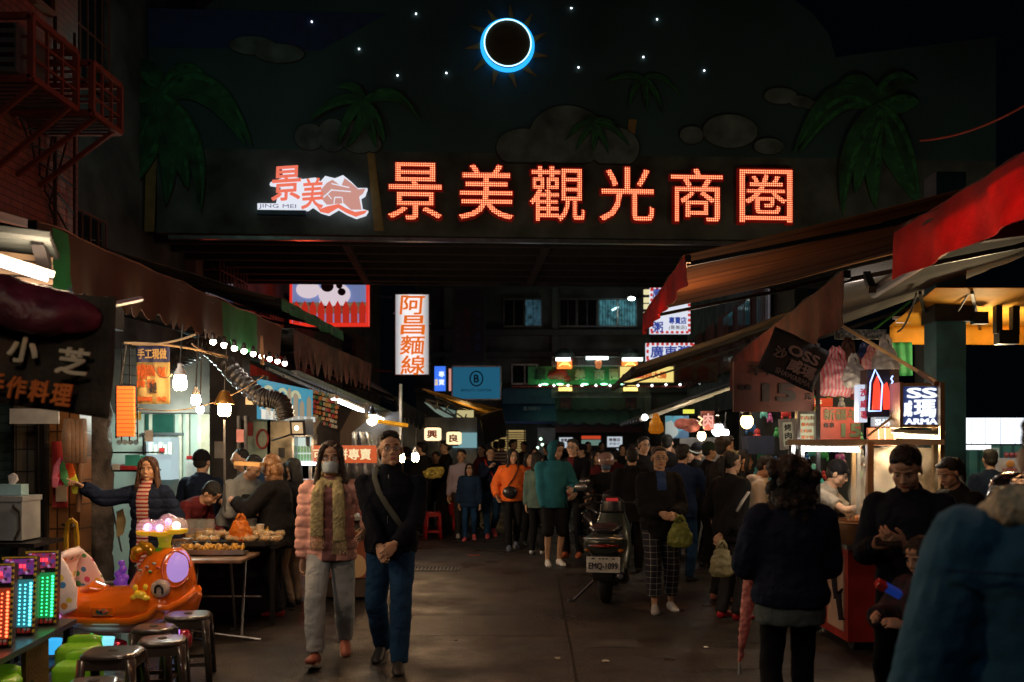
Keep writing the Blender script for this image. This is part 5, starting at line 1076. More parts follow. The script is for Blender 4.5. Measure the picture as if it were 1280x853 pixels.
for k in range(4):
    q = V((xx(300+k*9, 9.2), 9.1+.05*(k % 2), .745)); t = thing('paper_cup', ['first', 'second', 'third', 'fourth'][k]+' paper cup stack beside the orange bag counting rightward', 'cup', q); MB().lathe((0, 0, 0), [(.028, 0), (.036, .1+.02*k)], 14).build('cup', mat('cup_cream', (.6, .5, .35), .6), t, world=False, smooth=40); MB().lathe((0, 0, .1+.02*k), [(.038, 0), (.038, .006)], 14).build('rim', WHP, t, world=False)
for k in range(5):
    px, py, Y = ((186, 545, 9.6), (172, 520, 9.6), (300, 545, 9.6), (312, 500, 9.2), (190, 600, 10.1))[k]; w_, h_ = ((10, 14), (8, 10), (9, 16), (10, 12), (9, 9))[k]
    t = thing('price_card', ['white', 'small yellow', 'tall pink', 'square cream', 'pale green'][k]+' price card fixed '+['beside the kitchen window', 'under the yellow menu cloth', 'on the dark pillar', 'above the round red sign', 'on the dark shelf rack'][k], 'card', at(px, py, Y)); fbox(MB(), px-w_/2, px+w_/2, py-h_/2, py+h_/2, Y, .01).build('card', mat('card%d' % k, ((.5, .5, .48), (.6, .5, .1), (.6, .25, .25), (.5, .42, .28), (.3, .45, .3))[k], .7), t)

t3 = copy_tree(t2); t3.location = (xx(292, 8.8), 8.6, .70); t3.rotation_euler.z = .08; t3.scale = (.85, .9, 1); t3['label'] = 'smaller steel tray of golden fried balls at the right end of the folding table'; BASE[t3.name] = Matrix.Translation(t3.location)
t4 = copy_tree(t2); t4.location = (xx(318, 9.3), 9.28, .745); t4.scale = (.8, .8, 1.6); t4['label'] = 'heaped tray of golden fried snacks behind the orange bag on the dark table'
# ---------------------------------------------------------------- kiddie ride
ORG = mat('ride_orange', (.85, .17, .012), .12, coat=1., var=.06, scale=2); RPINK = mat('ride_hull', (.45, .16, .12), .25, coat=.5)
RY = 7.9; rd = thing('kiddie_ride', 'shiny orange whale boat kiddie ride with a patterned seat and bubble lights on top', 'ride', (xx(155, RY), RY, 0)); SCL = RY/F
def rp(px, py, y=0.): return V(((px-155)*SCL, y, CZ-(py-HY)*SCL))
mb = MB(); sec = [(68, 742, 752, .03), (78, 738, 768, .15), (100, 737, 776, .24), (130, 738, 780, .28), (160, 737, 781, .29), (190, 732, 779, .28), (215, 726, 774, .24), (235, 722, 762, .14), (246, 724, 744, .05)]
mb.loft([rp(p, (a+b_)/2) for p, a, b_, w in sec], [((b_-a)/2*SCL*1.25, w) for p, a, b_, w in sec], hint=(0, 0, 1), n=24)
mb.loft([rp(203, 750), rp(205, 735), rp(209, 718), rp(212, 700), rp(214, 690), rp(214, 684)], [(.27, .23), (.262, .225), (.235, .20), (.185, .165), (.135, .125), (.08, .07)], n=26)
hull = MB().mesh(solid(mb, .011, 4), keep=False)
hull.v = [v for v in hull.v]; hull.build('hull', ORG, rd, world=False, smooth=True)
mb = MB(); sec = [(74, 770, .2), (95, 783, .3), (130, 789, .31), (165, 790, .3), (200, 786, .27), (228, 772, .16)]
mb.loft([rp(p, q-14) for p, q, w in sec], [(.085, w*.93) for p, q, w in sec], hint=(0, 0, 1), n=20); MB().mesh(solid(mb, .014, 3), keep=False).build('lower_hull', RPINK, rd, world=False, smooth=True)
for s in (-1, 1):    # the lip along each side
    MB().loft([rp(78, 765, s*.17), rp(110, 769, s*.275), rp(150, 769, s*.30), rp(180, 769, s*.29), rp(200, 763, s*.275), rp(210, 752, s*.27), rp(222, 755, s*.24), rp(238, 747, s*.15), rp(247, 737, s*.05)], [(.03, .016)]*9, n=10, hint=(0, 0, 1)).build('lip', ORG, rd, world=False, smooth=True)
# seat
SEATP = pattern('seat_fabric', (.85, .74, .78), [(.05, .25, .6), (.7, .3, .05), (.1, .4, .15), (.6, .08, .25), (.75, .6, .1), (.75, .62, .68), (.05, .25, .6)], 14, .36)
mb = MB()
mb.loft([rp(76, 748, 0), rp(74, 730, 0), rp(76, 712, 0), rp(82, 698, 0), rp(92, 690, 0), rp(96, 688, 0)], [(.05, .26), (.06, .27), (.06, .27), (.055, .24), (.04, .17), (.02, .08)], n=22)
st_ = MB().mesh(solid(mb, .012, 3), keep=False).build('seat_shell', SEATP, rd, world=False, smooth=True)
for s in (-1, 1): MB().mesh(solid(MB().loft([rp(72, 692, s*.2), rp(84, 712, s*.25), rp(98, 738, s*.27), rp(106, 758, s*.27)], [(.10, .016), (.13, .02), (.12, .02), (.06, .016)], n=16), .009, 2), keep=False).build('seat_wing', SEATP, rd, world=False, smooth=True)
MB().loft([rp(67, 692, -.215), rp(66, 715, -.26), rp(74, 742, -.29), rp(96, 764, -.29)], [(.012, .022), (.025, .022), (.03, .022), (.012, .015)], n=10).build('seat_trim', glow('lilac_glow', (.75, .3, .8), .7, .5), rd, world=False, smooth=True)
MB().mesh(solid(MB().loft([rp(68, 748), rp(72, 722), rp(77, 700)], [(.04, .22), (.05, .24), (.04, .2)], n=16), .014, 2), keep=False).build('seat_back', mat('ride_red', (.45, .01, .05), .25, coat=.6), rd, world=False, smooth=True)
MB().mesh(solid(MB().loft([rp(108, 748, -.05), rp(112, 738, -.05), rp(122, 733, -.05), rp(133, 736, -.05), rp(136, 748, -.05)], [(.03, .06), (.05, .1), (.055, .12), (.045, .1), (.03, .06)], n=14), .01, 2), keep=False).build('arm_rest', ORG, rd, world=False, smooth=True)
# face
e_ = rp(213, 731, -.232); MB().loft([e_+V((0, .05, 0)), e_+V((0, -.012, 0)), e_+V((0, -.022, 0))], [.072, .07, .05], n=24).build('eye', mat('eye_cream', (.6, .48, .42), .3), rd, world=False, smooth=True)
MB().loft([e_+V((-.028, -.03, -.03)), e_+V((-.027, -.03, .01)), e_+V((-.012, -.03, .03)), e_+V((.012, -.03, .03)), e_+V((.027, -.03, .01)), e_+V((.028, -.03, -.03))], .009, n=8).build('pupil', PLB, rd, world=False)
YEL = mat('ride_yellow', (.85, .55, .03), .2, coat=.6, emit=(.9, .5, .03), es=.12)
mb = MB().ell(rp(191, 737, -.27), (.05, .03, .032)).ell(rp(185, 729, -.265), (.022, .02, .028)).ell(rp(197, 728, -.262), (.02, .02, .025)).ell(rp(198, 741, -.27), (.035, .025, .02)).ell(rp(183, 740, -.27), (.025, .02, .02)); MB().mesh(solid(mb, .005, 2), keep=False).build('duck_badge', YEL, rd, world=False, smooth=True)
MB().mesh(solid(MB().ell(rp(228, 708, -.105), (.085, .11, .14), 20, rot=(0, .22, 0)), .009, 1), keep=False).build('side_window', glow('violet_window', (.5, .3, .75), .75, .3, ), rd, world=False, smooth=True)
MB().loft([rp(228+14.5*math.cos(a*math.pi/14)+0, 708-22*math.sin(a*math.pi/14), -.19+.02*math.cos(a*math.pi/14)+.06*max(0, math.cos(a*math.pi/14))) for a in range(29)], .008, n=6).build('window_trim', ORG, rd, world=False, smooth=True)
GOLD = mat('ride_gold', (.75, .38, .03), .15, .5, coat=.5)
mb = MB().ell(rp(176, 688, -.05), (.06, .06, .045)).ell(rp(187, 684, -.05), (.05, .05, .045)).ell(rp(180, 679, -.05), .025).ell(rp(193, 690, -.05), (.04, .05, .05)).ell(rp(172, 695, -.05), (.04, .05, .05)); MB().mesh(solid(mb, .007, 2), keep=False).build('gold_crest', GOLD, rd, world=False, smooth=True)
mb = MB()
for k in range(7): mb.ell(rp(178+k*5.2, 705+((k*7) % 5)*3-k*.8, -.145-.012*k+abs(k-4)*.006), (.018, .01, .012), 8)
mb.build('sticker', pattern('stickers', (.5, .5, .5), [(.6, .05, .05), (.1, .4, .15), (.7, .6, .5), (.05, .1, .3)], 30, .6), rd, world=False)
MB().mesh(solid(MB().box(rp(147, 757, -.285), (.17, .03, .07)), .008, 2), keep=False).build('coin_panel', ORG, rd, world=False, smooth=True); MB().ell(rp(147, 757, -.302), (.05, .012, .022), 14).build('coin_badge', pattern('badge', (.02, .1, .08), [(.02, .15, .1), (.5, .1, .05), (.02, .02, .02)], 40, .6), rd, world=False)
# bubble lights on a stem
MB().lathe(rp(206, 691), [(.09, 0), (.10, .02), (.08, .035), (.05, .045)], 20).build('green_collar', mat('ride_green', (.05, .45, .05), .25, coat=.5), rd, world=False, smooth=40)
MB().lathe(rp(206, 686), [(.055, 0), (.045, .04), (.055, .09), (.085, .125), (.06, .13)], 20).build('stem', mat('ride_lime', (.55, .5, .03), .2, emit=(.5, .5, .03), es=.2), rd, world=False, smooth=40)
DOME = mat('dome_clear', (.9, .8, .95), .03, alpha=.28, coat=1.)
for i, (px, py, r, y) in enumerate(((187, 662, .088, -.04), (205, 662, .08, -.1), (222, 660, .088, -.03), (205, 657, .075, .1))):
    p = rp(px, py, y); MB().lathe(p, [(r*.55, -.045), (r*.95, -.035), (r*1.02, -.012), (r*.95, -.005)], 22).build('dome_tray', mat('tray_yellow', (.8, .45, .02), .2, emit=(.8, .45, .02), es=.3), rd, world=False, smooth=40)
    d_ = MB().lathe(p, [(r, -.006), (r*1.02, .02), (r*.9, .052), (r*.6, .076), (r*.2, .086)], 22).build('bubble_dome', DOME, rd, world=False, smooth=True)
    MB().ell(p+V((0, 0, .02)), r*.38, 12).build('lamp', glow('dome_lamp%d' % (i % 3), ((.9, .3, .8), (.5, .3, 1.), (1., .8, .6))[i % 3], 4, .5), d_, world=False, smooth=True)
# base lights and foot
MB().box((-.02, 0, .07), (.85, .5, .06)).build('base', mat('base_red', (.35, .01, .02), .25, coat=.6), rd, world=False)
for px, w in ((104, .3), (128, .3)): MB().ell((( px-115)*SCL-.1, -.22, .1), (.14, .06, .05), 16).build('chrome_bump', mat('chrome_red', (.5, .03, .05), .15, .8), rd, world=False, smooth=True)
p = rp(144, 796, -.33); MB().mesh(solid(MB().loft([p-V((0, 0, .06)), p+V((0, 0, .06))], [(.10, .05), (.125, .06)], n=20, pw=.6), .008, 2), keep=False).build('base_lamp', glow('cyan_lamp', (.25, .8, .95), 1.0, .5), rd, world=False, smooth=True)
MB().loft([p+V((.07*math.cos(a*math.pi/5)*(1 if a % 2 else .62), -.062-.004, .045+.05*math.sin(a*math.pi/5)*(1 if a % 2 else .62))) for a in range(11)], .013, n=6).ell(p+V((0, -.058, .045)), (.045, .014, .035)).build('green_star', glow('star_green', (.03, .6, .12), .7, .5), rd, world=False)
p = rp(78, 798, -.3); MB().mesh(solid(MB().loft([p-V((0, 0, .06)), p+V((0, 0, .055))], [(.11, .05), (.13, .06)], n=20, pw=.6), .008, 2), keep=False).build('base_lamp', glow('azure_lamp', (.05, .5, 1.), .9, .5), rd, world=False, smooth=True)
MB().ell(rp(230, 796, -.25), .07, 18).build('ball_lamp', glow('blue_ball', (.1, .45, .95), 1.0, .5), rd, world=False, smooth=True); MB().ell(rp(241, 794, -.2), (.06, .08, .09), 16).build('wheel_cap', mat('cap_red', (.35, .02, .04), .2, coat=.5), rd, world=False, smooth=True)
MB().box(rp(236, 783, -.3), (.05, .03, .08)).build('violet_lamp', glow('violet_lamp', (.55, .25, .95), 1.1, .5), rd, world=False)
# purple toy figure stand-in: small violet bubble bottle
bo = thing('bubble_toy', 'small knobbly purple toy standing between the ride seat and head', 'toy', at(152, 735, 8.6)); mb = MB()
for a, b_, r in ((152, 728, .05), (148, 718, .035), (154, 712, .035), (152, 704, .03), (157, 722, .03), (146, 728, .03)): mb.ell(at(a, b_, 8.6), r)
MB().mesh(solid(mb, .01, 1), keep=False).build('figure', mat('toy_purple', (.2, .05, .45), .3, emit=(.3, .1, .8), es=.15), bo, smooth=True)
cb = thing('plastic_can', 'pale plastic can with a carrying handle on the ground behind the ride deck', 'can', at(137, 745, 8.9)); p = at(137, 742, 8.9)
MB().mesh(solid(MB().box(p, (.17, .12, .12)).loft([p+V((-.06, 0, .05)), p+V((-.05, 0, .1)), p+V((.05, 0, .1)), p+V((.06, 0, .05))], .014), .008, 2), keep=False).build('can', mat('can_pale', (.35, .36, .3), .5), cb, smooth=True)
# ---------------------------------------------------------------- game machines on a long low table
gt = thing('game_table', 'long low dark table carrying the glowing pinball panels', 'table', (-3.0, 6.2, 0))
TA, TB = at(96, 772, 6.9), at(0, 803, 5.6); dd = (TA-TB); dd.z = 0; dn = dd.normalized(); pn = V((dn.y, -dn.x, 0)); tzv = .42
TA.z = TB.z = tzv; TB = TB-dn*1.6; q = dn.to_track_quat('Y', 'Z').to_matrix().to_4x4()
MB().box((0, 0, 0), (.46, (TA-TB).length, .035), Matrix.Translation((TA+TB)/2-pn*.23) @ Matrix.Rotation(math.atan2(-dn.x, dn.y), 4, 'Z')).build('top', mat('table_dark', (.035, .03, .028), .35, bump=.1), gt)
for u in (.0, .5, .97):
    for o in (.03, .42): p = TB.lerp(TA, u if u else .02)-pn*o; MB().bar((p.x, p.y, 0), (p.x, p.y, tzv-.02), .045).build('leg', BLKM, gt)
MB().bar(TB.lerp(TA, .05)-pn*.05+V((0, 0, -.25)), TB.lerp(TA, .95)-pn*.05+V((0, 0, -.25)), .02).build('rail', BLKM, gt)
p = at(35, 830, 6.0); MB().box((TB.lerp(TA, .78).x-.05, TB.lerp(TA, .78).y, .2), (.03, .3, .4)).build('side_board', WOODM, gt)
cols = [((1., .12, .04), 'red'), ((.1, .75, .9), 'cyan'), ((.03, .9, .25), 'green')]
ang = math.atan2(-dn.x, dn.y)
for i, (px, Y, top) in enumerate(((49.5, 6.62, 680), (21, 6.28, 687), (-9, 5.9, 692))):
    (c, nm) = cols[2-i]; H_ = .50; W_ = .2
    P0 = V((xx(px, Y), Y, tzv+.02)); t = thing('pinball_panel', ['green', 'cyan', 'red'][i]+' glowing upright pinball panel on the low table, '+['next to the ride seat', 'middle one of three', 'cut by the photo edge'][i], 'game machine', P0, R(14))
    Mx = Matrix.Rotation(R(-9), 4, 'X')
    MB().box((0, .06, H_/2), (W_, .1, H_), Mx).build('case', mat('case_black', (.02, .02, .025), .3), t, world=False)
    mb = MB(); mb.box((-W_/2+.006, 0, H_/2), (.012, .022, H_), Mx).box((W_/2-.006, 0, H_/2), (.012, .022, H_), Mx).box((0, 0, H_-.007), (W_-.024, .02, .014), Mx); mb.build('striped_edge', bands('hazard', (.6, .45, .03), (.02, .02, .02), .035, 'Z', .5, .5), t, world=False)
    MB().box((0, .004, H_*.86), (W_-.03, .016, H_*.2), Mx).build('score_panel', pattern('score%d' % i, ((.3, .03, .1), (.2, .03, .25), (.3, .1, .4))[i], [(.6, .05, .1), (.1, .05, .3), (.5, .3, .6), (.05, .02, .05)], 35, .5, emit=.4), t, world=False)
    mb = MB(); [mb.box((-.032+k*.021, -.006, H_*.87), (.014, .006, .022), Mx) for k in range(4)]; mb.build('score_digits', glow('digit_red', (1., .03, .05), 3), t, world=False, kind='stuff')
    MB().box((0, .004, H_*.40), (W_-.03, .012, H_*.6), Mx).build('play_field', glow('field_'+nm, tuple(x*.5 for x in c), .28, .5), t, world=False)
    for r_ in range(10):
        for k in range(4 if r_ % 2 else 3): pass
    mb = MB()
    for r_ in range(11):
        for k in range(4):
            mb.ell(Mx @ V((-.05+k*.03, -.005, H_*.14+r_*.0245)), (.0055, .003, .0055), 6)
    for r_ in range(13): mb.ell(Mx @ V((.072, -.005, H_*.13+r_*.0215)), (.0085, .004, .0085), 8); mb.ell(Mx @ V((-.075, -.005, H_*.13+r_*.0215)), (.006, .003, .006), 6)
    mb.build('led_grid', glow('leds_'+nm, c, 5), t, world=False, kind='stuff')
    mb = MB(); [mb.box((-.07+k*.028, -.012, .03), (.017, .03, .03), Mx) for k in range(6)]; mb.build('button_row', pattern('buttons', (.1, .1, .1), [(.6, .05, .05), (.05, .3, .25), (.5, .5, .5)], 30, .9), t, world=False, kind='stuff')
    mb = MB(); mb.box((-.02, -.004, H_*.72), (.02, .01, .016), Mx).box((.01, -.004, H_*.72), (.02, .01, .016), Mx); mb.build('switch', WHP, t, world=False)
# ---------------------------------------------------------------- stools
def stool_meshes(h, w, m, name, label, group, loc, rz):
    t = thing(name, label, 'stool', loc, rz, group); mb = MB()
    mb.loft([(0, 0, h-.035), (0, 0, h-.02), (0, 0, h-.006), (0, 0, h)], [(w*.98, w*.98), (w, w), (w*.97, w*.97), (w*.88, w*.88)], n=28, pw=.55)
    MB().mesh(solid(mb, .008, 1), keep=False).build('seat', m, t, world=False, smooth=True)
    MB().lathe((0, 0, h+.0005), [(.028, 0), (.028, .003), (.018, .0035)], 14).build('seat_hole', RUBBER, t, world=False)
    for a in (-1, 1):
        for b_ in (-1, 1): MB().loft([(a*w*.80, b_*w*.80, h-.03), (a*w*.92, b_*w*.92, h*.5), (a*w*1.02, b_*w*1.02, 0)], [(.030, .022), (.024, .018), (.02, .016)], n=10, pw=.6, hint=(1, -a*b_, 0)).build('leg', m, t, world=False, smooth=True)
    mb = MB()
    for a in (-1, 1): mb.box((0, a*w*.90, h-.055), (w*1.7, .012, .06)).box((a*w*.90, 0, h-.055), (.012, w*1.7, .06)); mb.box((0, a*w*.97, h*.28), (w*1.86, .012, .025)).box((a*w*.97, 0, h*.28), (.012, w*1.86, .025))
    mb.build('apron', m, t, world=False); return t
STB = mat('stool_brown', (.055, .045, .04), .28, coat=.4, var=.3, scale=5)
for px, py, w, lab, rz in ((235, 767, 30, 'dark plastic stool standing closest to the folding table legs', .2), (192, 783, 27, 'dark plastic stool tucked behind the two front ones and in front of the ride lamp', .1), (203, 798, 31, 'dark plastic stool in the front row right of the green stools', .25), (141, 813, 38, 'dark plastic stool in front of the green stools', .1), (117, 851, 32, 'dark plastic stool cut by the bottom edge of the photo', .3)):
    Y = (CZ-.46)*F/(py-HY); stool_meshes(.46, w*Y/F*.93, STB, 'plastic_stool', lab, 'dark plastic stools round the ride', (xx(px, Y), Y, 0), rz)
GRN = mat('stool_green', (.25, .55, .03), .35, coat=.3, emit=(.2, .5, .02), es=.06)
for px, py, lab in ((99, 806, 'bright green low stool tucked beside the ride, the farther of the pair'), (98, 828, 'bright green low stool in front of the other green one'), (-8, 846, 'bright green low stool half hidden beneath the game table corner')):
    Y = (CZ-.3)*F/(py-HY); p = (xx(px, Y), Y, 0); t = thing('green_stool', lab, 'stool', p, .1)
    MB().mesh(solid(MB().loft([(0, 0, 0), (0, 0, .15), (0, 0, .27), (0, 0, .3)], [(.155, .15), (.14, .135), (.145, .14), (.12, .12)], n=24, pw=.7), .01, 1), keep=False).build('seat_block', GRN, t, world=False, smooth=True); MB().loft([(0, .1, .27), (0, .11, .33), (0, .11, .345)], [(.12, .03), (.11, .028), (.07, .02)], n=16, pw=.7).build('back_lip', GRN, t, world=False, smooth=True)
rs = stool_meshes(.48, .13, mat('stool_red', (.3, .015, .02), .35), 'plastic_stool', 'red plastic stool standing on the road beside the lantern stall crowd', None, (xx(541, 17.2), 17.2, 0), .2)
# ---------------------------------------------------------------- far end: cross street building
BK = 38.0
bb = thing('office_building', 'dark concrete building closing the far end of the street, with one teal lit window', 'building', (2, BK, 0))
bc = mat('far_concrete', (.11, .115, .115), .85, var=.45, scale=.8, bump=.3)
fbox(MB(), 520, 1010, 60, 600, BK, 3).build('wall', bc, bb)
mb = MB()
for y in (352, 412, 440, 484): fbox(mb, 518, 1000, y, y+7, BK-.35, .34)
mb.build('ledge', mat('far_ledge', (.07, .075, .08), .8), bb)
for x in (690, 555, 806): fbox(MB(), x, x+8, 200, 590, BK-.25, .24).build('column', bc, bb)
WT = glow('window_teal', (.12, .42, .5), .30, .3, .5)
def win(x0, x1, y0, y1, m, bars=7, mull=2):
    w_ = fbox(MB(), x0, x1, y0, y1, BK-.08, .06).build('window', m, bb); mb = MB(); mb2 = MB()
    for k in range(mull+1): x = x0+(x1-x0)*k/mull; fbox(mb, x-.8, x+.8, y0-1, y1+1, BK-.16, .06)
    fbox(mb, x0-1, x1+1, y0-2, y0, BK-.16, .06); fbox(mb, x0-1, x1+1, y1, y1+2, BK-.16, .06); mb.build('frame', STEEL, w_)
    for k in range(bars*mull): x = x0+(x1-x0)*(k+.5)/(bars*mull); fbox(mb2, x-.25, x+.25, y0, y1, BK-.22, .02)
    mb2.build('grille', BLKM, w_)
    return w_
w_ = win(748, 796, 375, 407, WT); MB().bar(at(765, 388, BK-.1), at(773, 384, BK-.1), .06).build('lamp', glow('far_lamp', (.6, .95, 1), 3), w_)
win(656, 677, 375, 407, glow('window_poster', (.06, .16, .22), .3, .3, .5), 1, 1); win(700, 720, 375, 407, GRWIN); win(722, 746, 375, 407, GRWIN); win(630, 655, 375, 407, GRWIN); win(640, 672, 457, 479, GRWIN, 5)
# a wall lamp
sl = thing('wall_lamp', 'small bright white wall lamp beside the teal lit window', 'lamp', at(789, 374, 36)); MB().ell(at(789.5, 373.5, 36), (.13, .06, .07), 12).build('bulb', glow('lamp_far', (.9, 1, .85), 18), sl, smooth=True); MB().bar(at(789, 372, 36), at(800, 371, 37.8), .06).build('arm', BLKM, sl)
# green lit shop name board
gs = thing('green_sign', 'long shop board lit green from below by small lamps at the far end', 'sign', at(715, 482, 36.5)); fbox(MB(), 660, 778, 458, 481, 36.6, .15).build('panel', mat('sign_dgreen', (.05, .2, .08), .6), gs)
for px in (682, 701, 732, 756, 775): MB().ell(at(px-1, 480.5, 36.35), (.13, .06, .03), 10).build('lamp', glow('green_lamp', (.25, 1., .45), 7), gs, smooth=True); light('green_up_light', at(px-1, 478, 36.2), 2.5, (.2, 1., .35), .05)
for i, ch in enumerate('景美商圈'):
    px = (676, 725, 749, 768)[i]; write(MB(), ch, face(at(px, 468.5, 36.55)), 13*36.5/F, 14*36.5/F, .05, .03).build('lettering', mat('sign_cream', (.4, .35, .25), .7) if i else mat('sign_ink', (.01, .02, .01), .7), gs)
MB().mesh(solid(MB().ell(at(700, 468, 36.5), (.3, .1, .22)).ell(at(690, 470, 36.5), (.2, .1, .14)).ell(at(709, 474, 36.5), (.16, .1, .12)), .03, 1), keep=False).build('red_leaf', mat('leaf_red', (.2, .02, .02), .6), gs)
# balcony rail and lanterns beneath small canopies
rl = thing('balcony_railing', 'barred balcony railing lit pale above the green shop board', 'railing', at(740, 458, 36)); mb = MB()
for k in range(60): px = 690+k*2.05; fbox(mb, px, px+.45, 446, 458, 36, .03)
for k in range(60): px = 690+k*2.05; fbox(mb, px, px+.45, 483, 497, 36, .03)
for y in (446, 457, 483, 496): fbox(mb, 690, 815, y, y+1.1, 35.95, .05)
mb.build('bars', mat('rail_pale', (.3, .34, .32), .5, .4), rl)
for i, px in enumerate((706, 788)):
    t = thing('square_lantern', ('left', 'right')[i]+' hand red and yellow square lantern at the balcony of the far building', 'lantern', at(px, 460, 35.6)); fbox(MB(), px-9, px+9, 450, 460, 35.6, .5).build('shade', glow('lant_red', (1., .22, .03), 1.5, .5, .4), t); fbox(MB(), px-10, px+10, 448, 450.5, 35.5, .7).build('rim', REDP, t)
    mb = MB(); q = at(px, 455, 35.55); mb.bar(q+V((-.2, -.03, -.08)), q+V((0, -.03, .08)), .03).bar(q+V((.2, -.03, -.08)), q+V((0, -.03, .08)), .03).bar(q+V((-.1, -.03, -.02)), q+V((.1, -.03, -.02)), .03); mb.build('emblem', glow('lant_gold', (1., .75, .15), 2.5), t)
    t = thing('round_canopy', ('left', 'right')[i]+' hand small ribbed dome canopy over the balcony lantern', 'canopy', at(px, 449, 35.7)); p = at(px, 448, 35.8); MB().lathe(p, [(.36, 0), (.34, .16), (.24, .3), (.05, .36)], 16).build('dome', mat('dome_metal', (.08, .09, .08), .5, .5), t)
    t = thing('lower_lantern', ('left', 'right')[i]+' hand yellow lit lantern below the green board rail', 'lantern', at(px+1, 489, 35.6)); fbox(MB(), px-7, px+9, 482, 489, 35.6, .4).build('shade', glow('lant_yel', (1., .75, .2), 2.2, .5, .4), t); fbox(MB(), px-8, px+10, 489, 491, 35.55, .45).build('rim', WOODM, t)
    fbox(MB(), px-6, px+8, 497, 511, 35.7, .1).build('emblem_board', pattern('emb', (.06, .02, .015), [(.12, .05, .02), (.02, .02, .02)], 6), t)
for i, (a, b_) in enumerate(((695, 713), (733, 760), (778, 803))): tube_lamp(('left', 'middle', 'right')[i]+' white tube over the far balcony railing', at(a, 449.5 if i != 1 else 448, 35.2), at(b_, 449.5 if i != 1 else 448, 35.2), glow('far_tube', (.8, 1, .95), 7), .05)
fg = thing('balcony_ornament', 'round orange ornament on the far balcony below the middle tube', 'ornament', at(748, 460, 35.3)); MB().ell(at(748, 454, 35.3), .13, 12).ell(at(748, 458.5, 35.3), (.1, .1, .08), 12).build('body', glow('orn', (.8, .25, .08), .5, .5), fg)
lr = thing('light_rail', 'long red rail dotted with small white lamps under the green board', 'rail', at(740, 484, 35)); fbox(MB(), 640, 860, 482.5, 484.2, 35.0, .08).build('rail', mat('rail_red', (.3, .04, .03), .5), lr)
for k in range(11): MB().ell(at(675+k*17.5, 482 if k < 9 else 481, 34.9), .035, 8).build('lamp', glow('dot_white', (.9, 1, 1), 9), lr)
# ground floor of the far building
fa = thing('blue_shop_awning', 'dark blue shop front awning with faint white writing beyond the crowd', 'awning', at(660, 530, 35)); quadsheet(MB(), at(628, 505, 37.5), at(694, 505, 37.5), at(696, 527, 35.6), at(626, 527, 35.6), .08).build('canopy', mat('awning_blue', (.012, .03, .10), .7), fa); fbox(MB(), 628, 694, 486, 505, 37.4, .1).build('fascia', mat('fascia_blue', (.02, .05, .12), .6), fa); write(MB(), '臺灣銀行', face(at(665, 511, 36.6)-V((0, .1, 0))), 22*36/F, 5*36/F, .02).build('lettering', mat('dim_white', (.2, .22, .25), .6), fa)
ta = thing('tiled_awning', 'dark ribbed awning roof above the white notices beyond the crowd', 'awning', at(750, 535, 35)); quadsheet(MB(), at(694, 512, 37.8), at(800, 512, 37.8), at(805, 530, 35.4), at(690, 530, 35.4), .08, 10, .05).build('roof', mat('ribbed_navy', (.015, .018, .03), .8), ta); fbox(MB(), 694, 804, 530, 541, 35.5, .1).build('fascia', mat('fascia_maroon', (.06, .015, .015), .7), ta)
def lit(name, label, cat, x0, y0, x1, y1, Y, col, s, writing=(), frame=None, var=.0):
    t = thing(name, label, cat, at((x0+x1)/2, y1, Y)); fbox(MB(), x0, x1, y0, y1, Y, .08).build('panel', glow('lit_'+label[:26], col, s, .5, var), t)
    if frame: mb = MB(); e = .9; fbox(mb, x0-e, x0, y0-e, y1+e, Y-.03, .15); fbox(mb, x1, x1+e, y0-e, y1+e, Y-.03, .15); fbox(mb, x0, x1, y0-e, y0, Y-.03, .15); fbox(mb, x0, x1, y1, y1+e, Y-.03, .15); mb.build('frame', frame, t)
    for (s_, px, py, w, h, m, bo) in writing: write(MB(), s_, face(at(px, py, Y)-V((0, .012, 0))), w*Y/F, h*Y/F, .02, bo).build('lettering', m, t)
    return t
INKR, INKB = mat('ink_red', (.5, .02, .02), .6), mat('ink_blue', (.02, .03, .2), .6)
lit('notice_board', 'white lit notice with red heading, left of two in the far shop window', 'notice', 699, 547, 716, 560, 34, (.8, .9, 1), .55, [('專賣店', 707, 550.5, 12, 4, INKR, .02)], BLKM); lit('notice_board', 'white lit notice with red heading, right of two in the far shop window', 'notice', 759, 546, 778, 559, 34, (.8, .9, 1), .65, [('專賣店', 768, 550, 14, 4, INKR, .02), ('營業中', 768, 555, 13, 3, INKB, 0)], BLKM)
lit('notice_board', 'narrow white lit sheet below the right hand notice over the crowd', 'notice', 771, 561, 778, 572, 34, (.8, .9, 1), .5); lit('shop_sign', 'small red lit sign with a pale green sheet under it in the far shop', 'sign', 727, 545, 751, 549, 34, (1., .1, .03), .5); lit('menu_board', 'pale green lit board under the small red sign of the far shop', 'board', 727, 550, 751, 557, 34, (.35, .6, .5), .3)
gr = thing('lit_shutter', 'slatted grille glowing yellow behind the striped shirt person', 'shutter', at(640, 570, 33)); mb = MB()
for k in range(12): fbox(mb, 613, 657, 540+k*2.9, 541.6+k*2.9, 33, .05)
for x in (613, 634, 655): fbox(mb, x, x+1.6, 538, 575, 32.95, .1)
mb.build('slats', mat('cream_slat', (.5, .45, .3), .5), gr); fbox(MB(), 613, 657, 538, 575, 33.4, .05).build('backing', glow('shutter_glow', (.9, .62, .22), .45), gr)
for i, (x, y) in enumerate(((676, 549), (678, 556), (672, 560), (681, 562), (686, 561), (650, 545))):
    t = thing('shop_lamp', ['topmost', 'second highest', 'far left', 'lowest', 'rightmost', 'separate'][i]+' tiny pale green shop lamp glinting left of the far grey pillar', 'lamp', at(x, y, 34)); MB().ell(at(x, y, 34), .05, 8).build('bulb', glow('tiny_green', (.6, 1., .7), 3), t)
fbox(MB(), 672, 694, 535, 600, 35.6, .5).build('pillar', mat('pillar_grey', (.16, .15, .15), .8), bb)
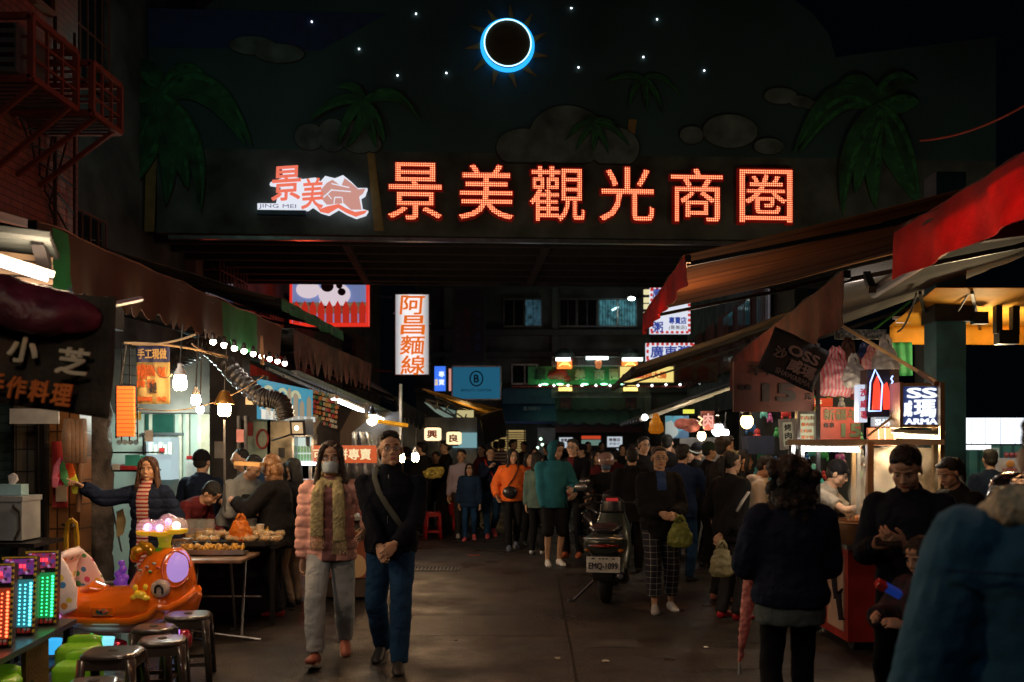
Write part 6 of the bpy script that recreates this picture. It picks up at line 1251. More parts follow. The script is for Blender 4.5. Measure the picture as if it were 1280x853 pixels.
# ---------------------------------------------------------------- signs hung over the street
ns = thing('noodle_sign', 'tall white glowing vertical sign with four orange brush characters', 'sign', at(515, 470, 24)); fbox(MB(), 493.5, 536.5, 367.5, 469, 24, .22).build('case', mat('case_maroon', (.15, .02, .02), .5), ns)
NSW = mat('noodle_face', (.6, .6, .6), .4, emit=(.82, .92, .95), es=1.0); nt = NSW.node_tree; b_ = nt.nodes['Principled BSDF']; L = nt.links.new       # two tubes inside glow brighter down the middle
tc = [n for n in nt.nodes if n.type == 'TEX_COORD'][0]; sp = nt.nodes.new('ShaderNodeSeparateXYZ'); L(tc.outputs['Object'], sp.inputs[0])
ab = nt.nodes.new('ShaderNodeMath'); ab.operation = 'ABSOLUTE'; L(sp.outputs['X'], ab.inputs[0]); mr = nt.nodes.new('ShaderNodeMapRange'); mr.interpolation_type = 'SMOOTHSTEP'; L(ab.outputs[0], mr.inputs['Value'])
mr.inputs['From Min'].default_value = .12; mr.inputs['From Max'].default_value = .46; mr.inputs['To Min'].default_value = .95; mr.inputs['To Max'].default_value = .28; L(mr.outputs[0], b_.inputs['Emission Strength'])
fbox(MB(), 494.5, 535.5, 368.5, 468, 23.96, .05).build('face', NSW, ns)
NO = glow('noodle_orange', (1., .19, .012), .75)
for i, ch in enumerate('阿昌麵線'): write(MB(), ch, face(at(515.5+(i % 2), 381.5+i*25, 23.94)), 30*24/F, 24*24/F, .02, .012, slant=.08).build('lettering', NO, ns)
for y in (372, 465): MB().bar(at(490, y, 24.1), at(430, y-6, 24.5), .05).build('bracket', BLKM, ns)
for x, y in ((538, 405), (492, 392), (538, 455)): MB().ell(at(x, y, 23.9), .025, 8).build('bolt', STEEL, ns)
cw = thing('cow_sign', 'red framed picture sign of a spotted cow behind a red picket fence', 'sign', at(412, 407, 22.2)); CY = 22.2
fbox(MB(), 364.5, 459, 335, 405, CY, .2).build('panel', glow('cow_sky', (.3, .42, .85), .42, .5), cw); FRD = glow('frame_red', (1., .04, .02), .75)
mb = MB(); fbox(mb, 362, 365, 333, 407, CY-.03, .26); fbox(mb, 457.5, 460, 333, 407, CY-.03, .26); fbox(mb, 365, 457.5, 403.5, 407, CY-.03, .26); mb.build('frame', FRD, cw)
fbox(MB(), 365, 457.5, 378, 392, CY-.03, .02).build('grass_band', glow('cow_grass', (.35, .28, .18), .3, .5, .6), cw)
CWW, CWB = glow('cow_white', (.9, .75, .82), .75), mat('cow_black', (.01, .01, .015), .6)
def el(mb, px, py, rx, ry, Y, n=26, t=.02): return mb.poly([(rx*Y/F*math.cos(a*2*math.pi/n), ry*Y/F*math.sin(a*2*math.pi/n)) for a in range(n)], Matrix.Translation(at(px, py, Y)), t)
cb_ = el(el(MB(), 418, 368, 20, 15, CY-.05), 385, 362, 15, 11, CY-.07)
for x in (402, 408, 420, 430): fbox(cb_, x-2.6, x+2.6, 376, 384, CY-.052, .02)
cb_.build('cow', CWW, cw); cx_ = el(el(el(MB(), 409, 358, 8, 7, CY-.08), 427, 365, 5, 4.5, CY-.08), 424, 357, 4, 4, CY-.082)
for x in (402, 408, 420, 430): fbox(cx_, x-3, x+3, 382.5, 385.5, CY-.085, .02)
cx_.build('cow_patch', CWB, cw)
for k in range(9):
    x = 366.3+k*10.3; A = at(x, 404, CY-.09); w_ = 8.3*CY/F; MB().poly([(0, 0), (w_, 0), (w_, .36), (w_/2, .5), (0, .36)], Matrix.Translation(A), .02).build('picket', glow('picket_red', (.85, .04, .02), .5), cw)
sb = thing('blue_sign', 'dim blue hanging sign with a ringed dark letter B', 'sign', at(595, 500, 30)); fbox(MB(), 566, 625, 459, 498.5, 30, .2).build('panel', glow('panel_blue', (.02, .17, .30), .5, .5), sb); mb = MB(); fbox(mb, 564.5, 566, 458, 500, 29.95, .3); fbox(mb, 625, 626.5, 458, 500, 29.95, .3); fbox(mb, 566, 625, 457, 459, 29.95, .3); fbox(mb, 566, 625, 498.5, 500, 29.95, .3); mb.build('frame', STEEL, sb)
IB = mat('ink_navy', (.01, .015, .04), .6); write(MB(), 'B', face(at(595.5, 473.5, 29.97)), 6.5*30/F, 10*30/F, .02, .02).build('lettering', IB, sb); c_ = at(595.5, 473.5, 29.96); MB().loft([c_+V((.19*math.cos(a*math.pi/14), 0, .22*math.sin(a*math.pi/14))) for a in range(29)], .02, n=6).build('ring', IB, sb); write(MB(), 'BEAUTY CENTER', face(at(595.5, 488, 29.97)), 38*30/F, 3*30/F, .01).build('lettering', mat('ink_dimblue', (.02, .06, .12), .6), sb)
lit('screen_sign', 'small bright blue and white lit sign tilted beside the blue one', 'sign', 543, 458, 557, 489, 27, (.05, .2, 1.), .9, [('專', 552, 468, 7, 7, glow('scr_w', (.8, .9, 1), 1.1), .03), ('賣', 552, 478, 7, 7, glow('scr_w', (.8, .9, 1), 1.1), .03), ('店', 545.5, 478, 4, 8, glow('scr_y', (1, .7, .1), 1), .02)], BLKM); lit('edge_sign', 'thin glowing pink white sign edge between the two blue signs', 'sign', 561, 461, 564, 489, 29, (1., .45, .35), .6, (), REDP)
ds = thing('unlit_sign', 'dark unlit vertical sign with faint blue and red characters behind the street', 'sign', at(585, 452, 32)); fbox(MB(), 566, 606, 362, 452, 32, .3).build('panel', mat('unlit', (.03, .033, .045), .5), ds)
for j, (px, txt, m) in enumerate(((572, '高級美食便當', mat('dim1', (.10, .10, .13), .6)), (584, '歡迎外送', mat('dim2', (.16, .05, .05), .6)), (597, '自助餐廳', mat('dim3', (.05, .10, .22), .6)))):
    for i, ch in enumerate(txt): write(MB(), ch, face(at(px, 392+i*(56/len(txt)), 31.97)), 7*32/F, 50/len(txt)*.85*32/F, .01, .02).build('lettering', m, ds)
# right hand stack of congee signs
CGW = glow('congee_white', (.85, .88, 1.), .85); IKB = glow('congee_blue', (.05, .1, .6), .45); CHK = glow('chk_red', (.9, .05, .04), .6)
def congee(label, x0, y0, x1, y1, Y, text):
    t = thing('congee_sign', label, 'sign', at((x0+x1)/2, y1, Y)); fbox(MB(), x0, x1, y0, y1, Y, .2).build('panel', CGW, t)
    for a, b_, hz in ((y0, y0+3, True), (y1-3, y1, True), (x0, x0+3, False), (x1-3, x1, False)):
        mb = MB(); n = int(((x1-x0) if hz else (y1-y0))/6)
        for k in range(n):
            if hz: u = x0+(x1-x0)*(k+.1)/n; fbox(mb, u, u+(x1-x0)/n*.55, a, b_, Y-.02, .02)
            else: u = y0+(y1-y0)*(k+.1)/n; fbox(mb, a, b_, u, u+(y1-y0)/n*.55, Y-.022, .02)
        mb.build('checked_border', CHK, t, kind='stuff')
    for (s_, px, py, w, h, m, bo) in text: write(MB(), s_, face(at(px, py, Y)-V((0, .012, 0))), w*Y/F, h*Y/F, .02, bo).build('lettering', m, t)
    return t
congee('tall white glowing sign with blue characters and a red checked border, half behind the awning', 813, 360, 863, 417, 27, [('廣', 821, 367, 11, 12, IKB, .02), ('東', 822, 381, 11, 12, IKB, .02), ('粥', 822, 409, 13, 13, IKB, .02), ('專賣店', 847, 401, 22, 9, IKB, .02), ('(景美店)', 847, 410, 22, 6, mat('ink_black', (0, 0, 0)), 0)])
congee('lower white glowing sign with blue characters above the yellow one', 808, 429, 868, 452, 26, [('廣東粥', 838, 440, 50, 15, IKB, .02)])
for y in (362, 372, 380, 390): fbox(MB(), 805, 812, y, y+6, 27.1, .1).build('side_tube', glow('side_yel', (1, .9, .5), .8 if y < 375 else .2), bpy.data.objects['congee_sign'])
lit('noodle_shop_sign', 'yellow lit shop sign with red writing below the congee signs', 'sign', 775, 458.5, 842, 478, 25.5, (1., .82, .25), .85, [('麵線大腸', 815, 469, 36, 9, glow('ink_orange_l', (.9, .15, .02), .6), .02)], WHP); MB().ell(at(794, 468, 25.4), (.2, .03, .11), 14).build('red_badge', glow('badge_red', (1, .05, .1), .7), bpy.data.objects['noodle_shop_sign'])
vg = thing('vegetarian_sign', 'dim unlit cream sign with two faded red characters on the right', 'sign', at(870, 478, 25)); fbox(MB(), 843.5, 897, 444, 478, 25, .15).build('panel', mat('dim_cream', (.16, .13, .10), .7), vg); write(MB(), '素食', face(at(868, 466, 24.98)), 40*25/F, 19*25/F, .02, .02).build('lettering', mat('dim_red', (.2, .05, .03), .7), vg); write(MB(), '嘉蜜', face(at(880, 449, 24.98)), 30*25/F, 8*25/F, .02, .02).build('lettering', mat('dim_red', (.2, .05, .03), .7), vg)
# right hand building
rx_ = lambda Y: 5.6+TH*Y
rb_ = thing('right_building', 'dark building with a black frontage behind the right hand awnings', 'building', (6.2, 16, 0)); wallseg(MB(), 21.5, 36, 2.6, 11, lambda Y: 4.9+TH*Y, s=1).build('wall', GRIME, rb_)
wallseg(MB(), 3., 15.4, 3.3, 11, lambda Y: 8.2+TH*Y, s=1).build('upper_wall', mat('dark_red_wall', (.09, .03, .025), .8, var=.4, scale=2, bump=.3), rb_)
for k in range(6):
    Y = 22+k*2.3; w_ = wallseg(MB(), Y, Y+1.5, 3.6, 5.2, lambda Y: 4.86+TH*Y, .03, s=-1).build('window', GRWIN, rb_); mb = MB()
    for j in range(8): y = Y+1.5*j/7; mb.bar((4.7+TH*y, y, 3.6), (4.7+TH*y, y, 5.2), .02)
    mb.build('grille', REDIRON, w_)
MB().curve((6.8, 13, 6.9), (9, 10, 9.0), .012, .1).build('overhead_cable', mat('cable_red', (.3, .04, .03), .5), rb_) if False else single(MB().curve(at(1150, 176, 14), at(1300, 120, 13), .016, .12), 'overhead_cable', mat('cable_red', (.3, .04, .03), .5), 'thin red lit cable sagging across the dark top right corner', 'cable')
# ---------------------------------------------------------------- right side awnings
RA = lambda x, Yr: (lambda Y: x+TH*(Y-Yr)); TARPO = bands('tarp_orange', (.34, .15, .06), (.20, .08, .035), .42, 'Y', .22, .9); VRED = mat('valance_red', (.55, .02, .015), .6, var=.3, scale=4)
awning('large orange lit awning with a red valance reaching over the street below the characters', 8.2, 11.9, RA(1.42, 8.2), 3.2, RA(4.9, 8.2), 4.05, .25, TARPO, VRED, arms=2, sag=.04, bar=BLKM, tagname='awning')
awning('dull red valance awning hanging lower in front of the large orange one', 7.3, 11.9, RA(2.43, 7.3), 2.92, RA(5.2, 7.3), 3.6, .40, mat('tarp_grey', (.028, .024, .022), .9, var=.4, scale=3, bump=.3), mat('valance_rust', (.10, .014, .010), .75, var=.5, scale=4, bump=.4), arms=2, zf1=2.66, sag=.03)
awning('bright red valance awning blurred in the top right corner', 2.6, 5.9, RA(2.2, 4.3), 2.9, RA(5.3, 4.3), 3.75, .28, mat('tarp_red', (.10, .01, .01), .9, var=.3, scale=3), mat('valance_bright', (.75, .015, .015), .55, var=.25, scale=3, bump=.3), arms=2, sag=.0)
rl_ = thing('awning_roller', 'grey metal awning roller tube between the two red valances', 'roller', at(1150, 350, 6.6)); MB().tube([(2.62, 7.2, 2.75), (2.5, 5.9, 2.78), (2.4, 4.6, 2.82)], .045, 12).build('tube', mat('dull_grey', (.12, .12, .12), .6), rl_); MB().bar((2.5, 6.9, 2.72), (2.62, 7.35, 2.9), .05).build('bracket', BLKM, rl_); MB().bar((2.55, 5.4, 2.78), (5.0, 5.4, 3.1), .07).build('arm', MATS['dull_grey'], rl_)
awning('dim ribbed awning with a black end cap in front of the congee signs', 14, 18.5, RA(1.68, 14), 2.72, RA(4.6, 14), 3.75, .10, mat('tarp_ochre', (.18, .10, .04), .9, var=.4, scale=3), mat('valance_black', (.03, .025, .02), .7), arms=2, sag=.02)
awning('low dark awning with bright metal slats over the orange bag on the right', 18., 23, RA(2.3, 18), 2.12, RA(4.9, 18), 3.1, .08, mat('tarp_slate', (.10, .11, .11), .6, var=.4, scale=3), mat('valance_slate', (.05, .05, .05), .7), arms=3, sag=.0, bar=STEEL)
YC = mat('tarp_yellow', (.80, .42, .04), .65, var=.2, scale=2.5, bump=.25)
yc = thing('yellow_canopy', 'bright yellow lit canopy behind the dark steel column on the right', 'canopy', at(1190, 430, 11)); A = at(1112, 408, 11.2); B = at(1420, 408, 11.2)
g = [[(A.x+(B.x-A.x)*j/30, 11.2+.02*math.sin(j*1.2), A.z-.0-i*.052) for j in range(31)] for i in range(5)]; MB().sheet(g[::-1], .005).build('valance', YC, yc, smooth=True)
quadsheet(MB(), (A.x-.25, 9.4, 3.12), (B.x, 9.4, 3.12), (B.x, 11.2, A.z+.0), (A.x, 11.2, A.z), .006, 8, 0, .06).build('roof', YC, yc)
for px in (1150, 1215): MB().bar((xx(px, 9.4), 9.4, 3.08), (xx(px+10, 11.2), 11.2, A.z-.03), .03).build('rib', BLKM, yc)
for k in range(2): MB().curve((3.9+k*.5, 9.6, 3.1), (4.3+k*.4, 11.1, 2.9), .01, .08).build('cable', CORD, yc)
tube_lamp('dim tube lamp along the yellow canopy beside the column', at(1120, 402, 11.0), at(1400, 401, 11.0), glow('tube_dim', (1, .9, .75), .9), .018)
MB().tube([at(1172, 396, 10.5), at(1200, 378, 10.5)], .02).build('inner_tube', glow('tube_dim', (1, .9, .75), .9), yc)
gtw = hang_cloth('green_cloth', 'green cloth hanging beneath the left end of the yellow canopy', 'cloth', 1112, 428, 1140, 470, 10.9, [mat('cloth_green', (.02, .22, .07), .7)])
single(MB().tube([at(1093, 412, 10.0), at(1138, 377, 10.2)], .012), 'green_rope', mat('rope_green', (.05, .3, .06), .7), 'green rope edging the left side of the yellow canopy', 'rope')
cl = thing('steel_column', 'thick dark teal steel column standing behind the shawarma cart', 'column', (xx(1181, 10.2), 10.2, 0)); p = (xx(1181, 10.2), 10.2)
MB().box((p[0], p[1], 2.2), (.30, .30, 4.4)).build('shaft', mat('teal_steel', (.02, .085, .11), .6, .1, var=.4, scale=3), cl); MB().box((p[0]+.02, p[1]-.02, zz(392, 10.2)), (.4, .34, .2)).build('junction_box', BLKM, cl); MB().box((p[0]+.26, p[1]-.2, zz(398, 10)), (.14, .1, .12)).build('clamp', BLKM, cl); MB().box((p[0], p[1]-.16, zz(610, 10)), (.24, .01, .5)).build('pasted_bills', pattern('bills', (.12, .14, .15), [(.25, .28, .28), (.08, .1, .1), (.2, .18, .12)], 8, .8), cl)
for px, w_ in ((1268, .1), (1245, .06)): 
    pass
hp_ = thing('hanging_clamps', 'black clamps and pulleys hanging from the yellow canopy at the right edge', 'clamp', at(1255, 425, 10)); MB().box(at(1247, 396, 10), (.06, .08, .34)).box(at(1268, 398, 10), (.07, .08, .34)).build('bracket', BLKM, hp_); MB().box(at(1258, 422, 10), (.2, .12, .14)).build('pulley', BLKM, hp_)
# white lit sign and shop at far right
ws = thing('white_shop_sign', 'long blank white glowing shop sign at the right edge', 'sign', at(1260, 556, 13.2)); fbox(MB(), 1196, 1460, 522.5, 555, 13.2, .25).build('panel', glow('sign_white', (.84, .9, 1.), 1.5), ws); mb = MB()
for k in range(13): x = 1214+k*18.3; fbox(mb, x, x+.25, 523, 555, 13.19, .02)
mb.build('seam', mat('seam', (.35, .4, .45), .6), ws, kind='stuff')
for i, (a, b_) in enumerate(((1197, 1202), (1211, 1239))): lit('lamp_panel', ('narrow', 'wide')[i]+' white lamp panel just below the long white shop sign', 'lamp', a, 556.5, b_, 562.5, 12.9, (.85, .92, 1.), 1.1)
sf = thing('green_shop', 'green slatted shop interior with papers beneath the long white sign', 'shop', at(1250, 600, 14)+V((0, 0, -1.2))); fbox(MB(), 1190, 1440, 557, 760, 14, .1).build('back_wall', bands('green_slats', (.05, .16, .10), (.02, .07, .045), .16, 'X', .3), sf); fbox(MB(), 1229, 1249, 560, 580, 13.9, .02).build('poster', pattern('poster_f', (.35, .38, .25), [(.1, .3, .12), (.5, .45, .3), (.2, .25, .15)], 9, .5), sf); fbox(MB(), 1250, 1400, 590, 593, 13.4, .4).build('shelf', WOODM, sf)
t = thing('printed_box', 'white printed carton with an orange picture on the shelf beneath the white sign', 'carton', at(1262, 590, 13.4)); fbox(MB(), 1248, 1276, 573, 590, 13.4, .25).build('carton', mat('carton_w', (.5, .45, .4), .7), t); MB().ell(at(1263, 580, 13.38), (.06, .01, .05)).build('picture', mat('pic_or', (.6, .25, .05), .6), t); write(MB(), '水果禮盒', face(at(1262, 587, 13.38)), 20*13.4/F, 4*13.4/F, .005).build('lettering', INKR, t)
for k in range(3): t = thing('fruit', ('left', 'middle', 'right')[k]+' one of three dark red fruits on top of the printed carton', 'fruit', at(1258+k*6, 573, 13.45)); MB().ell(at(1258+k*6, 569, 13.5), (.035, .035, .04), 10).build('fruit', mat('fruit_r', (.25, .03, .02), .3), t, smooth=True)
# ---------------------------------------------------------------- shawarma cart
CT = 8.1
ct = thing('food_cart', 'red food cart with steel posts, a lit counter and pale roof frame', 'cart', (xx(1110, CT), CT, 0))
def cb2(x0, x1, y0, y1, Y, t, m, nm='panel'): return fbox(MB(), x0, x1, y0, y1, Y, t).build(nm, m, ct)
zt_ = zz(678, CT)
CRED = mat('cart_red', (.38, .03, .02), .4, coat=.2)
x0, x1 = xx(1056, 7.9), xx(1184, 7.9)
MB().box(((x0+x1)/2, 8.2, .46), (x1-x0, .75, .74)).build('body', CRED, ct); MB().box(((x0+x1)/2, 8.15, zt_), (x1-x0+.12, .95, .035)).build('counter', STEEL, ct)
MB().box((x0-.006, 8.1, .46), (.012, .4, .6)).build('side_panel', mat('cart_cream', (.55, .35, .25), .5), ct)
for k in range(3): MB().loft([(x0-.02, 7.9+k*.12, .25+k*.15), (x0-.02, 7.95+k*.12, .45+k*.15), (x0-.02, 7.9+k*.12, .5+k*.12)], [(.03, .005), (.04, .005), (.01, .003)], n=6).build('side_mark', mat('ink_black', (0, 0, 0)), ct)
for a in (x0+.08, x1-.08): MB().loft([(a, 8.0, .09), (a+.04, 8.0, .09)], .09, n=16).build('wheel', RUBBER, ct)
BRSS = mat('brassy_post', (.45, .32, .18), .35, .8)
for px, Y, a, b_ in ((1087, 7.75, 552, 680), (1067, 8.6, 552, 690), (1177, 7.75, 478, 690), (1168, 8.5, 530, 690)): MB().bar(at(px, a, Y), at(px, b_, Y), .05 if px == 1087 else .035).build('post', mat('post_wood', (.5, .28, .13), .5) if px == 1087 else BRSS, ct)
for y, Y in ((553, 7.7), (553, 8.6)): MB().bar(at(984, y, Y+.3), at(1180, y, Y), .045).build('crossbeam', mat('beam_cream', (.55, .42, .28), .5), ct)
tl = tube_lamp('white tube lamp under the cart crossbeam above the vendor', at(1003, 561, 8.3), at(1073, 562, 8.2), glow('cart_tube', (1., .93, .85), 30), .02); tube_lamp('warm tube lamp inside the cart below the shawarma light box', at(1120, 545, 8.0), at(1176, 547, 8.0), glow('cart_tube_w', (1., .78, .5), 9), .016)
for px in (991, 1003, 1073): MB().bar(at(px, 556, 8.45), at(px, 690, 8.45), .03).build('rear_post', STEEL, ct)
bp_ = MB(); fbox(bp_, 1092, 1176, 560, 668, 8.62, .03); bp_.build('splash_plate', mat('splash_steel', (.55, .42, .28), .35, .3, var=.5, scale=4, bump=.3), ct)
t = thing('wok', 'dark round wok lid resting under the light box of the cart', 'wok', at(1148, 552, 8.2)); MB().lathe(at(1150, 553, 8.2), [(.03, .045), (.10, .04), (.17, .015), (.18, 0)], 20).build('lid', BLKM, t, smooth=40)
# pots
for i, (px, Y, r, lab) in enumerate(((1053, 8.2, .125, 'rear dark stock pot at the left end of the cart counter'), (1070, 7.85, .14, 'front brown stock pot at the left end of the cart counter'))):
    p = at(px, 0, Y); p.z = zt_+.02; t = thing('stock_pot', lab, 'pot', p); MB().lathe((0, 0, 0), [(r*.9, 0), (r, .02), (r, .15), (r*1.07, .155), (r*1.07, .165), (r*.93, .165), (r*.92, .02)], 26).build('vessel', mat('pot_brown', (.25, .13, .07), .35, .6), t, world=False, smooth=40); MB().lathe((0, 0, .12), [(r*.9, 0), (r*.9, .004)], 20).build('broth', mat('broth', (.35, .15, .04), .2), t, world=False)
for k in range(4): q = at(1062+k*6, 0, 8.0); q.z = zt_+.17; t = thing('skewer', ['first', 'second', 'third', 'fourth'][k]+' pale skewer or ladle handle standing in the pots, counting from the left', 'skewer', q); MB().bar(q, q+V((.03*(k-1.5), 0, .10)), .014).build('stick', mat('bone', (.6, .5, .35), .6), t)
t = thing('cooked_food', 'small orange heap of cooked food next to the pots on the cart', 'food', at(1078, 0, 8.1)*1.0); t.location.z = zt_+.02; BASE[t.name] = Matrix.Translation(t.location)
MB().mesh(solid(MB().ell((0, 0, .16), (.09, .07, .05)).ell((.05, 0, .13), (.06, .06, .06)).ell((0, 0, .06), (.07, .06, .09)), .01, 1, .03, .03), keep=False).build('heap', mat('orange_food', (.6, .2, .04), .45, var=.5, scale=20), t, world=False, smooth=True)
t = thing('water_bucket', 'blue plastic bucket with a pale lid on the road beside the red cart', 'bucket', (xx(1047, 8.9), 8.75, 0)); q = (xx(1047, 8.9), 8.75, 0); MB().lathe(q, [(.12, 0), (.14, .26), (.145, .27)], 22).build('pail', mat('bucket_blue', (.02, .06, .25), .35), t, smooth=40); MB().lathe((q[0], q[1], .27), [(.15, 0), (.155, .05), (.14, .06)], 22).build('lid', mat('lid_pale', (.35, .3, .28), .5), t, smooth=40); MB().loft([(q[0]-.13, q[1]-.08, .3), (q[0]-.12, q[1]-.14, .2), (q[0]-.02, q[1]-.16, .18)], [(.03, .01)]*3, n=8).build('cloth_strip', mat('lid_pale', (.35, .3, .28), .5), t)
# signs of the cart
sg = thing('shawarma_lightbox', 'navy light box with big white letters at the right end of the cart', 'sign', at(1151, 534, 7.9)); fbox(MB(), 1129, 1173.5, 483, 531, 7.9, .14).build('panel', glow('sg_navy', (.02, .05, .22), .3, .5), sg); mb = MB(); fbox(mb, 1125, 1129, 478, 535, 7.86, .22); fbox(mb, 1173.5, 1177, 478, 535, 7.86, .22); fbox(mb, 1129, 1173.5, 479, 483, 7.86, .22); fbox(mb, 1129, 1173.5, 531, 534, 7.86, .22); mb.build('frame', BRSS, sg)
SW = glow('sg_white', (.85, .9, 1.), 1.3)
def wr2(t, s, px, py, w, h, Y, m, bold=.03, slant=0., **k): return write(MB(), s, face(at(px, py, Y), **k), w*Y/F, h*Y/F, .012, bold, slant).build('lettering', m, t)
wr2(sg, 'SS', 1152, 491.5, 37, 13, 7.89, SW, .025); wr2(sg, '威', 1134.5, 511, 10, 20, 7.89, SW, .03); wr2(sg, '瑪', 1155.5, 511, 27, 23, 7.89, SW, .03); wr2(sg, 'ARMA', 1151, 527, 40, 7.5, 7.89, SW, .02)
MB().bar(at(1172, 478, 7.9), at(1085, 545, 8.1), .02).build('stay', BRSS, sg)
s2 = thing('side_lightbox', 'narrow lit side box with a black and red neon meat cone', 'sign', at(1095, 525, 8.2)); fbox(MB(), 1073, 1084, 481, 528, 8.25, .1).build('left_face', glow('sg2_white', (.75, .82, 1.), .8), s2); fbox(MB(), 1084, 1112, 462, 521, 8.2, .16).build('cone_panel', mat('panel_black', (.01, .01, .015), .4), s2)
q = 8.14; R_ = glow('neon_red', (1., .05, .02), 1.5); BW_ = glow('neon_blue', (.35, .5, 1.), 2.6)
for pts in ([(1091, 512), (1093, 480), (1097, 470), (1100, 482), (1102, 512)],): MB().poly([(xx(a, q), zz(b_, q)) for a, b_ in pts], Matrix.Translation((0, q, 0)), .02).build('meat_cone', R_, s2)
MB().poly([(xx(a, q), zz(b_, q)) for a, b_ in [(1105, 512), (1105, 482), (1109, 478), (1112, 490), (1112, 512)]], Matrix.Translation((0, q, 0)), .02).build('meat_cone', R_, s2)
MB().tube([at(a, b_, q-.01) for a, b_ in [(1086, 514), (1088, 478), (1094, 462), (1098, 470), (1103, 480), (1101, 514), (1086, 514)]], .006, 6).build('neon_tube', BW_, s2)
MB().tube([at(1116-abs(k % 2)*2.2, 470+k*3.6, q-.01) for k in range(12)], .007, 6).build('neon_tube', BW_, s2)
for a, b_ in ((486, 496), (500, 510), (514, 524)): wr2(s2, '沙威瑪'[(a-486)//14], 1079, (a+b_)/2, 8, 10, 8.24, glow('neon_red2', (.7, .05, .1), .5), .02)
s3 = thing('lower_lightbox', 'low white lit strip with bold letters beneath the neon meat cone', 'sign', at(1104, 536, 8.1)); fbox(MB(), 1094, 1124, 521.5, 533, 8.1, .1).build('panel', glow('sg3', (.75, .85, 1.), .35), s3); wr2(s3, 'SHAW', 1108, 528, 28, 8, 8.09, SW, .02)
for px in (1097, 1105, 1118): t = thing('hanging_skewer', {1097: 'leftmost', 1105: 'middle', 1118: 'rightmost'}[px]+' thing hanging glinting below the low lit strip of the cart', 'skewer', at(px, 555, 8.15)); MB().tube([at(px, 535, 8.15), at(px+1, 556, 8.15)], .01).build('rod', glow('rod_glint', (1., .7, .35), .8), t)  # the glint is put in as emission of the rods
fbox(MB(), 1085, 1120, 535, 557, 8.3, .04).build('hanging_cloth', mat('cloth_brown', (.2, .06, .03), .8, bump=.4), s3); fbox(MB(), 1112, 1124, 462, 520, 8.3, .1).build('backing', mat('back_brown', (.06, .03, .02), .8), s2)
# stick
pk = thing('bamboo_stick', 'long bamboo pole slanting down across the hanging plastic bags', 'pole', at(1110, 430, 8.6)); MB().tube([at(1050, 406, 8.9), at(1120, 448, 8.3), at(1170, 478, 7.7)], .016, 10).build('pole', mat('bamboo', (.5, .3, .12), .5), pk); MB().tube([at(1150, 466, 7.93), at(1171, 480, 7.7)], .024, 10).build('handle', WOODM, pk)
BA = [('pink striped plastic bag hanging left of the bundle', 1045, 442, 495, 8.7, .27, (.75, .22, .28)), ('brown plastic bag hanging behind the pink one', 1060, 430, 480, 9.0, .2, (.14, .07, .05)), ('white plastic bag hanging in the middle of the bundle', 1067, 448, 485, 8.6, .16, (.6, .58, .55)), ('pink white striped bag in the middle at the top', 1090, 435, 465, 8.9, .15, (.7, .35, .38)), ('white plastic bag hanging right under the bamboo pole', 1107, 425, 468, 8.8, .18, (.6, .6, .6)), ('blue plastic bag hanging behind the pink white one', 1080, 432, 460, 9.1, .13, (.03, .08, .3)), ('dull red bag hanging low behind the white middle bag', 1077, 455, 500, 8.95, .18, (.25, .05, .06))]
for i, (lab, px, y0, y1, Y, w, c) in enumerate(BA):
    p = at(px, y1, Y); h = (y1-y0)*Y/F*1.15; carrier(lab, p, w*1.35, h, mat('bagc%d' % i, c, .35, bump=.5, bscale=14, var=.3, scale=8) if i not in (0, 3) else bands('bagstripe%d' % i, c, (.7, .55, .55), .03, 'X', .4, .4), name='hanging_bag', group=None, tied=True)
t = thing('snack_pack_bundle', 'yellow and pink snack packs hanging just below the pink striped bag', 'snack packs', at(1047, 498, 8.75))
for k in range(6): MB().box(at(1033+k*5, 489+(k % 2)*4, 8.75), (.032, .02, .055), rz=.3*k).build('snack_pack', [SN[1], SN[0], SN[3]][k % 3], t)
def board(label, x0, y0, x1, y1, Y, col, writing, rz=0., name='menu_board', fr=None, tilt=0., es=.12):
    p = at((x0+x1)/2, (y0+y1)/2, Y); t = thing(name, label, 'sign', p-V((0, 0, (y1-y0)*Y/F/2)), 0); M = face(p, rz=rz, ry=tilt); w = (x1-x0)*Y/F; h = (y1-y0)*Y/F
    MB().box((0, .02, 0), (w, .03, h), M).build('panel', col, t)
    if fr: mb = MB(); mb.box((-w/2, 0, 0), (.025, .08, h+.03), M).box((w/2, 0, 0), (.025, .08, h+.03), M).box((0, 0, h/2), (w-.025, .08, .025), M).box((0, 0, -h/2), (w-.025, .08, .025), M); mb.build('frame', fr, t)
    for s, u, v, a, b_, m, bo in writing: write(MB(), s, M @ Matrix.Translation((u*w, 0, v*h)), a*w, b_*h, .006, bo).build('lettering', m, t)
    return t
RB_, INKD = mat('board_dullred', (.10, .022, .014), .6, var=.3, scale=3), mat('ink_dark', (.03, .02, .02), .6)
board('dull red hanging price board with a big dark 15, left of the hanging bags', 917, 452, 1018, 515, 8.9, RB_, [('羊肉串', .0, .33, .62, .22, INKD, .01), ('15', .06, -.12, .42, .36, INKD, .04), ('每串', -.36, -.02, .16, .12, INKD, .01), ('元', .42, -.2, .08, .12, INKD, .01)])
board('dull red price board with lamb writing and a big 15 behind the cart', 1026, 509, 1076, 556, 8.75, mat('board_red2', (.40, .06, .03), .6, var=.3, scale=3), [('新疆羊', .0, .3, .86, .3, mat('ink_olive', (.1, .12, .05), .6), .01), ('15', .25, -.12, .5, .36, mat('ink_olive', (.1, .12, .05), .6), .04), ('每串', -.3, .02, .26, .14, INKD, .01)])
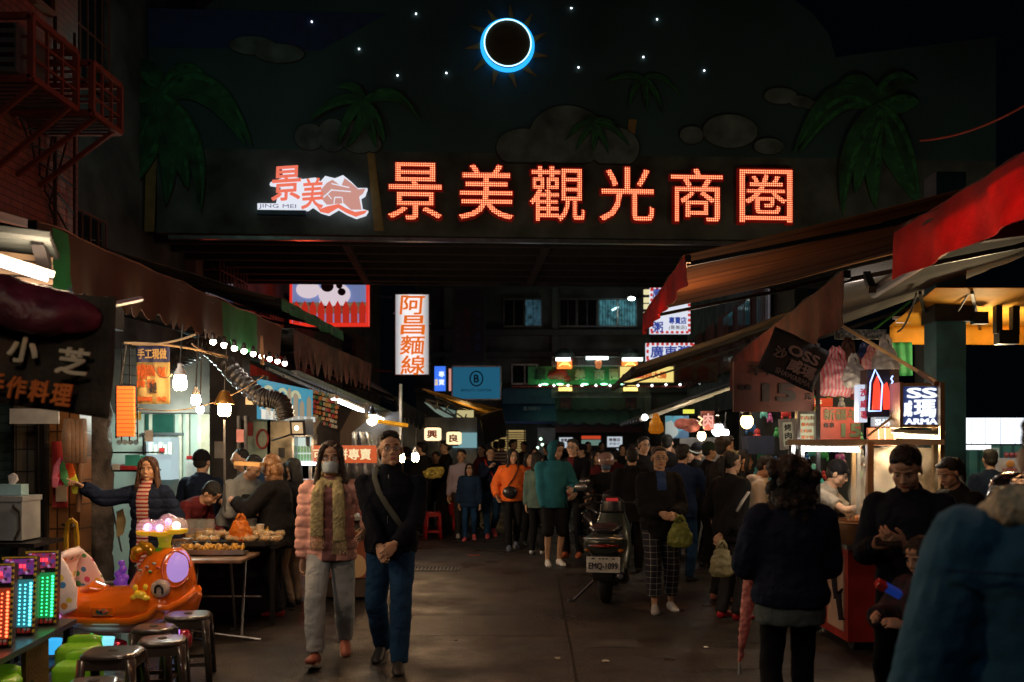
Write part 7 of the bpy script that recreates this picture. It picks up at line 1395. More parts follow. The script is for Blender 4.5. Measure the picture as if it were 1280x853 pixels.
CRM = glow('cream_lit', (.9, .85, .5), .5); board('narrow tilted cream lit menu box with black brush writing, left of the yellow one', 977, 526, 994, 560, 8.6, glow('cream_dim', (.6, .5, .3), .35), [('烤', 0, .25, .5, .25, INK, .02), ('肉', 0, -.05, .5, .25, INK, .02), ('串', 0, -.32, .5, .2, INK, .02)], rz=-.5, fr=STEEL, tilt=-.06)
board('pale yellow lit menu box with small orange writing at the left of the cart', 997, 516, 1019, 553, 8.5, CRM, [('羊肉串', .0, .32, .8, .14, ORL, .01), ('雞肉串', .05, .1, .7, .12, ORL, .01), ('牛肉串', -.05, -.12, .7, .12, ORL, .01), ('甜不辣', .05, -.33, .7, .12, ORL, .01)], fr=STEEL)
for px, Y in ((988, 8.5), (1001, 8.5)): MB().bar(at(px, 556, Y), at(px, 690, Y), .03).build('post', STEEL, ct)
single(MB().bar(at(1022, 430, 8.4), at(1023, 700, 8.4), .03), 'thin_post', BLKM, 'thin black post standing in front of the price boards', 'post')
fl = thing('shop_flag', 'tilted dark flag with pale bold letters hanging beside the rust valance', 'flag', at(1000, 455, 7.9)); M = face(at(992, 450, 7.9), ry=.42, rz=.1) @ Matrix.Scale(.9, 4)
MB().sheet([[M @ V((-.27+.54*j/12, .015*math.sin(j*.9+i), -.20+.40*i/8)) for j in range(13)] for i in range(9)], .004).build('cloth', mat('flag_navy', (.012, .014, .022), .8, bump=.3), fl, smooth=True); PAL = mat('pale_print', (.22, .17, .18), .8)
for s, u, v, a, b_ in (('OSS', .06, .07, .3, .09), ('威瑪', .09, -.05, .26, .12), ('SHAWARMA', .05, -.15, .34, .05), ('沙', -.14, -.0, .12, .1)): write(MB(), s, M @ Matrix.Translation((u, -.022, v)), a, b_, .004, .03).build('lettering', PAL if s != 'SHAWARMA' and s != '沙' else mat('dim_print', (.15, .12, .14), .8), fl)
fbox(MB(), 1044, 1108, 412, 424, 9.2, .03).build('speckled_board', pattern('speckle', (.12, .15, .15), [(.3, .35, .35), (.05, .08, .08)], 40, .5), ct)
red1 = lit('small_red_sign', 'small red lit sign with a cream squiggle just behind the thin black post', 'sign', 1016, 498, 1041, 508, 9.2, (.8, .06, .04), .35, [('S', 1022, 503, 8, 5, glow('cream_ink', (1, .8, .45), .9), .03)])
# toys and goods of the stall further back on the right
gd = thing('toy_display', 'dark rack hung with colourful toys behind the queue on the right', 'display', at(950, 590, 11.2)); fbox(MB(), 925, 1080, 495, 640, 11.3, .05).build('backing', mat('rack_dark', (.02, .03, .04), .8), gd)
rr = random.Random(21); TC = [(.05, .35, .12), (.03, .15, .4), (.55, .05, .05), (.1, .45, .4), (.45, .4, .05), (.4, .1, .3), (.45, .45, .45)]
for k in range(46):
    px = rr.uniform(928, 1076); py = rr.uniform(500, 600); p = at(px, py, 11.1); mb = MB(); r = rr.uniform(.03, .06)
    mb.ell(p, (r, r*.6, r), 10).ell(p+V((0, 0, r*1.3)), (r*.7, r*.6, r*.7), 10); [mb.ell(p+V((s*r*.8, 0, -r*.4+q)), (r*.3, r*.3, r*.5), 8) for s in (-1, 1) for q in (0, -r*.6)]
    c = TC[k % 7]; o = single(mb, 'toy', mat('toy%d' % (k % 7), c, .35, coat=.3, emit=c, es=.05), 'small colourful plastic toy hung on the dark rack behind the queue', 'toy', 'toys hung on the rack', smooth=True)
single(fbox(MB(), 935, 968, 545, 568, 10.8, .3), 'blue_crate', mat('crate_blue', (.02, .05, .14), .5), 'dark blue crate below the round bulb on the toy rack', 'crate')
MB(); bulb('round warm bulb glowing before the toy rack above the queue', 933.5, 527, 9.6, .062, glow('bulb_gold', (1., .55, .15), 22), .35, 'round')
for i, (px, py, Y, r) in enumerate(((897, 537, 14, .085), (906, 541.5, 14.2, .06), (877, 545, 13.6, .06))): bulb(['larger cool white bulb', 'smaller cool white bulb', 'warm low bulb'][i]+' among the neon signs over the capped man', px, py, Y, r, glow('bulb_w%d' % i, ((.9, .95, 1), (.9, .95, 1), (1, .75, .45))[i], 16), .3, 'round')
single(MB().curve(at(905, 545, 14), at(857, 560, 14), .012, .15), 'pale_cable', mat('cable_pale', (.35, .4, .4), .5), 'pale curved cable below the cool white bulbs', 'cable')
wp = thing('steel_stall_back', 'pale steel stall panel lit by bulbs behind the capped man', 'panel', at(880, 600, 15)); fbox(MB(), 850, 915, 547, 680, 15, .06).build('panel', mat('grey_steel_wall', (.28, .27, .25), .45), wp); fbox(MB(), 832, 861, 520, 548, 14.6, .05).build('poster_panel', pattern('blue_poster', (.05, .18, .28), [(.3, .4, .45), (.03, .1, .2), (.05, .25, .4)], 5, .7, emit=.25), wp)
ng = thing('neon_sign', 'pinkish brown neon lit signs clustered over the capped man', 'sign', at(872, 540, 13.8)); NE = glow('neon_pinkish', (.9, .25, .18), .22, .5, .6)
MB().mesh(solid(MB().ell(at(864, 532, 13.8), (.13, .08, .1)).ell(at(853, 530, 13.8), (.12, .08, .08)), .02, 1), keep=False).build('round_box', NE, ng); fbox(MB(), 877, 893, 514, 538, 13.7, .1).build('square_box', NE, ng); write(MB(), '肉', face(at(885, 526, 13.68)), .14, .2, .01, .02).build('lettering', glow('neon_lav', (1, .5, .4), .9), ng); MB().tube([at(873, 521, 13.6), at(878, 524, 13.6), at(874, 529, 13.6), at(880, 536, 13.6)], .014).build('neon_tube', glow('neon_warmw', (1., .7, .35), 1.6), ng); fbox(MB(), 855, 868, 512, 517, 13.8, .08).build('yellow_strip', glow('neon_yel', (.9, .9, .1), .9), ng)
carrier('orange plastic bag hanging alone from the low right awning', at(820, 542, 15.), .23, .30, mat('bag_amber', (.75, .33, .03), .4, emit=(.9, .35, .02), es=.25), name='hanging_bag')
single(MB().ell(at(806, 522, 15), .05, 12), 'small_lamp', glow('lamp_cool_small', (.8, 1, 1), 6), 'small cool lamp left of the lone orange bag', 'lamp')
rd_ = thing('red_cloth_stack', 'bright red goods glimpsed between the white hoodie and the curly hair', 'goods', at(978, 620, 9.8)); MB().mesh(solid(MB().ell(at(976, 590, 9.8), (.07, .06, .06)).ell(at(985, 612, 9.8), (.1, .08, .1)), .012, 1, .03, .05), keep=False).build('bundle', mat('goods_red', (.6, .02, .03), .5), rd_, smooth=True)
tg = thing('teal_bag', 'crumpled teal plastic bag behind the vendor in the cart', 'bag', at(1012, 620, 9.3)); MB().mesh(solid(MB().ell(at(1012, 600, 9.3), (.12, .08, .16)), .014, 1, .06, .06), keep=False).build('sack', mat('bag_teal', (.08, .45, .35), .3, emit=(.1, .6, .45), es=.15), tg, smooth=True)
# ---------------------------------------------------------------- scooters
def scooter(label, px, Y, rz, col, plate=None):
    t = thing('scooter', label, 'scooter', (xx(px, Y), Y, 0), rz)
    def B(m, n, mt, w=False, par=None, **k): return m.build(n, mt, par or t, world=False, **k)
    PM = col; SIL = mat('scooter_trim', (.35, .38, .37), .25, .7, coat=.5)
    for nm, y in (('rear_wheel', 0.0), ('front_wheel', 1.27)):
        w_ = B(MB().lathe((0, 0, 0), [(.14, -.035), (.15, 0), (.14, .035)], 20, Matrix.Translation((0, y, .235)) @ Matrix.Rotation(R(90), 4, 'Y')), nm, STEEL, smooth=True)
        n = 28; MBt = MB(); vs = []; k = 10
        for a in range(n):
            for b_ in range(k): A = 2*math.pi*a/n; C = 2*math.pi*b_/k; r = .185+.05*math.cos(C); vs.append((.055*math.sin(C), y+r*math.cos(A), .235+r*math.sin(A)))
        MBt.add(vs, [(a*k+b_, a*k+(b_+1) % k, ((a+1) % n)*k+(b_+1) % k, ((a+1) % n)*k+b_) for a in range(n) for b_ in range(k)]); MBt.build('tyre', RUBBER, w_, world=False, smooth=True)
    mb = MB(); mb.loft([(0, -.24, .60), (0, -.20, .62), (0, -.02, .60), (0, .25, .52), (0, .42, .42)], [(.08, .05), (.175, .11), (.205, .15), (.17, .15), (.12, .1)], hint=(1, 0, 0), n=20)
    mb.loft([(0, -.12, .5), (0, .1, .42), (0, .35, .3)], [(.12, .12), (.15, .12), (.13, .08)], n=16); B(MB().mesh(solid(mb, .012, 3), keep=False), 'tail_body', PM, smooth=True)
    mb = MB(); mb.loft([(0, .35, .22), (0, .6, .2), (0, .85, .24)], [(.14, .05), (.16, .05), (.12, .06)], n=16); mb.loft([(0, .86, .22), (0, .95, .45), (0, 1.0, .7), (0, .98, .88)], [(.16, .05), (.2, .06), (.18, .07), (.12, .05)], n=18); B(MB().mesh(solid(mb, .014, 3), keep=False), 'leg_shield', PM, smooth=True)
    B(MB().mesh(solid(MB().loft([(0, -.22, .74), (0, -.1, .765), (0, .2, .75), (0, .42, .70), (0, .5, .68)], [(.09, .03), (.145, .05), (.15, .06), (.11, .05), (.06, .03)], n=18), .012, 2), keep=False), 'seat', PLB, smooth=True)
    B(MB().loft([(-.19, -.11, .66), (-.15, -.2, .665), (0, -.245, .67), (.15, -.2, .665), (.19, -.11, .66)], [(.01, .01), (.02, .022), (.02, .022), (.02, .022), (.01, .01)], hint=(0, 0, 1), n=10), 'chrome_rail', SIL, smooth=True)
    B(MB().loft([(-.13, -.215, .60), (0, -.262, .60), (.13, -.215, .60)], [(.012, .02), (.02, .025), (.012, .02)], hint=(0, 0, 1), n=10), 'tail_light', mat('tail_lens', (.22, .01, .01), .15, coat=.8), smooth=True)
    mb = MB(); mb.loft([(0, -.2, .5), (0, -.27, .38), (0, -.29, .26)], [(.1, .02), (.11, .015), (.09, .012)], n=12); B(mb, 'rear_fender', PLB, smooth=True)
    for s in (-1, 1): B(MB().ell((s*.15, -.2, .55), (.028, .03, .02), 10), 'turn_signal', mat('amber_lens', (.4, .12, .01), .2, coat=.6), smooth=True)
    B(MB().mesh(solid(MB().loft([(.13, .25, .22), (.16, 0, .25), (.16, -.28, .3), (.155, -.34, .31)], [.05, .06, .055, .035], n=14), .01, 1), keep=False), 'exhaust', mat('exhaust', (.05, .05, .055), .3, .8), smooth=True)
    B(MB().bar((-.12, .15, .2), (-.30, -.04, .01), .022).bar((-.30, -.04, .012), (-.34, -.06, .012), .04), 'kick_stand', STEEL)
    hb_ = B(MB().tube([(-.30, .88, .93), (-.2, .93, .97), (0, .96, .95), (.2, .93, .97), (.30, .88, .93)], .013), 'handlebar', BLKM, smooth=True)
    B(MB().mesh(solid(MB().loft([(0, .96, .85), (0, .97, .98), (0, .98, 1.03)], [(.13, .07), (.12, .07), (.06, .04)], n=16), .012, 2), keep=False), 'head_cover', PLB, smooth=True); B(MB().box((0, .9, 1.0), (.12, .02, .03), rx=-.5), 'dash_screen', glow('dash_red', (1., .05, .05), .25))
    for s in (-1, 1):
        MB().tube([(s*.32, .86, .925), (s*.22, .92, .962)], .019).build('grip', RUBBER, hb_, world=False); m_ = B(MB().tube([(s*.22, .93, .97), (s*.27, .92, 1.06), (s*.3, .9, 1.11)], .007), 'mirror_stem', BLKM); MB().loft([(s*.31, .90, 1.135), (s*.31, .885, 1.135), (s*.31, .875, 1.135)], [(.065, .045), (.065, .045), (.055, .036)], n=16).build('mirror', STEEL, m_, world=False, smooth=True)
    if plate:
        M = face((0, -.30, .42), rx=-.12); p = B(MB().box((0, 0, 0), (.30, .012, .155), M), 'license_plate', mat('plate_white', (.62, .62, .58), .45)); write(MB(), plate, M @ Matrix.Translation((0, -.007, -.018)), .26, .075, .003, .02).build('lettering', INK, p, world=False)
        mb = MB(); [mb.box((x, -.008, .058), (w, .004, .012), M) for x, w in ((-.09, .03), (-.03, .022), (0, .022), (.03, .022), (.09, .03))]; mb.build('bolt_row', INK, p, world=False, kind='stuff')
    t.scale = (1.13, 1.0, 1.02); return t
scooter('parked silver green scooter seen from behind with white plate EMQ-1099', 757, 10.35, R(-10), mat('scooter_green', (.055, .072, .066), .3, .4, coat=.6), 'EMQ-1099')
scooter('dark scooter facing the camera beneath the helmeted rider', 748, 13.9, R(186), mat('scooter_dark', (.015, .015, .018), .25, .3, coat=.6))
# ---------------------------------------------------------------- people
def held(P, q, off=(0, 0, 0)): return P['hand_w'][q]+V(off)
PINK = cloth('salmon', (.80, .43, .36)); JOG = cloth('jogger_grey', (.40, .43, .45)); JEAN = cloth('jean_blue', (.015, .05, .12)); SKINSH = mat('sandal', (.3, .08, .05), .6); BRN = cloth('brown', (.1, .055, .03))
wc = person('woman in salmon puffer jacket, face mask and mustard scarf walking arm in arm', 414, 7.55, top=557, yaw=4, sex='f', lod=0, shirt=PINK, pants=JOG, shoes=SKINSH, hair='long', hairm=mat('hair_darkbrown', (.03, .014, .009), .45, var=.4, scale=60, bump=.8, bscale=90), tk=.036, puff=.085, hem=.80, loose=1.22,
            ha=(-.21, -.02, .74), hb=(.27, -.12, 1.0), poleB=(.5, .5, -.6), fa=(-.09, -.27, .03), fb=(.08, .24, .05), hy=2, build=1.1, headk=1.13, inner=(cloth('dusty_rose', (.22, .1, .1)), .055), leg=.97)
glasses(wc); mask(wc, mat('mask_blue', (.5, .62, .68), .8, bump=.2, bscale=60))
sc_ = MB(); tp = wc['tp']; s = wc['s']
sc_.loft([tp((-.07, -.05, 1.43)), tp((-.085, .03, 1.465)), tp((0, .085, 1.475)), tp((.085, .03, 1.465)), tp((.07, -.05, 1.43)), tp((0, -.105, 1.40)), tp((-.07, -.06, 1.43))], [(.028, .04)]*7, n=12, hint=(0, 0, 1))
sc_.loft([tp((-.06, -.1, 1.42)), tp((-.085, -.165, 1.33)), tp((-.09, -.175, 1.15)), tp((-.09, -.165, 1.0))], [(.035, .022), (.05, .02), (.052, .016), (.054, .014)], n=12)
sc_.loft([tp((.055, -.1, 1.42)), tp((.075, -.165, 1.33)), tp((.078, -.172, 1.15)), tp((.08, -.16, .96))], [(.035, .022), (.048, .02), (.05, .016), (.05, .014)], n=12)
scf = MB().mesh(solid(sc_, .008, 1, .012, .03), keep=False).build('scarf', mat('scarf_mustard', (.52, .44, .22), .95, bump=1., bscale=50, var=.2, scale=25), wc['root'], world=False, smooth=True)
mb = MB()
for x0_, z0_ in ((-.09, 1.0), (.08, .96)):
    for k in range(9): mb.tube([tp((x0_-.048+k*.012, -.165, z0_+.005)), tp((x0_-.05+k*.0125, -.16, z0_-.05)), tp((x0_-.052+k*.013+random.uniform(-.006, .006), -.157, z0_-.10))], .0035, 5)
mb.build('fringe', MATS['scarf_mustard'], scf, world=False, kind='stuff')
mb = MB().loft([tp((x, -.168+abs(x)*.2, z)) for x, z in ((.055, .98), (.056, 1.3))], [(.004, .003)]*2, n=6); mb.build('zip', STEEL, wc['root'], world=False)
wr_ = MB(); M = Matrix.Translation(tp((.14, -.075, .72))) @ Matrix.Rotation(R(0), 4, 'Z')
man = person('man in black jacket and glasses with crossbody strap looking up beside the masked woman', 489, 7.4, top=546, yaw=-4, lod=0, build=1.14, shirt=cloth('jacket_ink', (.008, .010, .016)), pants=JEAN, shoes=SHOEB, hair='short', tk=.022, hem=.84, collar=True, ha=(-.03, -.27, .90), hb=(.075, -.25, .93), curl=62, hy=22, hp=-9, hr=-3, fa=(-.10, .16, .04), fb=(.10, -.24, 0), loose=1.2, headk=1.12, poleA=(-.8, .6, -.3), poleB=(.8, .6, -.3), nA=(.3, .9, 0), nB=(-.3, .9, 0))
glasses(man); strap(man, mat('strap_grey', (.07, .075, .06), .7), -1, .045, .03, .98)
wt = MB(); a, e, w = man['hand'][1]; c_ = V(w).lerp(V(e), .12)*man['s']; d = (V(w)-V(e)).normalized(); MB().loft([c_-d*.012, c_+d*.012], .036, n=16).build('wristwatch', mat('watch_silver', (.6, .6, .6), .2, .9), man['root'], world=False, smooth=40)
MB().tube([man['tp']((0, -.138, z)) for z in (.9, 1.1, 1.3)]+[man['tp']((0, -.1, 1.42))], .004, 6).build('zip', STEEL, man['root'], world=False)
lw = person('laughing woman in long navy coat and red striped top pointing to the left', 186, 8.8, top=572, yaw=-6, sex='f', lod=0, shirt=NAVY, pants=BLK, hair='long', hairm=HAIRB, tk=.034, puff=.09, hem=.42, ha=(-.50, -.22, 1.285), hb=(.26, -.05, .78), hy=9, pointA=True, curl=(50, 28), nA=(0, 0, -1), poleA=(-.2, .5, -.8), inner=(bands('striped_top', (.62, .5, .45), (.35, .03, .04), .034, 'Z', .5), .062), collar=True)
MB().ell(lw['HM'] @ V((0, -.079, -.057)), (.015, .008, .007)).build('teeth', EYEW, lw['root'], world=False)
person('person in maroon jacket bending down behind the laughing woman', 214, 9.7, H=1.5, yaw=70, lod=1, shirt=MAROON, lean=52, hair='boy', ha=(-.1, -.5, .8), hb=(.12, -.5, .8), hp=20)
vm = person('man in navy vest and knit hat standing with his back turned in the kitchen recess', 252, 10.35, top=565, yaw=165, lod=1, shirt=NAVY, hair='cap', headgear=('beanie', BLK), build=1.15, ha=(-.22, -.25, .95), hb=(.22, -.25, .95)); 
gj = person('man in grey track jacket leaning over the stall table with a steel pot', 288, 9.95, top=560, yaw=62, lod=1, shirt=cloth('track_grey', (.24, .26, .27)), pants=BLK, hair='short', lean=26, hp=22, ha=(-.14, -.42, 1.0), hb=(.1, -.42, 1.0), curl=50, tk=.02)
for k in range(3):
    q = gj; MB().tube([q['tp']((-.15-.012*k+.03, -.03-.0*k, 1.41-k*.012)), V(q['hand'][-1][0])*q['s']+V((-.065, -.02+k*.018, .0)), V(q['hand'][-1][1])*q['s']+V((-.055, -.01+k*.018, 0))], .004, 6).build('sleeve_stripe', NAVY, gj['root'], world=False)
person('balding man in denim shirt looking down behind the steel pot', 327, 10.5, top=556, yaw=-52, lod=1, shirt=DENIM, pants=BLK, hair='thin', lean=16, hp=26, ha=(-.16, -.36, 1.1), hb=(.12, -.36, 1.05))
pw = person('person in dark parka and brown patterned headscarf reaching over the buns', 347, 9.55, top=570, yaw=-98, sex='f', lod=1, shirt=BLK, pants=DGREY, shoes=mat('shoe_maroon', (.3, .03, .03), .5), hair=None, tk=.045, hem=.72, loose=1.2, ha=(-.1, -.42, 1.1), hb=(.12, -.38, 1.1), build=1.15, lean=6, headgear=('beanie', pattern('headscarf', (.2, .1, .04), [(.35, .2, .09), (.12, .05, .02), (.28, .12, .05)], 40, .4)))
MB().mesh(solid(MB().ell(pw['HM'] @ V((0, .06, -.03)), (.09, .07, .1)).ell(pw['HM'] @ V((0, .03, -.12)), (.09, .09, .06)), .01, 1), keep=False).build('headscarf', pattern('headscarf', (.2, .1, .04), [(.35, .2, .09)], 40), pw['root'], world=False, smooth=True)
person('person in dark coat and beige trousers half hidden behind the headscarf wearer', 366, 10.1, top=574, yaw=-120, lod=2, shirt=BLK, pants=cloth('beige', (.28, .22, .16)), sex='f', hair='bangs', hem=.7, tk=.04)
# crowd on the left of the road
G1 = 'people crowding the far end of the market street'
yb = person('person in black coat and short hair facing the bulbs at the left stalls', 528, 17.6, top=553, yaw=-115, shirt=BLK, tk=.04, hem=.6, ha=(-.12, -.3, 1.0), hb=(.12, -.3, 1.0))
person('young man in black jacket under the wide paper lantern facing left', 557, 18.3, top=551, yaw=-70, shirt=BLK, ha=(-.12, -.3, 1.0), hb=(.12, -.3, 1.0)); person('small boy in black with bowl haircut below the left paper lantern', 545, 19.2, top=566, yaw=-10, shirt=BLK, child=True, hair='boy')
t = thing('bouquet', 'yellow bunch held by the people under the paper lanterns', 'bunch', at(541, 598, 17.2)); MB().mesh(solid(MB().ell(at(541, 592, 17.2), (.18, .1, .09)).ell(at(549, 588, 17.2), (.1, .1, .06)), .02, 1, .08, .05), keep=False).build('bunch', mat('bunch_yellow', (.5, .4, .08), .6, var=.5, scale=20), t)
person('boy in pale lilac zip jacket walking beside the girl in pink shoes', 577, 17.5, top=563, yaw=8, lod=1, shirt=cloth('lilac', (.42, .36, .44)), pants=DGREY, shoes=SHOEW, hy=-25, fa=(-.07, -.15, 0), fb=(.07, .15, .05))
person('girl in navy puffer coat, jeans and pink shoes walking toward the camera', 587, 17.0, top=581, yaw=0, lod=1, child=True, sex='f', shirt=cloth('puffer_navy', (.015, .035, .08)), pants=JEAN, shoes=mat('shoe_pink', (.65, .12, .14), .5), hair='bangs', tk=.05, puff=.08, hem=.74, fa=(-.07, -.15, 0), fb=(.07, .12, .04))
tod = person('toddler in red clothes with a brown backpack seen from behind', 563, 18.4, H=1.02, yaw=160, child=True, shirt=cloth('red', (.4, .02, .02)), pants=cloth('red', (.4, .02, .02)), hair='boy'); MB().mesh(solid(MB().ell(tod['tp']((0, .16, 1.2)), (.13, .08, .17)), .014, 1), keep=False).build('backpack', BRN, tod['root'], world=False, smooth=True)
ph = person('woman in dark jacket and jeans raising her hand, with a red bag', 613, 17.5, top=559, yaw=10, sex='f', lod=1, shirt=NAVY, pants=JEAN, shoes=mat('shoe_pink', (.65, .12, .14), .5), hair='tied', ha=(-.05, -.26, 1.25), hb=(.2, -.05, .9), fa=(-.08, -.18, 0), fb=(.08, .2, .08), curl=55)
MB().mesh(solid(MB().box(ph['tp']((.17, -.16, .98)), (.14, .08, .22)), .014, 1), keep=False).build('shoulder_bag', cloth('red_bag', (.35, .03, .02)), ph['root'], world=False, smooth=True); strap(ph, cloth('red_bag', (.35, .03, .02)), -1, .03)
person('person in striped shirt with back turned in front of the glowing shutter', 627, 21, top=549, yaw=170, shirt=bands('stripe_shirt', (.45, .38, .35), (.08, .03, .04), .07, 'Z', .5), build=1.1); person('man in black looking right next to the striped shirt person', 641, 22, top=549, yaw=70, shirt=BLK)
og_ = person('girl in bright orange sweatshirt with long hair and a round black bag', 640, 15.5, top=562, yaw=5, sex='f', lod=1, shirt=cloth('orange_sweat', (.75, .15, .03)), pants=BLK, shoes=mat('shoe_canvas', (.12, .14, .2), .6), hair='long', tk=.038, hem=.82, ha=(-.24, -.06, .84), hb=(.25, -.1, .86), hy=18, fa=(-.06, -.16, 0), fb=(.07, .14, .04))
strap(og_, BLK, 1, .02, .045, .86); MB().mesh(solid(MB().ell(og_['tp']((-.05, -.19, .98)), (.12, .055, .10)), .012, 1), keep=False).build('round_bag', PLB, og_['root'], world=False, smooth=True)
person('person in grey green jacket with back turned left of the teal hood', 672, 14.8, top=566, yaw=155, lod=1, shirt=cloth('grey_green', (.10, .16, .14)), pants=BLK, shoes=SHOEW, hair='bangs', sex='f', hem=.78); person('dark haired woman in red between the orange sweatshirt and grey green jacket', 661, 16.2, top=566, yaw=20, shirt=cloth('red_dark', (.4, .04, .02)), sex='f', hair='long')
person('boy in teal hoodie with hood up, black shorts and white sneakers', 692, 13.4, top=552, yaw=12, lod=1, shirt=TEALC, hood=cloth('teal_dark', (.02, .11, .14)), hoodup=True, pants=BLK, shoes=mat('shoe_bright', (.75, .75, .72), .5), hair='short', leg=.52, hy=38, hp=12, tk=.035, hem=.80, ha=(-.14, -.05, .76), hb=(.2, -.2, 1.05), loose=1.2)
n_ = person('man with red lit glasses in black jacket standing behind the teal hoodie boy', 716, 14.4, top=549, yaw=-22, lod=1, shirt=BLK, pants=BLK, shoes=mat('shoe_orange', (.5, .12, .05), .5), inner=(MAROON, .05), ha=(-.14, -.3, 1.05), hb=(.14, -.28, .95), build=1.1); glasses(n_)
r_ = person('scooter rider in a pale helmet and blue mask between the scooter and the plaid trousers', 757, 13.6, H=1.62, yaw=0, lod=1, shirt=BLK, hair=None, headgear=('helmet', mat('helmet_pink', (.35, .22, .2), .25, coat=.6)), hipz=.74, fa=(-.2, -.25, 0), fb=(.2, -.25, 0), ha=(-.28, -.45, .98), hb=(.28, -.45, .98), curl=60, build=1.1); mask(r_, mat('mask_navy', (.08, .12, .2), .8))
person('person in red behind the left shoulder of the scooter rider', 744, 16.0, top=563, yaw=30, shirt=MAROON, sex='f', hair='long'); person('person in hooded black coat with grey green hood seen from behind', 790, 12.7, top=561, yaw=175, lod=1, shirt=BLK, hood=True, tk=.04, hem=.7, hair='short')
pl_ = person('woman in black jacket and plaid trousers holding a pale green plastic bag', 824, 9.75, top=558, yaw=2, sex='f', lod=0, shirt=BLK, pants=bands('plaid', (.012, .014, .025), (.32, .31, .3), .06, 'Z', .12, .9, axis2='X'), shoes=SHOEW, hair='tied', inner=(cloth('blue_tee', (.03, .06, .16)), .05, 1.2), ha=(-.02, -.22, .98), hb=(.11, -.22, .97), curl=66, leg=.86, loose=1.25, fa=(-.06, -.1, 0), fb=(.13, .06, 0), hem=.76, tk=.04, nA=(.3, .9, 0), nB=(-.3, .9, 0)); glasses(pl_)
p = held(pl_, 1); GB = mat('bag_lime', (.45, .5, .14), .3, alpha=.9, bump=.5, bscale=18, var=.3); carrier('pale green plastic bag held in front of the plaid trousers', p-V((-.04, .05, .30)), .25, .30, GB, name='plastic_bag')
person('man in navy jacket and blue jeans turned away on the right of the plaid trousers', 853, 11.9, top=556, yaw=150, lod=1, shirt=cloth('navy_blue', (.015, .03, .08)), pants=JEAN, shoes=SHOEB, build=1.1, hem=.8, ha=(-.15, -.35, 1.15), hb=(.15, -.35, 1.15))
g_ = person('man with glasses glowing red in the dark crowd left of the orange bag', 804, 14.2, top=546, yaw=25, shirt=BLK, lod=1); glasses(g_); person('man with broad bare neck turned away beneath the blue poster panel', 834, 14.6, top=543, yaw=160, shirt=BLK, build=1.1)
person('man in dark green cap looking right toward the steel stall panel', 886, 13.2, top=553, yaw=95, shirt=BLK, headgear=('cap', cloth('cap_green', (.03, .05, .04))), hair='cap', lod=1); person('man in black cap behind the green capped man', 872, 14.2, top=554, yaw=120, shirt=BLK, headgear=('cap', BLK), hair='cap')
tg_ = person('tall man with glasses and sandals behind the woman with the white sleeve stripe', 905, 10.4, top=545, yaw=112, lod=1, shirt=BLK, pants=BLK, shoes=mat('sandal2', (.25, .08, .05), .6), build=1.1, hy=0); glasses(tg_)
xw = person('woman in black windbreaker with white sleeve stripe and red shoes', 914, 9.35, top=563, yaw=118, sex='f', lod=1, shirt=BLK, pants=DGREY, shoes=mat('shoe_red', (.5, .02, .04), .4), hair='tied', ha=(-.14, .24, .82), hb=(.22, -.2, 1.0), build=1.15, hem=.78, tk=.035, loose=1.15, curl=(64, 30)); glasses(xw)
a, e, w = [V(q)*xw['s'] for q in xw['hand'][-1]]; MB().loft([a+V((-.085, .0, -.05)), a.lerp(e, .6)+V((-.085, 0, 0)), e+V((-.075, 0, 0))], [(.02, .012), (.025, .01), (.018, .01)], n=8).build('sleeve_stripe', WHT, xw['root'], world=False, smooth=True)
p = held(xw, -1); carrier('cream plastic bag hanging from the hand of the woman in red shoes', p-V((0, .04, .38)), .23, .33, mat('bag_cream', (.5, .48, .3), .3, alpha=.92, bump=.5, bscale=18), name='plastic_bag')
person('woman with lit cheek peeking between the tall man and the white hoodie', 929, 10.9, top=563, yaw=75, sex='f', lod=1, hair='bangs', shirt=BLK); person('boy in white hoodie looking down toward the lit cart', 950, 10.6, top=570, yaw=78, lod=1, shirt=cloth('white_hood', (.7, .68, .66)), hood=True, hair='short', hp=22, pants=BLK, tk=.03)
# near right
cu = person('curly haired woman in navy jacket seen from behind, nearest the pink umbrella', 988, 5.4, top=576, yaw=180, sex='f', lod=0, build=1.1, shirt=cloth('navy_deep', (.010, .017, .04)), pants=BLK, hair='curly', tk=.05, hem=.86, ha=(-.13, -.28, .98), hb=(.13, -.28, .98), curl=60, poleA=(-.5, .5, -.7), poleB=(.5, .5, -.7))
MB().mesh(solid(MB().loft([cu['tp']((0, 0, .74)), cu['tp']((0, 0, .80)), cu['tp']((0, 0, .92))], [(.185, .145), (.19, .15), (.18, .14)], n=24), .012, 2, .02, .08), keep=False).build('shirt_tail', cloth('teal_grey', (.10, .13, .13)), cu['root'], world=False, smooth=True)
um = thing('folded_umbrella', 'closed pink umbrella hanging point down beside the curly haired woman', 'umbrella', at(928, 838, 5.75)); A, B = at(943, 690, 5.55), at(925, 828, 5.75)
MB().mesh(solid(MB().loft([A, A.lerp(B, .12), A.lerp(B, .3), A.lerp(B, .7), B], [.012, .034, .04, .028, .011], n=16), .006, 1, .02, .025), keep=False).build('canopy', mat('umbrella_pink', (.95, .42, .38), .6, var=.25, scale=10, bump=.3), um, smooth=True); MB().tube([A, A+(A-B)*.12], .009).build('shaft', STEEL, um); MB().tube([A+(A-B)*.1, A+(A-B)*.22], .016).build('handle', WHP, um); MB().tube([B, at(924.5, 842, 5.77)], .009).build('tip', WHP, um)
vd = person('street vendor in grey tee, apron and cap leaning over the cart pots', 1004, 8.95, top=566, yaw=60, lod=0, shirt=cloth('tee_grey', (.30, .27, .23)), pants=BLK, sleeve=.35, lean=30, hp=6, hair='cap', headgear=('cap', BLK), ha=(-.16, -.62, 1.13), hb=(.12, -.56, 1.07), curl=55, tk=.02); glasses(vd)
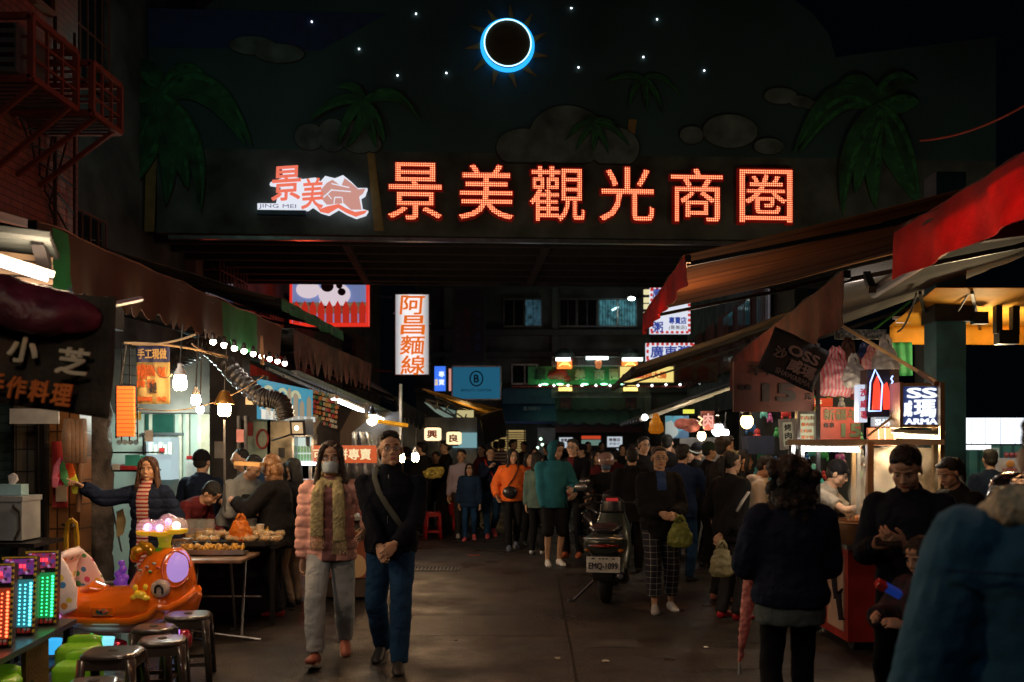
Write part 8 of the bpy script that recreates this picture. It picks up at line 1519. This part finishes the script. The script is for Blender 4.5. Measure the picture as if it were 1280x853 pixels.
MB().mesh(solid(MB().loft([vd['tp']((0, -.10, 1.2)), vd['tp']((0, -.12, 1.0)), vd['tp']((0, -.13, .85)), vd['tp']((0, -.12, .6))], [(.10, .03), (.15, .035), (.17, .04), (.18, .04)], n=16), .012, 1), keep=False).build('apron', DGREY, vd['root'], world=False, smooth=True)
pm = person('man in dark navy shirt looking down at a phone in his hands', 1136, 5.4, top=553, yaw=-36, lod=0, build=.98, shirt=cloth('shirt_ink', (.012, .016, .028)), pants=BLK, hair='short', tk=.025, hp=30, hy=4, ha=(-.10, -.25, 1.115), hb=(.04, -.27, 1.13), curl=(60, 38), hem=.80, nA=(.3, .8, .4), nB=(-.3, .8, .5))
p = held(pm, 1); ph_ = thing('phone', 'dark phone held in both hands by the man in the navy shirt', 'phone', p+V((-.1, -.03, .0))); MB().mesh(solid(MB().box(p+V((-.085, -.02, .015)), (.13, .072, .012), rz=-.3, rx=.5), .004, 1), keep=False).build('case', PLB, ph_)
a, e, w = [V(q)*pm['s'] for q in pm['hand'][1]]; d = (w-e).normalized(); MB().loft([w-d*.045, w-d*.02], .036, n=16).build('wristwatch', MATS['watch_silver'], pm['root'], world=False, smooth=40)
ch = person('child in dark plaid jacket looking down at a toy beside the phone man', 1158, 4.95, top=679, yaw=-62, lod=0, child=True, shirt=bands('plaid_dark', (.012, .014, .025), (.05, .02, .03), .06, 'Z', .4, .9, axis2='X'), pants=BLK, hair='boy', hp=16, ha=(-.10, -.24, .80), hb=(.06, -.24, .78), curl=55, tk=.04, collar=True)
MB().mesh(solid(MB().loft([ch['tp']((-.08, -.03, 1.43)), ch['tp']((0, -.09, 1.41)), ch['tp']((.08, -.03, 1.43)), ch['tp']((0, .08, 1.46)), ch['tp']((-.08, -.03, 1.43))], [.02]*5, n=10), .008, 1), keep=False).build('shirt_collar', WHT, ch['root'], world=False, smooth=True)
p = at(1113, 737, 4.78); t = thing('toy_phone', 'red and blue toy phone held up by the child', 'toy', p); MB().mesh(solid(MB().box(p, (.11, .05, .035), rx=.4, ry=.5), .006, 1), keep=False).build('shell', mat('toy_blue', (.02, .08, .5), .3, emit=(.03, .1, .7), es=.12), t); MB().mesh(solid(MB().box(p+V((-.045, -.0, .022)), (.05, .055, .04), rx=.4, ry=.5), .006, 1), keep=False).build('red_end', mat('toy_red', (.5, .03, .03), .3), t)
person('girl with ponytail bending toward the steam beside the teal column', 1212, 7.6, top=566, yaw=-66, sex='f', lod=1, hair='tied', lean=18, hp=15, shirt=BLK, ha=(-.1, -.35, 1.0), hb=(.1, -.35, 1.0))
bp = person('person in glossy black puffer jacket leaning in from the right edge', 1338, 4.5, H=1.78, yaw=-70, lod=1, build=1.25, shirt=mat('glossy_black', (.012, .012, .015), .18, coat=.8, bump=.5, bscale=18), hair='short', tk=.07, puff=.11, hood=True, lean=12, ha=(-.15, -.25, 1.0), hb=(.1, -.25, 1.0))
dm = person('big person in blue denim jacket with sherpa collar, back turned, nearest the camera', 1320, 2.6, H=1.74, yaw=172, lod=0, build=1.2, shirt=mat('denim_jacket', (.03, .12, .20), .9, var=.15, scale=5, bump=.25, bscale=120), pants=DENIM, hair='short', tk=.06, hem=.62, ha=(-.32, -.1, .8), hb=(.36, -.05, .78))
MB().mesh(solid(MB().loft([dm['tp']((-.15, -.06, 1.40)), dm['tp']((-.13, .06, 1.45)), dm['tp']((0, .13, 1.46)), dm['tp']((.13, .06, 1.45)), dm['tp']((.15, -.06, 1.40))], [.05, .06, .065, .06, .05], n=16), .01, 1, .02, .02), keep=False).build('sherpa_collar', mat('sherpa', (.75, .58, .38), .95, bump=1., bscale=60), dm['root'], world=False, smooth=True)
MB().tube([dm['tp']((-.02, .205, z)) for z in (.7, 1.0, 1.25)], .004, 6).build('back_seam', DENIM, dm['root'], world=False)
person('distant dark haired person with back turned in front of the green shop', 1238, 11.3, top=563, yaw=170, shirt=NAVY)
# filler crowd beyond
rr = random.Random(9); FC = [BLK, NAVY, DGREY, MAROON, BLK, cloth('olive', (.05, .05, .03))]
desc = ['shoulder length hair', 'short hair', 'a cap', 'tied hair', 'a bowl haircut']
spots = [(497, 16.5, 568), (508, 18.9, 560), (538, 21, 559), (602, 20, 556), (655, 25, 552), (668, 19.5, 560), (684, 22, 556), (728, 18.4, 556), (735, 24, 552), (768, 18, 563), (778, 22, 556), (793, 16.5, 555), (818, 19, 553), (845, 16, 556), (862, 15, 560), (866, 20, 552), (590, 24, 553), (620, 27, 552), (702, 26, 552), (752, 28, 553)]
names = ['left of the couple at the bulbs', 'under the left spiral bulb', 'by the far grey partition', 'between lantern stall and striped shirt', 'before the far grey pillar', 'left of the teal hood', 'far behind the teal hood', 'right of the red lit glasses man', 'below the left white notice', 'right of the helmeted rider', 'below the right white notice', 'over the hooded coat', 'left of the broad necked man', 'behind the navy jacket man', 'at the steel stall panel', 'beneath the lone orange bag', 'at the yellow canopy end', 'before the glowing shutter', 'below the blue shop awning', 'in the dark shop doorway']
for i, (px, Y, top) in enumerate(spots):
    hs_ = i % 5; cl_ = FC[i % 6]; yw = rr.choice((0, 20, -30, 160, 180, -140, 60, -80))
    person('distant person %s, with %s' % (names[i], desc[hs_]), px, Y, top=top, yaw=yw, sex='f' if hs_ in (0, 3) else 'm', shirt=cl_, pants=BLK if i % 2 else JEAN, hair=['long', 'short', 'cap', 'tied', 'boy'][hs_], headgear=('cap', BLK) if hs_ == 2 else None, group=G1, tk=.03, ha=(-.1, -.28, 1.1) if i % 3 == 0 else None)

for pts in ([(-.30, .12, 1.30), (-.15, .20, 1.30), (0, .22, 1.30), (.15, .20, 1.30), (.30, .12, 1.30)], [(-.27, .05, 1.42), (-.285, .10, 1.36), (-.29, .12, 1.25), (-.27, .12, 1.12)]):
    MB().tube([dm['tp'](p) for p in pts], .004, 6).build('seam', DENIM, dm['root'], world=False)
# ---------------------------------------------------------------- thin cloth and plastic let light through
for nm, f in (('valance_red', .55), ('valance_bright', .6), ('tarp_orange', .4), ('tarp_yellow', .5), ('valance_blocks', .3), ('valance_rust', .35), ('bag_orange', .5), ('bag_lime', .5), ('bag_cream', .5), ('bag_amber', .5), ('cloth_yellow', .5), ('tarp_ochre', .35), ('yellow_corrugated', .4), ('bagc1', .5), ('bagc2', .5), ('bagc4', .5), ('bagstripe0', .5), ('bagstripe3', .5), ('cellophane', .4), ('umbrella_pink', .3)):
    m = MATS.get(nm)
    if not m: continue
    nt = m.node_tree; b = nt.nodes['Principled BSDF']; out = nt.nodes['Material Output']; L = nt.links.new
    tr = nt.nodes.new('ShaderNodeBsdfTranslucent'); mx = nt.nodes.new('ShaderNodeMixShader'); mx.inputs[0].default_value = f
    src = b.inputs['Base Color'].links[0].from_socket if b.inputs['Base Color'].links else None
    if src: L(src, tr.inputs['Color'])
    else: tr.inputs['Color'].default_value = b.inputs['Base Color'].default_value
    L(b.outputs[0], mx.inputs[1]); L(tr.outputs[0], mx.inputs[2]); L(mx.outputs[0], out.inputs['Surface'])
# steam over the cart
def steam(name, label, c, r, dens, col=(1, .9, .75)):
    m = bpy.data.materials.new('steam'); m.use_nodes = True; nt = m.node_tree; nt.nodes.remove(nt.nodes['Principled BSDF']); L = nt.links.new
    v = nt.nodes.new('ShaderNodeVolumePrincipled'); v.inputs['Color'].default_value = (*col, 1); L(v.outputs[0], nt.nodes['Material Output'].inputs['Volume'])
    tc = nt.nodes.new('ShaderNodeTexCoord'); n = nt.nodes.new('ShaderNodeTexNoise'); n.inputs['Scale'].default_value = 2.2; n.inputs['Detail'].default_value = 5; n.inputs['Distortion'].default_value = 1.2; L(tc.outputs['Generated'], n.inputs['Vector'])
    ln = nt.nodes.new('ShaderNodeVectorMath'); ln.operation = 'DISTANCE'; L(tc.outputs['Generated'], ln.inputs[0]); ln.inputs[1].default_value = (.5, .5, .45)
    a = nt.nodes.new('ShaderNodeMapRange'); a.inputs['From Min'].default_value = .5; a.inputs['From Max'].default_value = .1; L(ln.outputs['Value'], a.inputs['Value'])
    b = nt.nodes.new('ShaderNodeMapRange'); b.inputs['From Min'].default_value = .46; b.inputs['From Max'].default_value = .68; b.inputs['To Max'].default_value = dens; L(n.outputs['Fac'], b.inputs['Value'])
    mu = nt.nodes.new('ShaderNodeMath'); mu.operation = 'MULTIPLY'; L(a.outputs[0], mu.inputs[0]); L(b.outputs[0], mu.inputs[1]); L(mu.outputs[0], v.inputs['Density'])
    MB().ell(c, r, 16).build(name, m, None, kind='stuff')
steam('steam', '', at(1135, 615, 8.15), (.5, .25, .5), 26.); 
# ---------------------------------------------------------------- camera, night air, lamps and added fill lights
w = bpy.data.worlds.new('World'); SC.world = w; w.use_nodes = True; nt = w.node_tree; bg = nt.nodes['Background']
sky = nt.nodes.new('ShaderNodeTexSky'); sky.sky_type = 'NISHITA'; sky.sun_disc = False; sky.sun_elevation = R(-4); sky.sun_rotation = R(200)
nt.links.new(sky.outputs[0], bg.inputs[0]); bg.inputs[1].default_value = .05
bg.inputs[1].default_value = .06; nt.links.remove(bg.inputs[0].links[0]); bg.inputs[0].default_value = (.006, .012, .022, 1)
cam = bpy.data.cameras.new('camera'); co = bpy.data.objects.new('camera', cam); COL.objects.link(co); SC.camera = co
co.location = (0, 0, CZ); co.rotation_euler = (R(90), 0, 0); cam.sensor_width = 36; cam.lens = 36*F/1280; cam.shift_y = (HY-426.5)/1280; cam.clip_end = 2000; cam.clip_start = .05
cam.dof.use_dof = True; cam.dof.focus_distance = 9.5; cam.dof.aperture_fstop = 2.2
SC.view_settings.view_transform = 'Standard'; SC.view_settings.look = 'None'; SC.view_settings.exposure = 0; SC.view_settings.gamma = 1; SC.view_settings.use_curve_mapping = False
SC.render.engine = 'CYCLES'; SC.cycles.use_denoising = True; SC.cycles.max_bounces = 6; SC.cycles.diffuse_bounces = 3; SC.cycles.glossy_bounces = 3; SC.cycles.transmission_bounces = 6; SC.cycles.transparent_max_bounces = 12; SC.cycles.sample_clamp_indirect = 3; SC.cycles.use_light_tree = True
SC.cycles.caustics_reflective = False; SC.cycles.caustics_refractive = False
def lamp(n, p, e, c, r=.08, **k): return light(n, p, e, c, r, **k)
WARM, COOL, REDL = (1., .62, .3), (.7, .88, 1.), (1., .08, .03)
lamp('lamp_red_spill', (4.6, 6.5, 7.4), 180, REDL, .3, kind='SPOT', rot=(R(72), 0, R(82)), sp=46)            # red sign across the street
lamp('lamp_left_stall', (-2.3, 4.9, 2.5), 48, (1., .66, .42), .12)
lamp('lamp_street', (-.3, .6, 4.6), 24, (.3, .75, 1.), .25)
lamp('fill_board_left', (-4.3, 12.6, 6.6), 13, (.5, 1., .8), .3)  # added unseen light that brings up the left palm of the billboard
lamp('lamp_right_stall', (2.9, 6.6, 2.55), 9, (1., .45, .2), .15)
lamp('fill_valance_red', (3.3, 4.4, 2.6), 60, (1., .10, .06), .1, kind='SPOT', rot=(0, R(108), 0), sp=100)  # added spot aimed through the red valance from behind
lamp('lamp_red_mid', (-.9, 10.0, 4.3), 14, (1., .12, .05), .15)
lamp('lamp_cart', (xx(1120, 8.1), 8.1, 1.72), 34, (1., .72, .42), .08)
lamp('lamp_cart_high', (3.3, 9.3, 2.3), 10, (1., .5, .2), .12)
lamp('lamp_awning_orange', (1.8, 10.1, 2.75), 20, (1., .45, .18), .12)
lamp('lamp_yellow_canopy', (4.9, 10.2, 2.5), 70, (1., .75, .4), .12)
lamp('lamp_stall_right_far', (2.9, 14.2, 2.2), 17, (1., .8, .6), .12)
lamp('lamp_toys', (2.6, 10.7, 2.3), 10, (1., .8, .6), .1)
lamp('lamp_far_right', (3.6, 20, 2.4), 14, (1., .7, .4), .2)
lamp('lamp_kitchen', (-3.75, 10.9, 1.95), 75, (.8, 1., .9), .12)
lamp('lamp_left_far', (-2.0, 21.5, 2.3), 22, (1., .65, .3), .15)
lamp('lamp_yellow_roof', (-1.2, 23.5, 2.35), 25, (1., .6, .2), .12)
lamp('lamp_cow_red', (-4.4, 21.2, 3.5), 30, REDL, .2)
lamp('lamp_far_ground', (0.5, 34, 2.2), 12, (.8, .9, 1.), .3)
lamp('fill_canopy_back', (5.4, 12.1, 2.85), 60, (1., .72, .35), .12)  # added behind the yellow valance to make the thin cloth glow
lamp('fill_bags', (xx(1075, 8.0), 7.9, 2.75), 5, (1., .85, .75), .08)  # added fill without a fitting, brightens the hanging bags
lamp('lamp_games', (-2.75, 6.6, 2.5), 26, (1., .86, .7), .12)
lamp('fill_banner', (-1.5, 2.6, 2.5), 26, (1., .7, .45), .12)  # added in front of the stall banner, which is otherwise unlit
lamp('fill_road_warm', (.3, 5.2, 4.4), 60, (1., .30, .10), .2, kind='SPOT', rot=(0, 0, 0), sp=75)  # unseen downward spot added to warm the foreground road
lamp('lamp_right_near', (1.9, 3.0, 2.7), 12, (1., .6, .4), .1)
lamp('lamp_crepe', (xx(425, 10.2), 9.9, 2.0), 16, (1., .75, .45), .06)
lamp('fill_vendor', (xx(1066, 8.2), 8.35, 1.9), 7, (1., .8, .55), .05)  # extra fill by the crossbeam tube, added to brighten the vendor
lamp('fill_collar_warm', (1.5, .9, 2.7), 2.2, (1., .7, .4), .06, kind='SPOT', rot=(R(52), 0, R(-5)), sp=34)  # camera-side spot added to warm the sherpa collar
lamp('lamp_food', (xx(285, 8.9), 8.9, 1.75), 7, (1., .68, .35), .05)
